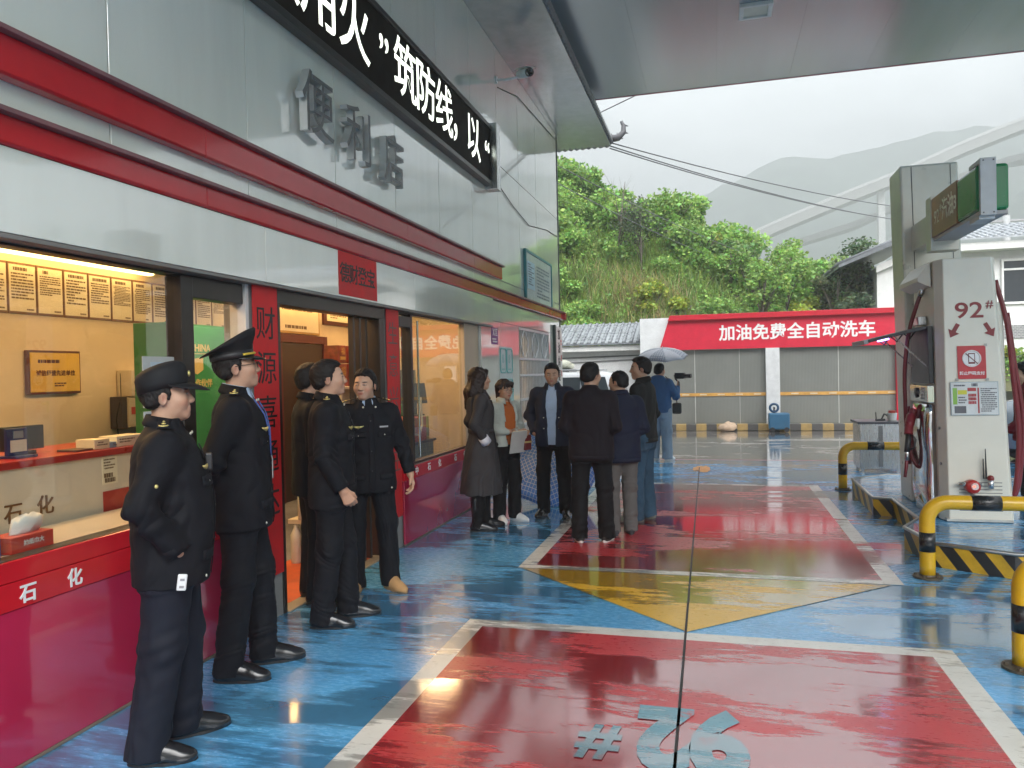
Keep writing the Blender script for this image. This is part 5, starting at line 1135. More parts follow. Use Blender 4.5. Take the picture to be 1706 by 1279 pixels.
# ================================================================ MOUNTAINS, VIADUCT, HAZE
def ridge(name, px_, pz, Y, depth, m, seed, sc=1):
    px_ = [q*sc for q in px_]; pz = [q*sc for q in pz]; Y *= sc; depth *= sc
    xs = np.linspace(px_[0], px_[-1], 90); zt = np.interp(xs, px_, pz); rnd = np.random.RandomState(seed); zt = zt+np.interp(xs, xs[::3], rnd.randn(len(xs[::3]))*1.6)+rnd.randn(90)*.8
    V = []; rows = 10
    for j in range(rows+1):
        s = j/rows; V += [(x, Y-depth*(1-s)+3*math.sin(x*.05+j), -2+(z+2)*(s**.8)) for x, z in zip(xs, zt)]
    V += [(x, Y+depth*.7, -2) for x in xs]; n = 90
    mb = MB(); mb.smooth = True; mb.add(V, [(j*n+i, j*n+i+1, (j+1)*n+i+1, (j+1)*n+i) for j in range(rows+1) for i in range(n-1)]); tag(mb.build(name, m), kind='structure')
MTN = M('wooded_mountain', (.05, .07, .05), .95, var=.4, scale=.06)
ridge('mountain', [-260, -110, -54, -19, -2, 26, 44, 57, 75, 95, 114, 131, 220], [36, 50, 66, 78, 86, 97, 99, 100, 101, 102, 104, 106, 98], 380, 120, MTN, 3, 1.5)
ridge('mountain', [-20, 30, 60, 110, 160, 230], [20, 36, 47, 62, 80, 84], 300, 60, MTN, 4, 1.5)
t = thing('viaduct', 'pale concrete viaduct climbing right across the misty valley', 'bridge', (45, 200, 0))
DC = M('bridge_concrete', (.34, .34, .33), .8)
px_ = 1.5*np.array([10, 16, 29.9, 43.2, 56, 69.1, 90]); pz = 1.5*np.array([34.6, 37.0, 42.1, 46.7, 51.9, 56.4, 63])-.8; xs = np.linspace(15, 135, 40); zs = np.interp(xs, px_, pz); ys = 300+.0*xs
mb = MB(); mb.rings([[(x, y-5, z-3.2), (x, y+5, z-3.2), (x, y+5, z), (x, y-5, z)] for x, y, z in zip(xs, ys, zs)]); mb.build('deck', DC, t)
mb = MB(); mb.rings([[(x, y-5.2, z+.05), (x, y-4.9, z+.05), (x, y-4.9, z+1.1), (x, y-5.2, z+1.1)] for x, y, z in zip(xs, ys, zs)]); mb.build('parapet', M('bridge_rail_pale', (.5, .5, .5), .7), t)
mb = MB(); xa = np.linspace(27, 135, 30); za = np.interp(xa, [27, 52, 72, 88, 103, 135], [49, 55.5, 64, 70.5, 75, 77.5]); mb.rings([[(x, 309, z-2.2), (x, 320, z-2.2), (x, 320, z), (x, 309, z)] for x, z in zip(xa, za)]); mb.build('second_deck', DC, t)
for x in (57.3, 62.4): bx('pier', M('pale_pier', (.6, .6, .6), .8), t, x, x+2.2, 299, 302, -5, float(np.interp(x, px_, pz))-2.2, bevel=0)
hz_ = MB().box(-620, 620, -30, 780, -1.2, 170).build('haze', M('unused_haze', (.5, .5, .5)))
tag(hz_, kind='stuff'); hz_.data.materials.clear()
hm = bpy.data.materials.new('haze_air'); hm.use_nodes = True; nt = hm.node_tree
for n_ in list(nt.nodes):
    if n_.type == 'BSDF_PRINCIPLED': nt.nodes.remove(n_)
pv = node(nt, 'VolumePrincipled'); pv.inputs['Color'].default_value = (.50, .52, .535, 1); pv.inputs['Density'].default_value = .0030; pv.inputs['Anisotropy'].default_value = .15
nt.links.new(pv.outputs[0], [n_ for n_ in nt.nodes if n_.type == 'OUTPUT_MATERIAL'][0].inputs['Volume']); hz_.data.materials.append(hm)
# ================================================================ PEOPLE: smooth-blended volumes turned into one skin per garment
class Vol:
    def __init__(s, h): s.h = h; s.ops = []
    def _add(s, f, lo, hi, k, op, T):
        if T is not None:
            cs = [T @ Vector((x, y, z)) for x in (lo[0], hi[0]) for y in (lo[1], hi[1]) for z in (lo[2], hi[2])]
            lo = [min(c[i] for c in cs) for i in range(3)]; hi = [max(c[i] for c in cs) for i in range(3)]
        s.ops.append((f, np.array(lo), np.array(hi), k, op, None if T is None else np.array(T.inverted())))
        return s
    def cap(s, a, b, ra, rb, k=.03, op='u', T=None, flat=False):
        a = np.array(a, float); b = np.array(b, float); ba = b-a; L2 = (ba*ba).sum()+1e-9; R = max(ra, rb)
        def f(x, y, z):
            px_, py_, pz_ = x-a[0], y-a[1], z-a[2]; u = (px_*ba[0]+py_*ba[1]+pz_*ba[2])/L2; t = np.clip(u, 0, 1)
            d = np.sqrt((px_-t*ba[0])**2+(py_-t*ba[1])**2+(pz_-t*ba[2])**2)-(ra+(rb-ra)*t)
            if flat: d = np.maximum(d, (u-1)*math.sqrt(L2))
            return d
        return s._add(f, np.minimum(a, b)-R, np.maximum(a, b)+R, k, op, T)
    def ell(s, c, r, k=.03, op='u', T=None, rot=None):
        c = np.array(c, float); r = np.array(r, float); Rm = None if rot is None else np.array(rot.inverted())
        def f(x, y, z):
            q = [x-c[0], y-c[1], z-c[2]]
            if Rm is not None: q = [Rm[i][0]*q[0]+Rm[i][1]*q[1]+Rm[i][2]*q[2] for i in range(3)]
            k0 = np.sqrt((q[0]/r[0])**2+(q[1]/r[1])**2+(q[2]/r[2])**2); k1 = np.sqrt((q[0]/r[0]**2)**2+(q[1]/r[1]**2)**2+(q[2]/r[2]**2)**2)+1e-9
            return k0*(k0-1)/k1
        R = r if rot is None else np.full(3, r.max())
        return s._add(f, c-R, c+R, k, op, T)
    def prof(s, rows, n=2.4, k=.03, op='u', T=None):
        """torso-like column: rows of (z, half width, half depth, centre y)"""
        rows = np.array(sorted(rows)); zz = rows[:, 0]
        zf = np.linspace(zz[0], zz[-1], 120); cols = []
        for i in (1, 2, 3):      # smooth interpolation
            v = np.interp(zf, zz, rows[:, i]); ker = np.hanning(13); ker /= ker.sum(); v = np.convolve(np.pad(v, 6, 'edge'), ker, 'valid'); cols.append(v)
        def f(x, y, z):
            a = np.interp(z, zf, cols[0]); b = np.interp(z, zf, cols[1]); c = np.interp(z, zf, cols[2])
            d = ((np.abs(x/a)**n+np.abs((y-c)/b)**n)**(1/n)-1)*np.minimum(a, b)
            return np.maximum(np.maximum(d, zz[0]-z), z-zz[-1])
        A = cols[0].max(); B = max((cols[1]+abs(cols[2])).max(), .05)
        return s._add(f, (-A, -B, zz[0]), (A, B, zz[-1]), k, op, T)
    def half(s, n, d):           # keep only the side where p.n > d
        n = np.array(n, float)
        return s._add(lambda x, y, z: d-(x*n[0]+y*n[1]+z*n[2]), (-9,)*3, (9,)*3, .002, 'i', None)
    def mesh(s, noise=None):
        h = s.h; us = [o for o in s.ops if o[4] == 'u']; pad = 4*h+.02
        lo = np.min([o[1] for o in us], 0)-pad; hi = np.max([o[2] for o in us], 0)+pad; N = np.ceil((hi-lo)/h).astype(int)+1
        D = np.full(N, 1.0, np.float32); ax = [lo[i]+h*np.arange(N[i]) for i in range(3)]
        for f, a, b, k, op, Ti in s.ops:
            m = k+3*h if op != 'i' else 99
            i0 = np.clip(np.floor((a-m-lo)/h).astype(int), 0, N-1); i1 = np.clip(np.ceil((b+m-lo)/h).astype(int)+1, 1, N)
            sl = tuple(slice(i0[i], i1[i]) for i in range(3))
            x = ax[0][sl[0]][:, None, None]; y = ax[1][sl[1]][None, :, None]; z = ax[2][sl[2]][None, None, :]
            if Ti is not None: x, y, z = [Ti[i][0]*x+Ti[i][1]*y+Ti[i][2]*z+Ti[i][3] for i in range(3)]
            d = f(x, y, z); c = D[sl]
            if op == 'u': q = np.maximum(k-np.abs(c-d), 0)/k; D[sl] = np.minimum(c, d)-q*q*k*.25
            elif op == 's': d = -d; q = np.maximum(k-np.abs(c-d), 0)/k; D[sl] = np.maximum(c, d)+q*q*k*.25
            else: D[sl] = np.maximum(c, d)
        if noise is not None:
            idx = np.nonzero(np.abs(D) < 4*h+.01); p = np.stack([ax[i][idx[i]] for i in range(3)], 1); D[idx] += noise(p)
        S = D < 0
        cs = [S[i:N[0]-1+i, j:N[1]-1+j, k:N[2]-1+k] for i in (0, 1) for j in (0, 1) for k in (0, 1)]
        cnt = sum(c.astype(np.uint8) for c in cs); act = (cnt > 0) & (cnt < 8); I = np.argwhere(act); ids = np.full(act.shape, -1, np.int32); ids[act] = np.arange(len(I))
        acc = np.zeros((len(I), 3)); n = np.zeros(len(I)); g = lambda o: D[I[:, 0]+o[0], I[:, 1]+o[1], I[:, 2]+o[2]]
        cor = {(i, j, k): g((i, j, k)) for i in (0, 1) for j in (0, 1) for k in (0, 1)}
        for c in cor:
            for axn in range(3):
                if c[axn]: continue
                e = list(c); e[axn] = 1; d0 = cor[c]; d1 = cor[tuple(e)]; m = (d0 < 0) != (d1 < 0); t = np.where(m, d0/np.where(m, d0-d1, 1), 0)
                for q in range(3): acc[:, q] += np.where(m, c[q]+(t if q == axn else 0), 0)
                n += m
        V = lo+(I+acc/n[:, None])*h; F = []
        for axn in range(3):
            b, c = [(1, 2), (2, 0), (0, 1)][axn]; sl0 = [slice(1, -1)]*3; sl0[axn] = slice(0, -1); sl1 = list(sl0); sl1[axn] = slice(1, None)
            A = S[tuple(sl0)]; B = S[tuple(sl1)]; E = np.argwhere(A != B); inside = A[tuple(E.T)]; E = E+np.array([0 if i == axn else 1 for i in range(3)])
            def cell(db, dc): q = E.copy(); q[:, b] += db; q[:, c] += dc; return ids[tuple(q.T)]
            quad = np.stack([cell(-1, -1), cell(0, -1), cell(0, 0), cell(-1, 0)], 1); quad[~inside] = quad[~inside][:, ::-1]; F.append(quad)
        F = np.concatenate(F); F = F[(F >= 0).all(1)]
        return V.astype(np.float32), F
def foldnoise(seed, amp, wl=.10, zst=1.0, gate=None):
    r = np.random.RandomState(seed); K = []
    for i in range(7):
        d = r.randn(3)*np.array([1, 1, 1.5*zst]); d /= np.linalg.norm(d); K.append((d*2*PI/(wl*r.uniform(.6, 1.6)), r.rand()*6.28, r.uniform(.5, 1)))
    def f(p):
        w = p+.02*np.sin(p[:, [1, 2, 0]]*23+seed); s = sum(a*np.sin(w @ k+ph) for k, ph, a in K)/3.0
        s2 = np.sin(w @ K[0][0]*.8+2.2*np.sin(w @ K[1][0]*.5)+1); s = .75*s+.5*(.55-np.abs(s2)); return amp*s*(1 if gate is None else gate(p))
    return f
class Surf:                      # front-most (or back-most) surface of a garment seen along its own y axis
    def __init__(s, V, sign=1, cell=.009):
        s.c = cell; s.sg = sign; s.g = {}
        ix = np.floor(V[:, 0]/cell).astype(int); iz = np.floor(V[:, 2]/cell).astype(int)
        for i, k, y in zip(ix, iz, V[:, 1]*sign):
            if y > s.g.get((i, k), -9): s.g[(i, k)] = y
    def __call__(s, x, z):
        i, k = int(math.floor(x/s.c)), int(math.floor(z/s.c)); best = [s.g[(i+a, k+b)] for a in (-1, 0, 1) for b in (-1, 0, 1) if (i+a, k+b) in s.g]
        return s.sg*(max(best) if best else 0)
    def patch(s, mb, poly_u, off=.004, th=.003):
        """grid patch hugging the surface; poly_u = (x0,x1,z0,z1,nx,nz)"""
        x0, x1, z0, z1, nx, nz = poly_u; G = [[(x0+(x1-x0)*i/nx, z0+(z1-z0)*j/nz) for i in range(nx+1)] for j in range(nz+1)]
        Y = np.array([[s(*q) for q in r_] for r_ in G]); out = []
        for lay in (off, off+th):
            out += [(G[j][i][0], Y[j][i]+s.sg*lay, G[j][i][1]) for j in range(nz+1) for i in range(nx+1)]
        n = (nx+1)*(nz+1); f = []
        for j in range(nz):
            for i in range(nx):
                a = j*(nx+1)+i; f += [(n+a, n+a+1, n+a+nx+2, n+a+nx+1)]
        per = [i for i in range(nx)]+[j*(nx+1)+nx for j in range(nz)]+[nz*(nx+1)+i for i in range(nx, 0, -1)]+[j*(nx+1) for j in range(nz, 0, -1)]
        f += [(per[i], per[(i+1) % len(per)], n+per[(i+1) % len(per)], n+per[i]) for i in range(len(per))]
        mb.add(out, f); return mb
def cloth(name, c, rough=.8, bump=.25, bs=45, var=.15, sheen=.0): return M('cloth_'+name, c, rough, var=var, scale=5, bump=bump, bscale=bs, spec=.25, sheen=sheen, bdist=.004, stretch=(1, 1, .6))
SKIN = M('skin', (.49, .295, .195), .46, var=.06, scale=25, bump=.12, bscale=220, bdist=.001, attr='tint', spec=.4, sss=.06)
HAIR = M('black_hair', (.009, .0075, .007), .62, var=.35, scale=30, bump=.7, bscale=120, bdist=.006, stretch=(1, 1, .25), spec=.25)
HAIRB = M('dark_brown_hair', (.020, .011, .008), .52, var=.35, scale=24, bump=.8, bscale=90, bdist=.004, stretch=(1, 1, .18), spec=.3)
UNI = cloth('uniform_black', (.0042, .0048, .0075)); NAVY = cloth('navy', (.011, .014, .032)); BLACKC = cloth('plain_black', (.0045, .0042, .005)); PLUM = cloth('plum_black', (.0085, .0055, .0085))
GOLDP = M('gold_badge', (.72, .60, .22), .30, metal=.6, var=.1); SILV = M('silver_button', (.62, .60, .50), .3, metal=.6)
LEATH = M('black_leather', (.010, .010, .011), .20, var=.2, spec=.6, bump=.1, bscale=60, bdist=.001)
def rotm(deg, a): return Matrix.Rotation(math.radians(deg), 4, a)
def hand(v, w, D, T, N, curl, k=.007, r=1.0):
    """palm, four bent fingers of unequal length and an opposed thumb, grown from the wrist w"""
    D, T, N = [unit(q) for q in (D, T, N)]; w = Vector(w); P = lambda d, t, n: tuple(w+D*d+T*t+N*n)
    v.cap(w-D*.05, P(.01, 0, 0), .026*r, .024*r, .02)
    for i, t in enumerate((.029, .010, -.010, -.028)):
        v.cap(P(.012, t*.55, 0), P(.085-.006*(i == 3)-.003*(i == 0), t, .002), .0145*r, .0125*r, .012)
        a = curl*(.9+.08*i); L = (.042, .047, .044, .034)[i]; p = Vector(P(.085-.006*(i == 3)-.003*(i == 0), t, .002))
        for q, (l, ra) in enumerate(((L, .0098), (L*.62, .0088), (L*.5, .0078))):
            d = D*math.cos(a)+N*math.sin(a); e = p+d*l; v.cap(p, e, ra*r, (ra-.0008)*r, .005); p = e; a += curl*.95
    v.cap(P(.02, .020, .004), P(.052, .040, .020), .0145*r, .0115*r, .012); v.cap(P(.052, .040, .020), P(.082, .043, .034), .011*r, .0085*r, .006)
def arm_pose(kind, s):
    sh = Vector((s*.182, -.01, 1.392))
    el, wr = {'down': ((.055, -.03, -.275), (.0, .055, -.235)), 'fwd': ((.05, -.02, -.275), (.0, .115, -.215)), 'out': ((.10, -.01, -.265), (.045, .05, -.235))}.get(kind, (None, None)) if isinstance(kind, str) else (None, None)
    if el: el = sh+Vector((s*el[0], el[1], el[2])); wr = el+Vector((s*wr[0], wr[1], wr[2])); return sh, el, wr
    tab = {'front': ((.06, -.05, -.27), (.03, .19, .95)), 'fold': ((.075, .0, -.265), (-.03, .215, 1.09)), 'pocket': ((.10, -.085, -.25), (.205, .04, .935)), 'back': ((.07, -.10, -.245), (.03, -.19, .98))}
    e, w_ = tab[kind] if isinstance(kind, str) else kind
    return sh, sh+Vector((s*e[0], e[1], e[2])), Vector((s*w_[0], w_[1], w_[2]))
SHOES = {}
def shoe_mesh(kind):
    if kind in SHOES: return SHOES[kind]
    v = Vol(.005); wdt = .040 if kind != 'boot' else .034
    v.cap((0, -.06, .045), (0, .02, .05), .039, .042, .03).cap((0, .0, .04), (.004, .115, .030), .042, wdt, .03).ell((.004, .145, .026), (.040 if kind != 'boot' else .032, .052, .034), .03)
    v.cap((0, -.03, .05), (0, -.035, .13 if kind != 'boot' else .34), .040, .044 if kind != 'boot' else .05, .03).cap((0, -.02, .095), (.002, .09, .05), .036, .034, .03)
    if kind in ('sneaker', 'suede'): v.ell((0, .03, .085), (.026, .05, .022), .02)
    v.half((0, 0, 1), .012); V, F = v.mesh()
    out = [Vector((.047*math.sin(a)*(1.0 if math.cos(a) > 0 else .82)*(1-.12*math.cos(a)), .05+.148*math.cos(a), 0)) for a in [2*PI*i/26 for i in range(26)]]
    hs = {'sneaker': .026, 'suede': .022, 'white': .024}.get(kind, .016)
    mb = MB(); mb.rings([[(p.x*q, .05+(p.y-.05)*q, z) for p in out] for q, z in ((.97, .001), (1.0, .006), (.99, hs))])
    lace = MB(); lace.smooth = True
    if kind in ('sneaker', 'suede', 'leather'):
        for i in range(4): y = .035+.018*i; z = .112-.016*i if kind != 'leather' else .105-.015*i; lace.tube([(-.02, y, z-.005), (0, y+.004, z+.004), (.02, y, z-.005)], .0032, 5)
        if kind != 'leather': lace.tube([(0, .035, .118), (-.022, .03, .125), (-.03, .045, .11), (0, .036, .117), (.024, .03, .125), (.032, .046, .108)], .003, 5)
    SHOES[kind] = (raw('shoe', V, F, [], smooth=True), mb, lace); return SHOES[kind]
def mesh_obj(name, VF, mat, parent, tint=None): return obj(name, raw(name, VF[0], VF[1], [mat], tint, smooth=True), parent)

def person(lab, loc, rz, H=1.72, g=1.0, head=(0, 0, 0), arms=('down', 'down'), feet=((-.11, 0, -10), (.11, 0, 10)), top_='uniform', topm=None, legm=None, shoe='leather', shoem=None, solem=None,
           hair='short', hairm=None, cap=None, glasses=False, h=.0055, seed=1, curl=.55, skin=1.0, shirt=None, belly=0, hem=.80, hand_r=1.0, group=None, fem=False, legw=1.0, collar=None, extras=None, lean=0, vneck=False, hands=(1, 1)):
    t = thing('person', lab, 'person', (0, 0, 0), group); topm = topm or UNI; legm = legm or topm; hairm = hairm or HAIR
    HM = Matrix.Translation((0, -.012, 1.50)) @ rotm(head[0], 'Z') @ rotm(head[1], 'X') @ rotm(head[2], 'Y') @ Matrix.Translation((0, .012, -1.50))
    A = {s: arm_pose(arms[0 if s < 0 else 1], s) for s in (-1, 1)}
    hips = {-1: Vector((-.092, 0, .90)), 1: Vector((.092, 0, .90))}; ank = {}; knee = {}
    for s, (fx, fy, fyw) in zip((-1, 1), feet):
        ank[s] = Vector((fx, fy-.03, .085)); m = (hips[s]+ank[s])/2; knee[s] = m+Vector((math.sin(math.radians(fyw))*.025, .028, .03))
    # ---------------- skin
    v = Vol(h); ff = .94 if fem else 1.0
    v.prof([(.80, .155, .10, 0), (.95, .155, .105, 0), (1.08, .135, .095, 0), (1.25, .15, .105, 0), (1.38, .15, .09, -.01), (1.44, .09, .06, -.015), (1.47, .055, .055, -.015)])
    v.cap((0, -.022, 1.42), (0, -.008, 1.535), .060*ff, .056*ff, .03)
    for s in (-1, 1):
        sh, el, wr = A[s]; v.cap(sh, el, .045, .038, .03).cap(el, wr, .038, .026, .02); d = (wr-el).normalized()
        v.cap(hips[s], knee[s], .07, .05, .03).cap(knee[s], ank[s], .05, .036, .02)
        if hands[0 if s < 0 else 1]:
            N = Vector((-s, 0, 0)) if abs(d.z) > .6 else Vector((0, -.2, -1)); T = Vector((0, 1, 0)) if abs(d.z) > .6 else Vector((0, .2, 1)); T = (T-d*T.dot(d)).normalized(); N = (N-d*N.dot(d)-T*N.dot(T)).normalized()
            hand(v, wr, d, T, N, curl, r=hand_r)
    X = 1 if not fem else .95
    v.ell((0, -.012, 1.628), (.077*X, .096, .090), .02, T=HM).ell((0, .028, 1.605), (.067*X, .068, .092), .02, T=HM).ell((0, .035, 1.548), (.057*X*(1+.05*(g-1)*4), .056, .050), .03, T=HM).ell((0, .074, 1.514), (.026, .020, .018), .03, T=HM)
    for s in (-1, 1):
        v.ell((s*.041, .060, 1.583), (.026, .025, .026), .03, T=HM).ell((s*.032, .106, 1.612), (.021, .016, .011), .014, 's', T=HM).ell((s*.031, .0825, 1.610), (.0165, .012, .0085), .006, T=HM)
        v.ell((s*.078*X, -.008, 1.594), (.009, .019, .031), .008, T=HM, rot=Matrix.Rotation(math.radians(-s*14), 3, 'Z')).ell((s*.0865*X, .0, 1.596), (.006, .010, .017), .004, 's', T=HM)
        v.ell((s*.0115, .101, 1.5755), (.010, .011, .009), .008, T=HM).cap((s*.012, .082, 1.634), (s*.044, .074, 1.634), .0095, .007, .016, T=HM)
    v.cap((0, .088, 1.622), (0, .1085, 1.580), .0085, .0125, .012, T=HM)
    v.cap((-.017, .0925, 1.5495), (.017, .0925, 1.5495), .0075, .0075, .010, T=HM).cap((-.014, .0915, 1.538), (.014, .0915, 1.538), .0078, .0078, .010, T=HM).cap((-.022, .105, 1.5438), (.022, .105, 1.5438), .0035, .0035, .004, 's', T=HM)
    V, F = v.mesh(); Hi = np.array(HM.inverted()); Q = V @ Hi[:3, :3].T+Hi[:3, 3]; ta = np.ones((len(V), 3))*skin; hd = V[:, 2] > 1.47
    def spot(c, r_, col, p=2):
        d = np.sqrt((((Q-np.array(c))/np.array(r_))**2).sum(1)); w_ = (np.clip(1.35-d, 0, .6)/.6*hd)[:, None]; ta[:] = ta*(1-w_*(1-np.array(col)))
    for s in (-1, 1):
        spot((s*.031, .085, 1.6315), (.020, .02, .0050), (.05, .05, .05)); spot((s*.031, .09, 1.6105), (.0155, .016, .0042), (.12, .10, .10)); spot((s*.045, .07, 1.572), (.022, .03, .018), (1.05, .88, .86)); spot((s*.008, .108, 1.570), (.005, .008, .004), (.45, .35, .32))
        spot((s*.08, -.005, 1.596), (.010, .012, .022), (.95, .78, .74))
    spot((0, .10, 1.5445), (.022, .02, .010), (.92, .60, .60) if not fem else (.95, .45, .48)); spot((0, .105, 1.5435), (.019, .02, .0022), (.40, .30, .30))
    if not fem: spot((0, .07, 1.535), (.05, .06, .03), (.90, .90, .93))
    spot((0, -.05, 1.60), (.10, .075, .055), (.60, .60, .64)); hands_ = V[:, 2] < 1.3; ta[hands_] *= np.array([1.0, .93, .90])
    mesh_obj('body', (V, F), SKIN, t, ta)
    # ---------------- eyes
    for s in (-1, 1):
        c = np.array([s*.031, 0, 1.6105]); near = hd & (np.abs(Q[:, 0]-c[0]) < .006) & (np.abs(Q[:, 2]-c[2]) < .006) & (Q[:, 1] > .05)
        if near.any():
            y = float(Q[near, 1].max()); mb = MB(); mb.smooth = True; mb.sphere((s*.031, y-.0035, 1.6105), .0052, 12, (2.1, 1.0, .62)); mb.cur = 1; mb.sphere((s*.031, y-.0012, 1.6105), .0042, 10, (1, .9, .8)); mb.v = [HM @ Vector(q) for q in mb.v]
            mb.build('eye', [M('eye_white', (.50, .47, .44), .25), M('dark_iris', (.012, .009, .008), .12)], t, world=False)
    # ---------------- hair
    if hair:
        v = Vol(h); e = .007 if hair == 'buzz' else .010
        if cap: e = .005
        v.ell((0, -.014, 1.630), (.077*X+e, .096+e, .090+e), .02, T=HM)
        if hair in ('short', 'full') and not cap: v.ell((0, .012, 1.672), (.070, .082, .056 if hair == 'short' else .064), .03, T=HM)
        sl_ = .95; zl = 1.610; nrm = np.array([0, -sl_, 1.])
        def cut(n, d, hm=HM):
            Ti = np.array(hm.inverted()); v._add(lambda x, y, z: d-((Ti[0][0]*x+Ti[0][1]*y+Ti[0][2]*z+Ti[0][3])*n[0]+(Ti[1][0]*x+Ti[1][1]*y+Ti[1][2]*z+Ti[1][3])*n[1]+(Ti[2][0]*x+Ti[2][1]*y+Ti[2][2]*z+Ti[2][3])*n[2]), (-9,)*3, (9,)*3, .002, 'i', None)
        cut(nrm/np.linalg.norm(nrm), zl/np.linalg.norm(nrm))
        for s in (-1, 1):
            if hair in ('short', 'full', 'buzz'): v.cap((s*.074*X, .020, 1.625), (s*.073*X, .016, 1.592), .010, .006, .008, T=HM); v.ell((s*.050, -.055, 1.580), (.028, .036, .030), .02, T=HM)
        if hair in ('short', 'full', 'buzz') and not cap: v.ell((0, -.074, 1.575), (.045, .028, .035), .02, T=HM)
        if hair == 'long':
            v.ell((0, -.03, 1.655), (.095, .10, .075), .03, T=HM)
            for x_, y_, zb, r_ in ((-.065, -.06, 1.36, .050), (0, -.085, 1.31, .058), (.065, -.06, 1.34, .050), (.078, .0, 1.37, .030), (-.078, .0, 1.38, .030), (.088, .035, 1.42, .018)):
                v.cap((x_, y_*.6, 1.64), (x_*1.05, y_-.03, 1.47), .045 if r_ > .02 else .03, r_, .03); v.cap((x_*1.05, y_-.03, 1.47), (x_*1.2, y_-.04, zb), r_, r_*.7, .03)
            v.cap((.05, .07, 1.69), (.082, .045, 1.60), .018, .014, .02, T=HM).cap((-.03, .07, 1.70), (-.08, .05, 1.60), .018, .014, .02, T=HM)
        if hair == 'bob':
            v.ell((0, -.03, 1.645), (.090, .098, .080), .03, T=HM)
            for s in (-1, 1): v.cap((s*.07, -.045, 1.64), (s*.06, -.055, 1.515), .035, .026, .03, T=HM).cap((s*.045, .075, 1.69), (s*.060, .080, 1.635), .018, .010, .02, T=HM)
            v.cap((-.035, .085, 1.69), (-.03, .094, 1.645), .020, .008, .02, T=HM).cap((.0, .088, 1.69), (.005, .098, 1.648), .020, .008, .02, T=HM).cap((.03, .085, 1.69), (.034, .093, 1.64), .018, .008, .02, T=HM); v.cap((0, -.08, 1.60), (0, -.10, 1.50), .04, .03, .03, T=HM)
        if hair in ('short', 'full', 'buzz') and not cap:
            for s in (-1, 1): v.ell((s*.064, .080, 1.668), (.030, .034, .024), .012, 's', T=HM)
            v.cap((-.05, .115, 1.66), (.05, .115, 1.66), .030, .030, .015, 's', T=HM)
        st = 1 if hair in ('long', 'bob') else 0
        mesh_obj('hair', v.mesh(foldnoise(seed+3, .0032+.0025*st, .020 if not st else .05, .3 if st else .8)), hairm, t)
    # ---------------- trousers
    v = Vol(h); lw = legw*(1+.5*(g-1))
    v.prof([(.78, .165*g, .115*g, -.005), (.88, .178*g, .125*g, -.01), (.98, .170*g, .118*g, 0), (1.05, .155*g, .108*g, 0)], 2.5)
    for s in (-1, 1): v.cap(hips[s]+Vector((0, -.005, 0)), knee[s], .096*lw, .076*lw, .05).cap(knee[s], ank[s]+Vector((0, .008, -.045)), .076*lw, .073*lw, .04, flat=True)
    gate = lambda p: .35+1.0*np.exp(-((p[:, 2]-.14)/.12)**2)+.75*np.exp(-((p[:, 2]-.48)/.10)**2)+.6*np.exp(-((p[:, 2]-.82)/.07)**2)
    mesh_obj('trousers', v.mesh(foldnoise(seed, .0070, .10, .55, gate)), legm, t)
    # ---------------- shoes
    sm, soleb, lace = shoe_mesh(shoe); shoem = shoem or LEATH
    for s, (fx, fy, fyw) in zip((-1, 1), feet):
        me = sm.copy(); me.materials.append(shoem); o = obj('shoe', me, t); o.location = (fx, fy, 0); o.rotation_euler = (0, 0, -math.radians(fyw))
        soleb.build('sole', solem or M('black_sole', (.012, .012, .012), .5), o, world=False)
        if lace.v: lace.build('lace', shoem if shoe == 'leather' else M('lace_'+shoem.name, tuple(np.clip(np.array(shoem.node_tree.nodes['Vector Math'].inputs[0].default_value)*.8, 0, 1)), .8), o, world=False)
    # ---------------- top
    v = Vol(h); b = belly
    if top_ == 'coat':
        rows = [(.40, .27, .215, -.01), (.60, .25, .195, -.01), (.85, .215, .16, -.005), (1.0, .178, .13, 0), (1.06, .158, .118, 0), (1.15, .172, .125, 0), (1.28, .19, .13, 0), (1.36, .185, .12, -.01), (1.42, .155, .098, -.015), (1.46, .10, .078, -.018), (1.50, .066, .064, -.014)]
    elif fem:
        rows = [(hem, .20, .15, 0), (.95, .19, .14, 0), (1.08, .165, .12, 0), (1.25, .18, .13, .005), (1.36, .175, .118, -.005), (1.42, .145, .095, -.015), (1.46, .095, .072, -.018), (1.49, .066, .062, -.014)]
    else:
        rows = [(hem, .198, .140, 0), (hem+.06, .202, .145, .0), (.98, .194, .138+b*.6, b*.5), (1.10, .187, .134+b, b*.6), (1.25, .196, .136+b*.3, b*.2), (1.35, .193, .124, -.008), (1.415, .165, .102, -.015), (1.455, .112, .080, -.018), (1.48, .080, .070, -.016), (1.505, .066, .064, -.014)]
    rows = [(z, a*(1+(g-1)*(1 if z < 1.45 else .4)), bb*(1+(g-1)*(1.25 if z < 1.45 else .4)), c) for z, a, bb, c in rows]
    v.prof(rows, 2.45); sr = 1.0*(1+.6*(g-1))*(.92 if fem else 1)
    for s in (-1, 1):
        sh, el, wr = A[s]; cuff = wr-(wr-el).normalized()*.012
        v.cap(sh+Vector((-s*.03, 0, .004)), sh+Vector((s*.0, 0, -.02)), .052, .064*sr, .05).cap(sh, el, .066*sr, .057*sr, .045).cap(el, cuff, .057*sr, .046*sr, .03, flat=True)
    if vneck: v.cap((0, .16, 1.46), (0, .17, 1.36), .058, .028, .012, 's')
    if top_ == 'open':
        q_ = 1.55 if fem else 1.0; v.prof([(hem-.1, .035*q_, .30, .21), (1.1, .052*q_, .30, .22), (1.3, .066*q_, .30, .24), (1.40, .06*q_, .30, .26), (1.47, .055, .30, .27)], 3.0, .012, 's')
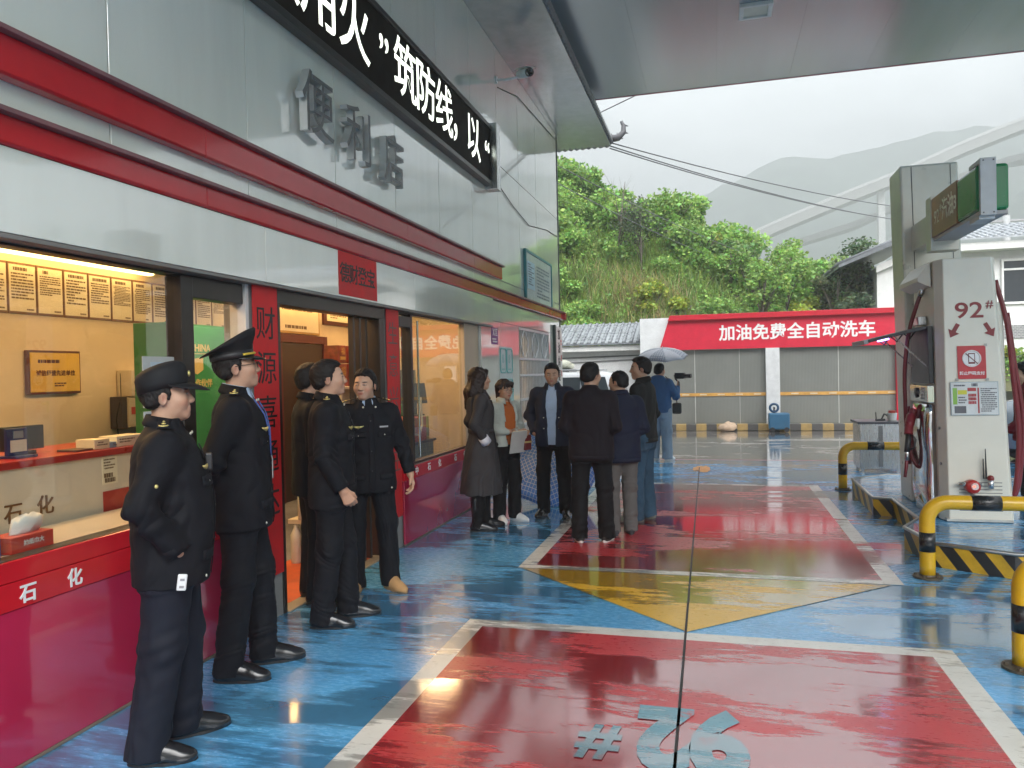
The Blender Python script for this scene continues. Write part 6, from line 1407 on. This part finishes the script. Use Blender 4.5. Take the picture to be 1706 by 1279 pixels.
    gate = lambda p: .45+.55*np.exp(-((p[:, 2]-1.08)/.10)**2)+.9*(np.abs(p[:, 0]) > .20)*np.exp(-((p[:, 2]-1.12)/.12)**2)
    if top_ == 'hoodie':
        v.cap((-.08, -.07, 1.46), (.08, -.07, 1.46), .055, .055, .04).ell((0, -.10, 1.44), (.12, .06, .075), .04)
    if top_ == 'coat': gate = lambda p: .5+.6*(p[:, 2] < .95)+.5*np.exp(-((p[:, 2]-1.05)/.06)**2)
    amp = .0062 if top_ != 'coat' else .009
    VT, FT = v.mesh(foldnoise(seed+1, amp, .115, (.75 if top_ != 'coat' else .25), gate)); nm = {'coat': 'coat', 'hoodie': 'hoodie', 'uniform': 'uniform_jacket'}.get(top_, 'jacket'); jk = mesh_obj(nm, (VT, FT), topm, t)
    if shirt is not None:
        v = Vol(h); v.prof([(z, a*.93-.006, bb*.93-.006, c) for z, a, bb, c in rows], 2.45); v.half((0, 0, 1), hem+.02); mesh_obj('shirt', v.mesh(foldnoise(seed+2, .004, .10)), shirt, t)
    S = Surf(VT)
    # collar: a folded band round the neck, open in front
    cm = topm if collar is None else collar
    def coll(m, r0_=1.0, dz=0, gap=24, drop=.045, par=t, name='collar', wide=1.0):
        R_ = []
        for i in range(25):
            a = math.radians(gap+(360-2*gap)*i/24); fr_ = .5+.5*math.cos(a); sx_, cy_ = math.sin(a), math.cos(a)
            P = lambda r_, z: (sx_*r_*1.02, cy_*r_-.014, z+dz-.030*fr_)
            R_.append([P(.071*r0_, 1.475), P(.067*r0_, 1.522), P(.074*r0_, 1.528), P((.092+.012*fr_)*wide*r0_, 1.490-drop*fr_*.6), P((.088+.012*fr_)*wide*r0_, 1.478-drop*fr_*.6), P(.078*r0_, 1.50)])
        mb = MB(); mb.smooth = True; mb.rings(R_); return mb.build(name, m, par, world=False)
    if top_ in ('uniform', 'jacket', 'open'): coll(cm, gap=24 if not vneck else 46)
    elif top_ == 'band':
        R_ = [[(math.sin(a)*r_, math.cos(a)*r_*.96-.014, z-.022*(.5+.5*math.cos(a))) for a in [2*PI*k/24 for k in range(24)]] for r_, z in ((.074, 1.47), (.072, 1.515), (.066, 1.518), (.064, 1.47))]
        mb = MB(); mb.smooth = True; mb.rings(R_, cap=False); mb.build('collar', cm, t, world=False)
    if shirt is not None or vneck: coll(shirt or M('light_blue_shirt', (.36, .47, .62), .8), .95, .002, 20, .07, name='shirt_collar')
    def P2(name, m, boxes, off=.003, th=.003, par=t, smooth=True, sf=None):
        mb = MB(); mb.smooth = smooth
        for q in boxes: (sf or S).patch(mb, q, off, th)
        return mb.build(name, m, par, world=False)
    def stud(x, z, r_=.008, m=SILV, name='button'): mb = MB(); mb.smooth = True; mb.sphere((x, S(x, z)+.003, z), r_, 8, (1, .6, 1)); mb.build(name, m, t, world=False)
    if top_ == 'uniform':
        z1 = 1.385; P2('placket', topm, [(-.022, .026, hem+.01, z1, 3, 24)], .001, .004)
        for s in (-1, 1):
            P2('pocket_flap', topm, [(s*.10-.055, s*.10+.055, 1.205, 1.25, 8, 3)], .001, .006); stud(s*.10, 1.222); P2('pocket_flap', topm, [(s*.115-.06, s*.115+.06, hem+.10, hem+.145, 8, 3)], .001, .005)
            mb = MB(); sh = A[s][0]; a = Vector((s*.195, -.005, 1.452)); e = Vector((s*.085, -.012, 1.487)); w_ = Vector((0, .026, 0)); up_ = Vector((0, 0, .010))
            ep = [a-w_, a+w_, e+w_*.8, e-w_*.8]; VS = VT[(np.abs(VT[:, 1]) < .03)]
            def ztop(x): q = VS[np.abs(VS[:, 0]-x) < .012]; return float(q[:, 2].max()) if len(q) else 1.45
            ep = [Vector((q.x, q.y, ztop(q.x)+.003)) for q in ep]; mb.prism(ep, (0, 0, .006)); epo = mb.build('epaulette', topm, t, .002, world=False)
            mb = MB(); mb.smooth = True; m1 = ep[0].lerp(ep[3], .22); m2 = ep[1].lerp(ep[2], .22); ctr = (m1+m2)/2+Vector((0, 0, .008))
            ax_ = (ep[3]-ep[0]).normalized(); mb.tube([ctr+Vector((0, .020*math.sin(q), 0))-ax_*.016*math.cos(q) for q in [PI*(-.35+.7*i/8) for i in range(9)]], .0035, 6); mb.sphere(ctr+ax_*.012+Vector((0, 0, .001)), .010, 8, (1, 1, .5)); mb.sphere(ctr+ax_*.040+Vector((0, 0, .001)), .006, 8, (1, 1, .6)); mb.build('insignia', GOLDP, epo, world=False)
            mb = MB(); mb.smooth = True; q = Vector((s*.048, 0, 1.435)); mb.sphere((q.x, S(q.x, q.z)+.006, q.z), .008, 8, (1, .6, 1)); mb.build('collar_pin', SILV, t, world=False)
        # wing badge on the wearer's right, name tape on the left
        mb = MB(); mb.smooth = True; cx_, cz = .10, 1.285
        for s in (-1, 1): mb.tube([(cx_, S(cx_, cz)+.004, cz), (cx_+s*.022, S(cx_+s*.022, cz)+.004, cz+.004), (cx_+s*.042, S(cx_+s*.042, cz)+.004, cz+.010)], [.009, .007, .003], 7)
        mb.sphere((cx_, S(cx_, cz)+.006, cz), .011, 8, (1, .6, 1)); mb.build('wing_badge', GOLDP, t, world=False)
        mb = MB(); S.patch(mb, (-.135, -.065, 1.278, 1.290, 5, 1), .002, .002); mb.build('name_tape', M('silver_tape', (.35, .36, .38), .5), t, world=False)
        for z in (1.33, 1.10, .95): stud(.004, z, .007, M('black_button', (.02, .02, .02), .3))
        stud(-.15, hem+.03, .0075); stud(.15, hem+.03, .0075)
    elif top_ in ('jacket', 'band'):
        P2('zip', M('dark_zip', (.03, .03, .032), .3, metal=.6), [(-.006, .006, hem+.01, 1.42, 1, 26)], .001, .003)
        P2('hem_band', topm, [(-.16*g, .16*g, hem+.002, hem+.045, 12, 2)], .000, .004); P2('hem_band', topm, [(-.16*g, .16*g, hem+.002, hem+.045, 12, 2)], .000, .004, sf=Surf(VT, -1))
    elif top_ == 'open':
        for s in (-1, 1):
            P2('lapel', cm, [(s*.075, s*.115, 1.22, 1.43, 3, 10)] if s > 0 else [(-.115, -.075, 1.22, 1.43, 3, 10)], .002, .005)
            if not fem: stud(s*.085, 1.12, .007); stud(s*.085, 1.0, .007)
    elif top_ == 'coat':
        P2('storm_flap', topm, [(-.02, .06, .45, 1.38, 5, 24)], .003, .005); SB = Surf(VT, -1)
        P2('back_cape', topm, [(-.17, .17, 1.15, 1.42, 14, 10)], .006, .010, sf=SB)
        mb = MB(); mb.smooth = True; R_ = [[(math.sin(a)*(.165+d), math.cos(a)*(.125+d), z) for a in [2*PI*k/30 for k in range(30)]] for d, z in ((.004, 1.035), (.014, 1.037), (.014, 1.078), (.004, 1.08))]; mb.rings(R_, cap=False); mb.build('belt', topm, t, world=False); coll(cm, 1.08, -.01, 28, .09, wide=1.25)
        for s in (-1, 1):
            sh, el, wr = A[s]; d = (wr-el).normalized(); mb = MB(); mb.smooth = True; mb.tube([wr-d*.085, wr-d*.008], [.054, .056], 16); mb.build('turned_cuff', M('pale_lining', (.62, .62, .66), .8), t, world=False)
    elif top_ == 'hoodie':
        P2('hem_band', topm, [(-.16, .16, hem+.002, hem+.05, 12, 2)], .0, .006, sf=Surf(VT, -1))
    # cuffs
    if top_ != 'coat':
        for s in (-1, 1):
            sh, el, wr = A[s]; d = (wr-el).normalized(); mb = MB(); mb.smooth = True; mb.tube([wr-d*.052, wr-d*.012], .0485*sr, 16); mb.build('cuff', topm, t, world=False)
    # ---------------- head gear
    if cap:
        CAPM = M('cap_cloth', (.009, .0095, .011), .75, var=.2, bump=.2, bscale=90, spec=.3, bdist=.002)
        def er(rx, ry, z, cyy=-.010, sl=0., n=36, bk=0): return [HM @ Vector((rx*math.sin(2*PI*k/n), cyy+ry*math.cos(2*PI*k/n), z+sl*math.cos(2*PI*k/n)-bk*max(0, -math.cos(2*PI*k/n)))) for k in range(n)]
        mb = MB(); mb.smooth = True
        if cap == 'peaked':
            mb.rings([er(.087, .105, 1.650, sl=-.002), er(.089, .108, 1.690, sl=.003), er(.093, .112, 1.703, sl=.012), er(.122, .140, 1.722, -.016, .042), er(.130, .150, 1.735, -.020, .058), er(.126, .145, 1.744, -.020, .060), er(.09, .10, 1.748, -.02, .045), er(.03, .03, 1.746, -.02, .012)])
            cp = mb.build('peaked_cap', CAPM, t, world=False)
            mb = MB(); mb.smooth = True; mb.rings([er(.0905, .1095, 1.652), er(.0915, .1105, 1.652), er(.0925, .1115, 1.688, sl=.003), er(.0915, .1105, 1.688, sl=.003)], cap=False); mb.build('cap_band', M('cap_band_black', (.012, .012, .014), .55, bump=.4, bscale=300, bdist=.001), cp, world=False)
            vz, vl, dr_ = 1.652, .058, .028
        else:
            mb.rings([er(.088, .106, 1.642, sl=.008, bk=.018), er(.091, .110, 1.668, sl=.008, bk=.010), er(.092, .112, 1.695, -.011, .012, bk=.004), er(.086, .104, 1.722, -.010, .018), er(.070, .084, 1.741, -.006, .018), er(.045, .052, 1.752, -.002, .012), er(.015, .018, 1.756, -.002, .004)])
            cp = mb.build('soft_cap', CAPM, t, world=False); vz, vl, dr_ = 1.655, .092, .040
            mb = MB(); mb.smooth = True; mb.sphere(HM @ Vector((0, .105, 1.70)), .014, 10, (1, .5, 1)); mb.build('cap_badge', GOLDP, cp, world=False)
        mb = MB(); mb.smooth = True; n = 18; U_, W_ = [], []
        for lay in (0, .004):
            for j in range(6):
                f = j/5
                for i in range(n+1):
                    a = math.radians(-74+148*i/n); cc = max(0, math.cos(a*1.18)); r_ = f*vl*(cc**.6)
                    U_.append(HM @ Vector(((.089+r_*.75)*math.sin(a), -.010+(.108+r_)*math.cos(a), vz-dr_*f*(.35+.65*f)*cc-.008*(1-math.cos(a))*f+lay)))
        k_ = 6*(n+1); fs = []
        for j in range(5):
            for i in range(n):
                a = j*(n+1)+i; fs += [(a, a+n+1, a+n+2, a+1), (k_+a, k_+a+1, k_+a+n+2, k_+a+n+1)]
        fs += [(5*(n+1)+i, k_+5*(n+1)+i, k_+5*(n+1)+i+1, 5*(n+1)+i+1) for i in range(n)]
        mb.add(U_, fs); mb.build('visor', LEATH if cap == 'peaked' else CAPM, cp, world=False)
        if cap == 'peaked':
            mb = MB(); mb.smooth = True; mb.tube([HM @ Vector((.0945*math.sin(a), -.010+.1145*math.cos(a), 1.664+.004*math.cos(a))) for a in [math.radians(-62+124*i/20) for i in range(21)]], .0065, 8); mb.build('gold_braid', M('gold_braid', (.70, .50, .06), .4, metal=.4), cp, world=False)
    if glasses:
        mb = MB(); mb.smooth = True
        for s in (-1, 1):
            P = [HM @ Vector((s*.033+.0235*math.copysign(abs(math.cos(a))**.7, math.cos(a)), .108-.10*(abs(s*.033+.0235*math.cos(a))-.01)**1.0*.28, 1.606+.0175*math.copysign(abs(math.sin(a))**.7, math.sin(a)))) for a in [2*PI*k/20 for k in range(21)]]
            mb.tube(P, .0018, 6, False); mb.tube([HM @ Vector((s*.057, .096, 1.612)), HM @ Vector((s*.079, .07, 1.612)), HM @ Vector((s*.084, -.005, 1.612))], .0018, 6)
        mb.tube([HM @ Vector((-.010, .108, 1.610)), HM @ Vector((0, .114, 1.613)), HM @ Vector((.010, .108, 1.610))], .0018, 6); mb.build('glasses', M('glasses_frame', (.02, .016, .014) if glasses is True else (.35, .30, .22), .3, metal=.3), t, world=False)
    if extras: extras(t, S, A, HM)
    s = H/1.72; t.scale = (s, s, s); t.rotation_euler = (math.radians(lean), 0, math.radians(rz)); t.location = loc; return t, A, S
def to_world(t, p): return Matrix.LocRotScale(t.location, t.rotation_euler, t.scale) @ Vector(p)

def lanyard(t, S, A, HM):
    mb = MB(); mb.smooth = True
    for s in (-1, 1): mb.tube([(s*x_, S(s*x_, z)+.007, z) for x_, z in ((.075, 1.44), (.058, 1.36), (.040, 1.28), (.02, 1.20), (.004, 1.14))], .0045, 6)
    l = mb.build('lanyard', M('blue_lanyard', (.05, .09, .28), .6, var=.5, scale=60), t, world=False)
    mb = MB(); y = S(0, 1.06)+.012; mb.box(-.024, .024, y-.002, y+.002, 1.02, 1.115); mb.build('id_card', M('id_card_clear', (.45, .47, .45), .2), l, .002, world=False); mb = MB().tube([(0, S(0, 1.13)+.008, 1.14), (0, y, 1.112)], .004, 6); mb.build('clip', STEEL, l, world=False)
def radio(t, S, A, HM):
    mb = MB(); y = S(-.02, 1.30); mb.box(.0, .035, y, y+.03, 1.26, 1.34); mb.build('shoulder_radio', BLK, t, .006, world=False); stud_ = MB(); stud_.smooth = True
    sh, el, wr = A[1]; d = (el-sh); q = sh+d*.62; stud_.sphere((q.x+.058, q.y+.03, q.z), .009, 8); stud_.build('sleeve_button', GOLDP, t, world=False)

OFF = 'officers in black uniform outside the shop door'
# nearest officer, soft cap, profile to the right
o1, A1, S1 = person('officer in a soft black cap, nearest the camera, looking right in profile', (-2.36, 2.88, 0), -54, 1.69, 1.12, (0, 3, 0), ('pocket', 'pocket'), ((-.12, .04, -12), (.11, -.10, 12)), 'uniform', UNI, cloth('dark_navy', (.0075, .0095, .017)), 'leather', hair='buzz', cap='soft', h=.0042, seed=3, group=OFF, belly=.02, hem=.78, extras=radio, hands=(0, 0), legw=1.12)
o2, A2, S2 = person('tall officer in a peaked cap with gold braid and glasses', (-2.57, 3.72, 0), -62, 1.83, 1.04, (8, 8, 0), ('back', 'back'), ((-.11, .10, -8), (.11, -.06, 10)), 'uniform', UNI, UNI, 'leather', hair='short', cap='peaked', glasses=True, h=.0042, seed=5, group=OFF, vneck=True, hem=.78, extras=lanyard)
o3, A3, S3 = person('bareheaded officer half hidden in the shop doorway behind another', (-2.88, 5.04, .0), -48, 1.74, 1.02, (4, 0, 0), ('down', 'fwd'), hair='short', h=.0065, seed=7, group=OFF, hem=.78, curl=.8, skin=.9)
o4, A4, S4 = person('bareheaded officer in profile, right fist at his side, before the doorway', (-2.49, 4.60, 0), -66, 1.75, 1.05, (6, 4, 0), ('down', 'fwd'), ((-.10, .10, -6), (.10, -.06, 8)), hair='short', h=.0042, seed=9, group=OFF, hem=.78, curl=.95, vneck=False)
o5, A5, S5 = person('officer in tan suede shoes facing the camera with his head turned', (-2.59, 5.36, 0), -142, 1.69, 1.07, (-34, -2, 0), ('out', 'out'), ((-.15, .05, -22), (.12, .02, 30)), shoe='suede', shoem=M('tan_suede', (.42, .24, .10), .85, var=.2, bump=.3, bscale=150, bdist=.001), solem=M('tan_sole', (.30, .18, .08), .7), hair='full', h=.0042, seed=11, group=OFF, shirt=M('light_blue_shirt', (.36, .47, .62), .8, bump=.2, bscale=80), vneck=True, hem=.78, curl=.5)
GREYC = cloth('charcoal', (.040, .037, .039), .75, .2)
w6, A6, S6 = person('woman with long dark hair in a long charcoal coat and black boots', (-2.40, 7.66, 0), -66, 1.70, 1.02, (4, 0, 0), ('pocket', 'pocket'), ((-.09, .06, -6), (.09, -.05, 8)), 'coat', GREYC, BLACKC, 'boot', LEATH, hair='long', hairm=HAIRB, h=.0065, seed=13, fem=True, legw=.78, hands=(0, 0))
w7, A7, S7 = person('woman with glasses in a pale open jacket over an orange top', (-2.27, 8.14, 0), -124, 1.57, .98, (-4, -8, 0), ('fold', 'fold'), ((-.10, .06, -10), (.10, .0, 20)), 'open', cloth('pale_grey_green', (.42, .45, .40), .8, .2), BLACKC, 'white', M('white_canvas', (.70, .70, .68), .8), M('white_rubber', (.6, .6, .58), .6), hair='bob', hairm=HAIRB, glasses='thin', h=.0065, seed=15, fem=True, legw=1.1, shirt=cloth('orange_knit', (.42, .11, .025), .85, .35, 120), hem=.92, curl=.7)
m8, A8, S8 = person('man in an open navy uniform jacket over a light blue shirt, eyes lowered', (-1.80, 8.50, 0), -176, 1.74, 1.02, (4, -10, 0), ('pocket', 'pocket'), ((-.13, .03, -12), (.13, .0, 14)), 'open', cloth('navy_uniform', (.014, .018, .034), .75), BLACKC, 'leather', hair='short', h=.0065, seed=17, shirt=M('light_blue_shirt'), hem=.80, hands=(0, 0), skin=.92)
m9, A9, S9 = person('man seen from behind in a plain black jacket and white trimmed trainers', (-1.17, 7.28, 0), 2, 1.72, 1.10, (-32, 0, 0), ('front', 'front'), ((-.13, .0, -16), (.13, .04, 12)), 'band', PLUM, BLACKC, 'sneaker', M('black_knit', (.02, .02, .02), .8), M('white_foam', (.62, .60, .57), .6), hair='short', h=.0065, seed=19, hem=.80)
m10, A10, S10 = person('man from behind in a navy jacket and grey trousers', (-.93, 7.64, 0), 30, 1.64, 1.05, (38, -4, 0), ('front', 'front'), ((-.10, .02, -8), (.10, .03, 12)), 'jacket', NAVY, cloth('grey_cotton', (.11, .105, .10), .85, .2), 'sneaker', M('dark_trainer', (.03, .03, .034), .7), M('dark_foam', (.05, .05, .055), .6), hair='buzz', h=.0065, seed=21, hem=.77, skin=.85)
m11, A11, S11 = person('man in a black jacket and blue jeans looking left', (-.78, 8.34, 0), 78, 1.78, 1.0, (22, -2, 0), ('front', 'front'), ((-.12, .06, -10), (.12, .0, 10)), 'jacket', cloth('black_twill', (.014, .015, .014), .8, .3), cloth('denim', (.035, .078, .125), .85, .3, 90, .3), 'sneaker', M('grey_green_trainer', (.16, .18, .15), .7), M('dark_foam'), hair='short', h=.0065, seed=23, hem=.84, legw=1.1, skin=.78, shirt=M('white_tee', (.6, .6, .58), .8), vneck=True)
m12, A12, S12 = person('person in a blue hoodie seen from behind holding a camera under an umbrella', (-.98, 13.95, 0), -22, 1.74, 1.06, (-10, 0, 0), (((.09, .05, -.25), (.08, .24, 1.32)), ((.11, .06, -.25), (.20, .30, 1.30))), ((-.12, .0, -8), (.12, .03, 10)), 'hoodie', cloth('blue_fleece', (.045, .11, .23), .9, .3, 70), cloth('pale_denim', (.22, .29, .36), .85, .25, 90, .2), 'sneaker', M('white_canvas'), M('white_foam'), hair='full', h=.009, seed=25, hem=.86, legw=1.2, curl=1.0)
m13, A13, S13 = person('person in a dark red top half hidden behind the right pump hoses', (3.22, 9.3, 0), 75, 1.64, 1.0, (0, -14, 0), ('front', 'front'), top_='band', topm=cloth('dark_red', (.16, .010, .016), .85), legm=BLACKC, hair='full', h=.008, seed=27, hem=.84)

# ---------------- things in hands and about
def keys(loc):
    t = thing('key_bunch', 'bunch of keys with a white car fob hanging from the belt of the nearest officer', 'keys', loc); loc = Vector(loc); mb = MB(); mb.smooth = True
    mb.tube(arc(loc, .014, 0, 2*PI, (.6, .8, 0), ZP, 14), .002, 6, False); mb.tube([loc+Vector((0, 0, .012)), loc+Vector((-.01, .01, .05))], .004, 6); mb.build('ring', STEEL, t)
    T_ = Matrix.Translation(loc+Vector((.012, -.006, -.045))) @ rotm(40, 'Z') @ rotm(8, 'Y'); MB().box(-.019, .019, -.006, .006, -.035, .035, T_).build('car_fob', M('fob_white', (.66, .67, .66), .3), t, .008, 3)
    mb = MB()
    for z in (-.018, .012): mb.box(-.009, .009, -.0072, -.0061, z-.005, z+.005, T_)
    mb.build('fob_button', M('fob_grey', (.25, .25, .26), .4), t)
    for dx, m_ in ((-.022, BLK), (-.035, M('red_key_tag', (.3, .05, .05), .4))): MB().box(-.006, .006, -.002, .002, -.075, 0, Matrix.Translation(loc+Vector((dx, .004, -.01))) @ rotm(18, 'Y')).build('key', m_, t, .001)
p = to_world(o1, (.215, .045, .855)); keys(p)
def plaid(name, base, line, sc=26, w=.16):
    m = M(name, base, .5, var=.05); nt = m.node_tree; L = nt.links.new; b = nt.nodes['Principled BSDF']; tc = node(nt, 'TexCoord'); sp = node(nt, 'SeparateXYZ'); L(tc.outputs['UV'], sp.inputs[0]); o = None
    for ax_ in (0, 1):
        q = node(nt, 'Math', operation='MULTIPLY'); L(sp.outputs[ax_], q.inputs[0]); q.inputs[1].default_value = sc; f = node(nt, 'Math', operation='FRACT'); L(q.outputs[0], f.inputs[0]); g_ = node(nt, 'Math', operation='LESS_THAN'); L(f.outputs[0], g_.inputs[0]); g_.inputs[1].default_value = w
        if o is None: o = g_.outputs[0]
        else: a = node(nt, 'Math', operation='MAXIMUM'); L(o, a.inputs[0]); L(g_.outputs[0], a.inputs[1]); o = a.outputs[0]
    mx_ = node(nt, 'Mix', data_type='RGBA'); L(o, mx_.inputs[0]); mx_.inputs[6].default_value = (*base, 1); mx_.inputs[7].default_value = (*line, 1); L(mx_.outputs[2], b.inputs['Base Color']); b.inputs['Transmission Weight'].default_value = 0; return m
def umbrella(lab, base, axis, R, depth, mat_, shaft, spin=0, mat2=None):
    t = thing('umbrella', lab, 'umbrella', base); q = Vector((0, 0, 1)).rotation_difference(Vector(axis)); t.rotation_mode = 'QUATERNION'; t.rotation_quaternion = q
    n = 8; m = 6; V, F, MI = [], [], []; sub = 5; UV = []
    for j in range(m+1):
        f = j/m; r_ = R*math.sin(f*1.15)/math.sin(1.15); z = -depth*(1-math.cos(f*1.15))/(1-math.cos(1.15))
        for i in range(n*sub):
            a = 2*PI*i/(n*sub)+spin; u = (i % sub)/sub; sag = 1-.07*f*math.sin(PI*u)**1; V.append((r_*sag*math.cos(a), r_*sag*math.sin(a), z+.03*R*f*math.sin(PI*u)))
            ac = 2*PI*((i//sub)+.5)/n+spin; UV.append((r_*math.sin(a-ac), r_*math.cos(a-ac)))
    N_ = n*sub; F = [(j*N_+i, j*N_+(i+1) % N_, (j+1)*N_+(i+1) % N_, (j+1)*N_+i) for j in range(m) for i in range(N_)]
    me = bpy.data.meshes.new('canopy'); me.from_pydata(V, [], F); me.materials.append(mat_); me.materials.append(mat2 or mat_)
    uv = me.uv_layers.new(name='UVMap')
    for pl in me.polygons:
        pl.use_smooth = True; pan = (pl.index % N_)//sub; pl.material_index = pan % 2; ac = 2*PI*(pan+.5)/n+spin
        for li in pl.loop_indices: v_ = V[me.loops[li].vertex_index]; rr2 = math.hypot(v_[0], v_[1]); an = math.atan2(v_[1], v_[0]); uv.data[li].uv = (rr2*math.sin(an-ac), rr2*math.cos(an-ac))
    o = obj('canopy', me, t); so = o.modifiers.new('thickness', 'SOLIDIFY'); so.thickness = .003
    for k in range(n):
        a = 2*PI*k/n+spin; mb = MB(); mb.tube([(R*math.sin(f*1.15)/math.sin(1.15)*math.cos(a)*.99, R*math.sin(f*1.15)/math.sin(1.15)*math.sin(a)*.99, -depth*(1-math.cos(f*1.15))/(1-math.cos(1.15))-.007) for f in (.02, .25, .5, .75, 1)], .003, 5); mb.build('rib', STEEL, t, world=False)
    MB().tube([(0, 0, .05), (0, 0, -shaft)], .006, 8).build('shaft', STEEL, t, world=False); mb = MB(); mb.smooth = True; mb.tube([(0, 0, -shaft), (0, 0, -shaft-.10)], .014, 10); mb.build('handle', M('red_handle', (.4, .03, .03), .4), t, world=False); return t
hw = to_world(m12, (-.08, .30, 1.33)); c_ = Vector((-.93, 14.10, 2.02)); axv = (c_-hw).normalized()
umbrella('pale plaid umbrella held over the person in the blue hoodie', c_, axv, .46, .15, M('pale_umbrella_cloth', (.50, .51, .57), .5), (c_-hw).length-.03, .2, plaid('pale_plaid', (.42, .44, .50), (.20, .23, .30), 24, .35))
umbrella('open blue plaid umbrella lying on the floor behind the women', (-2.0, 9.30, .60), (.10, -.74, .60), .62, .24, plaid('blue_plaid', (.11, .30, .80), (.66, .76, .92), 22, .12), .40, .1)
# stabilised camera in the hoodie wearer's hands
hc = to_world(m12, (.20, .37, 1.34)); t = thing('video_camera', 'black video camera on a handheld stabiliser held by the person in the hoodie', 'camera', hc)
T_ = Matrix.Translation(hc+Vector((.02, .05, .16))) @ rotm(-20, 'Z'); MB().box(-.09, .09, -.05, .05, -.05, .06, T_).build('camera_body', BLK, t, .01); mb = MB(); mb.lathe([(.035, 0), (.04, .12), (.001, .12)], T_ @ Vector((.09, 0, 0)), 14, T_.to_3x3() @ Vector((1, 0, 0))); mb.build('lens', BLK, t)
mb = MB(); mb.smooth = True; mb.tube([hc+Vector((0, 0, -.1)), hc+Vector((0, 0, .05)), hc+Vector((-.06, .03, .10)), hc+Vector((-.08, .05, .18))], .016, 8); mb.build('grip', BLK, t)
# bag hanging at his side
hb = to_world(m12, (.26, .14, .93)); t = thing('camera_bag', 'small dark camera bag hanging at the side of the person in the hoodie', 'bag', hb)
MB().cbox((hb.x, hb.y, hb.z), (.16, .12, .20)).build('bag', M('dark_nylon', (.03, .03, .025), .7), t, .03, 3); mb = MB(); mb.tube([hb+Vector((0, 0, .09)), hb+Vector((-.02, .0, .40)), to_world(m12, (.12, -.02, 1.50))], .010, 6); mb.build('strap', M('dark_nylon'), t)
# booklet and red purse held by the woman in the pale jacket
q = to_world(w7, (.02, .27, 1.00)); t = thing('paper_booklet', 'pale grey booklet held by the woman with the orange top', 'booklet', q)
MB().box(-.11, .11, -.008, .008, -.14, .10, Matrix.Translation(q) @ rotm(-122, 'Z') @ rotm(-12, 'X')).build('cover', M('grey_cover', (.48, .47, .44), .6), t, .002); MB().box(-.10, .10, -.006, .006, .101, .106, Matrix.Translation(q) @ rotm(-122, 'Z') @ rotm(-12, 'X')).build('pages', PAPER, t)
q = to_world(w7, (-.13, .25, .98)); t = thing('red_purse', 'small dark red purse held by the woman with the orange top', 'purse', q)
MB().box(-.05, .05, -.025, .025, -.10, .07, Matrix.Translation(q) @ rotm(-122, 'Z')).build('purse_body', M('dark_red_leather', (.14, .012, .012), .3), t, .012, 3); MB().box(-.051, .051, -.027, .027, -.02, .0, Matrix.Translation(q) @ rotm(-122, 'Z')).build('clasp_strap', M('gold_badge'), t, .002)
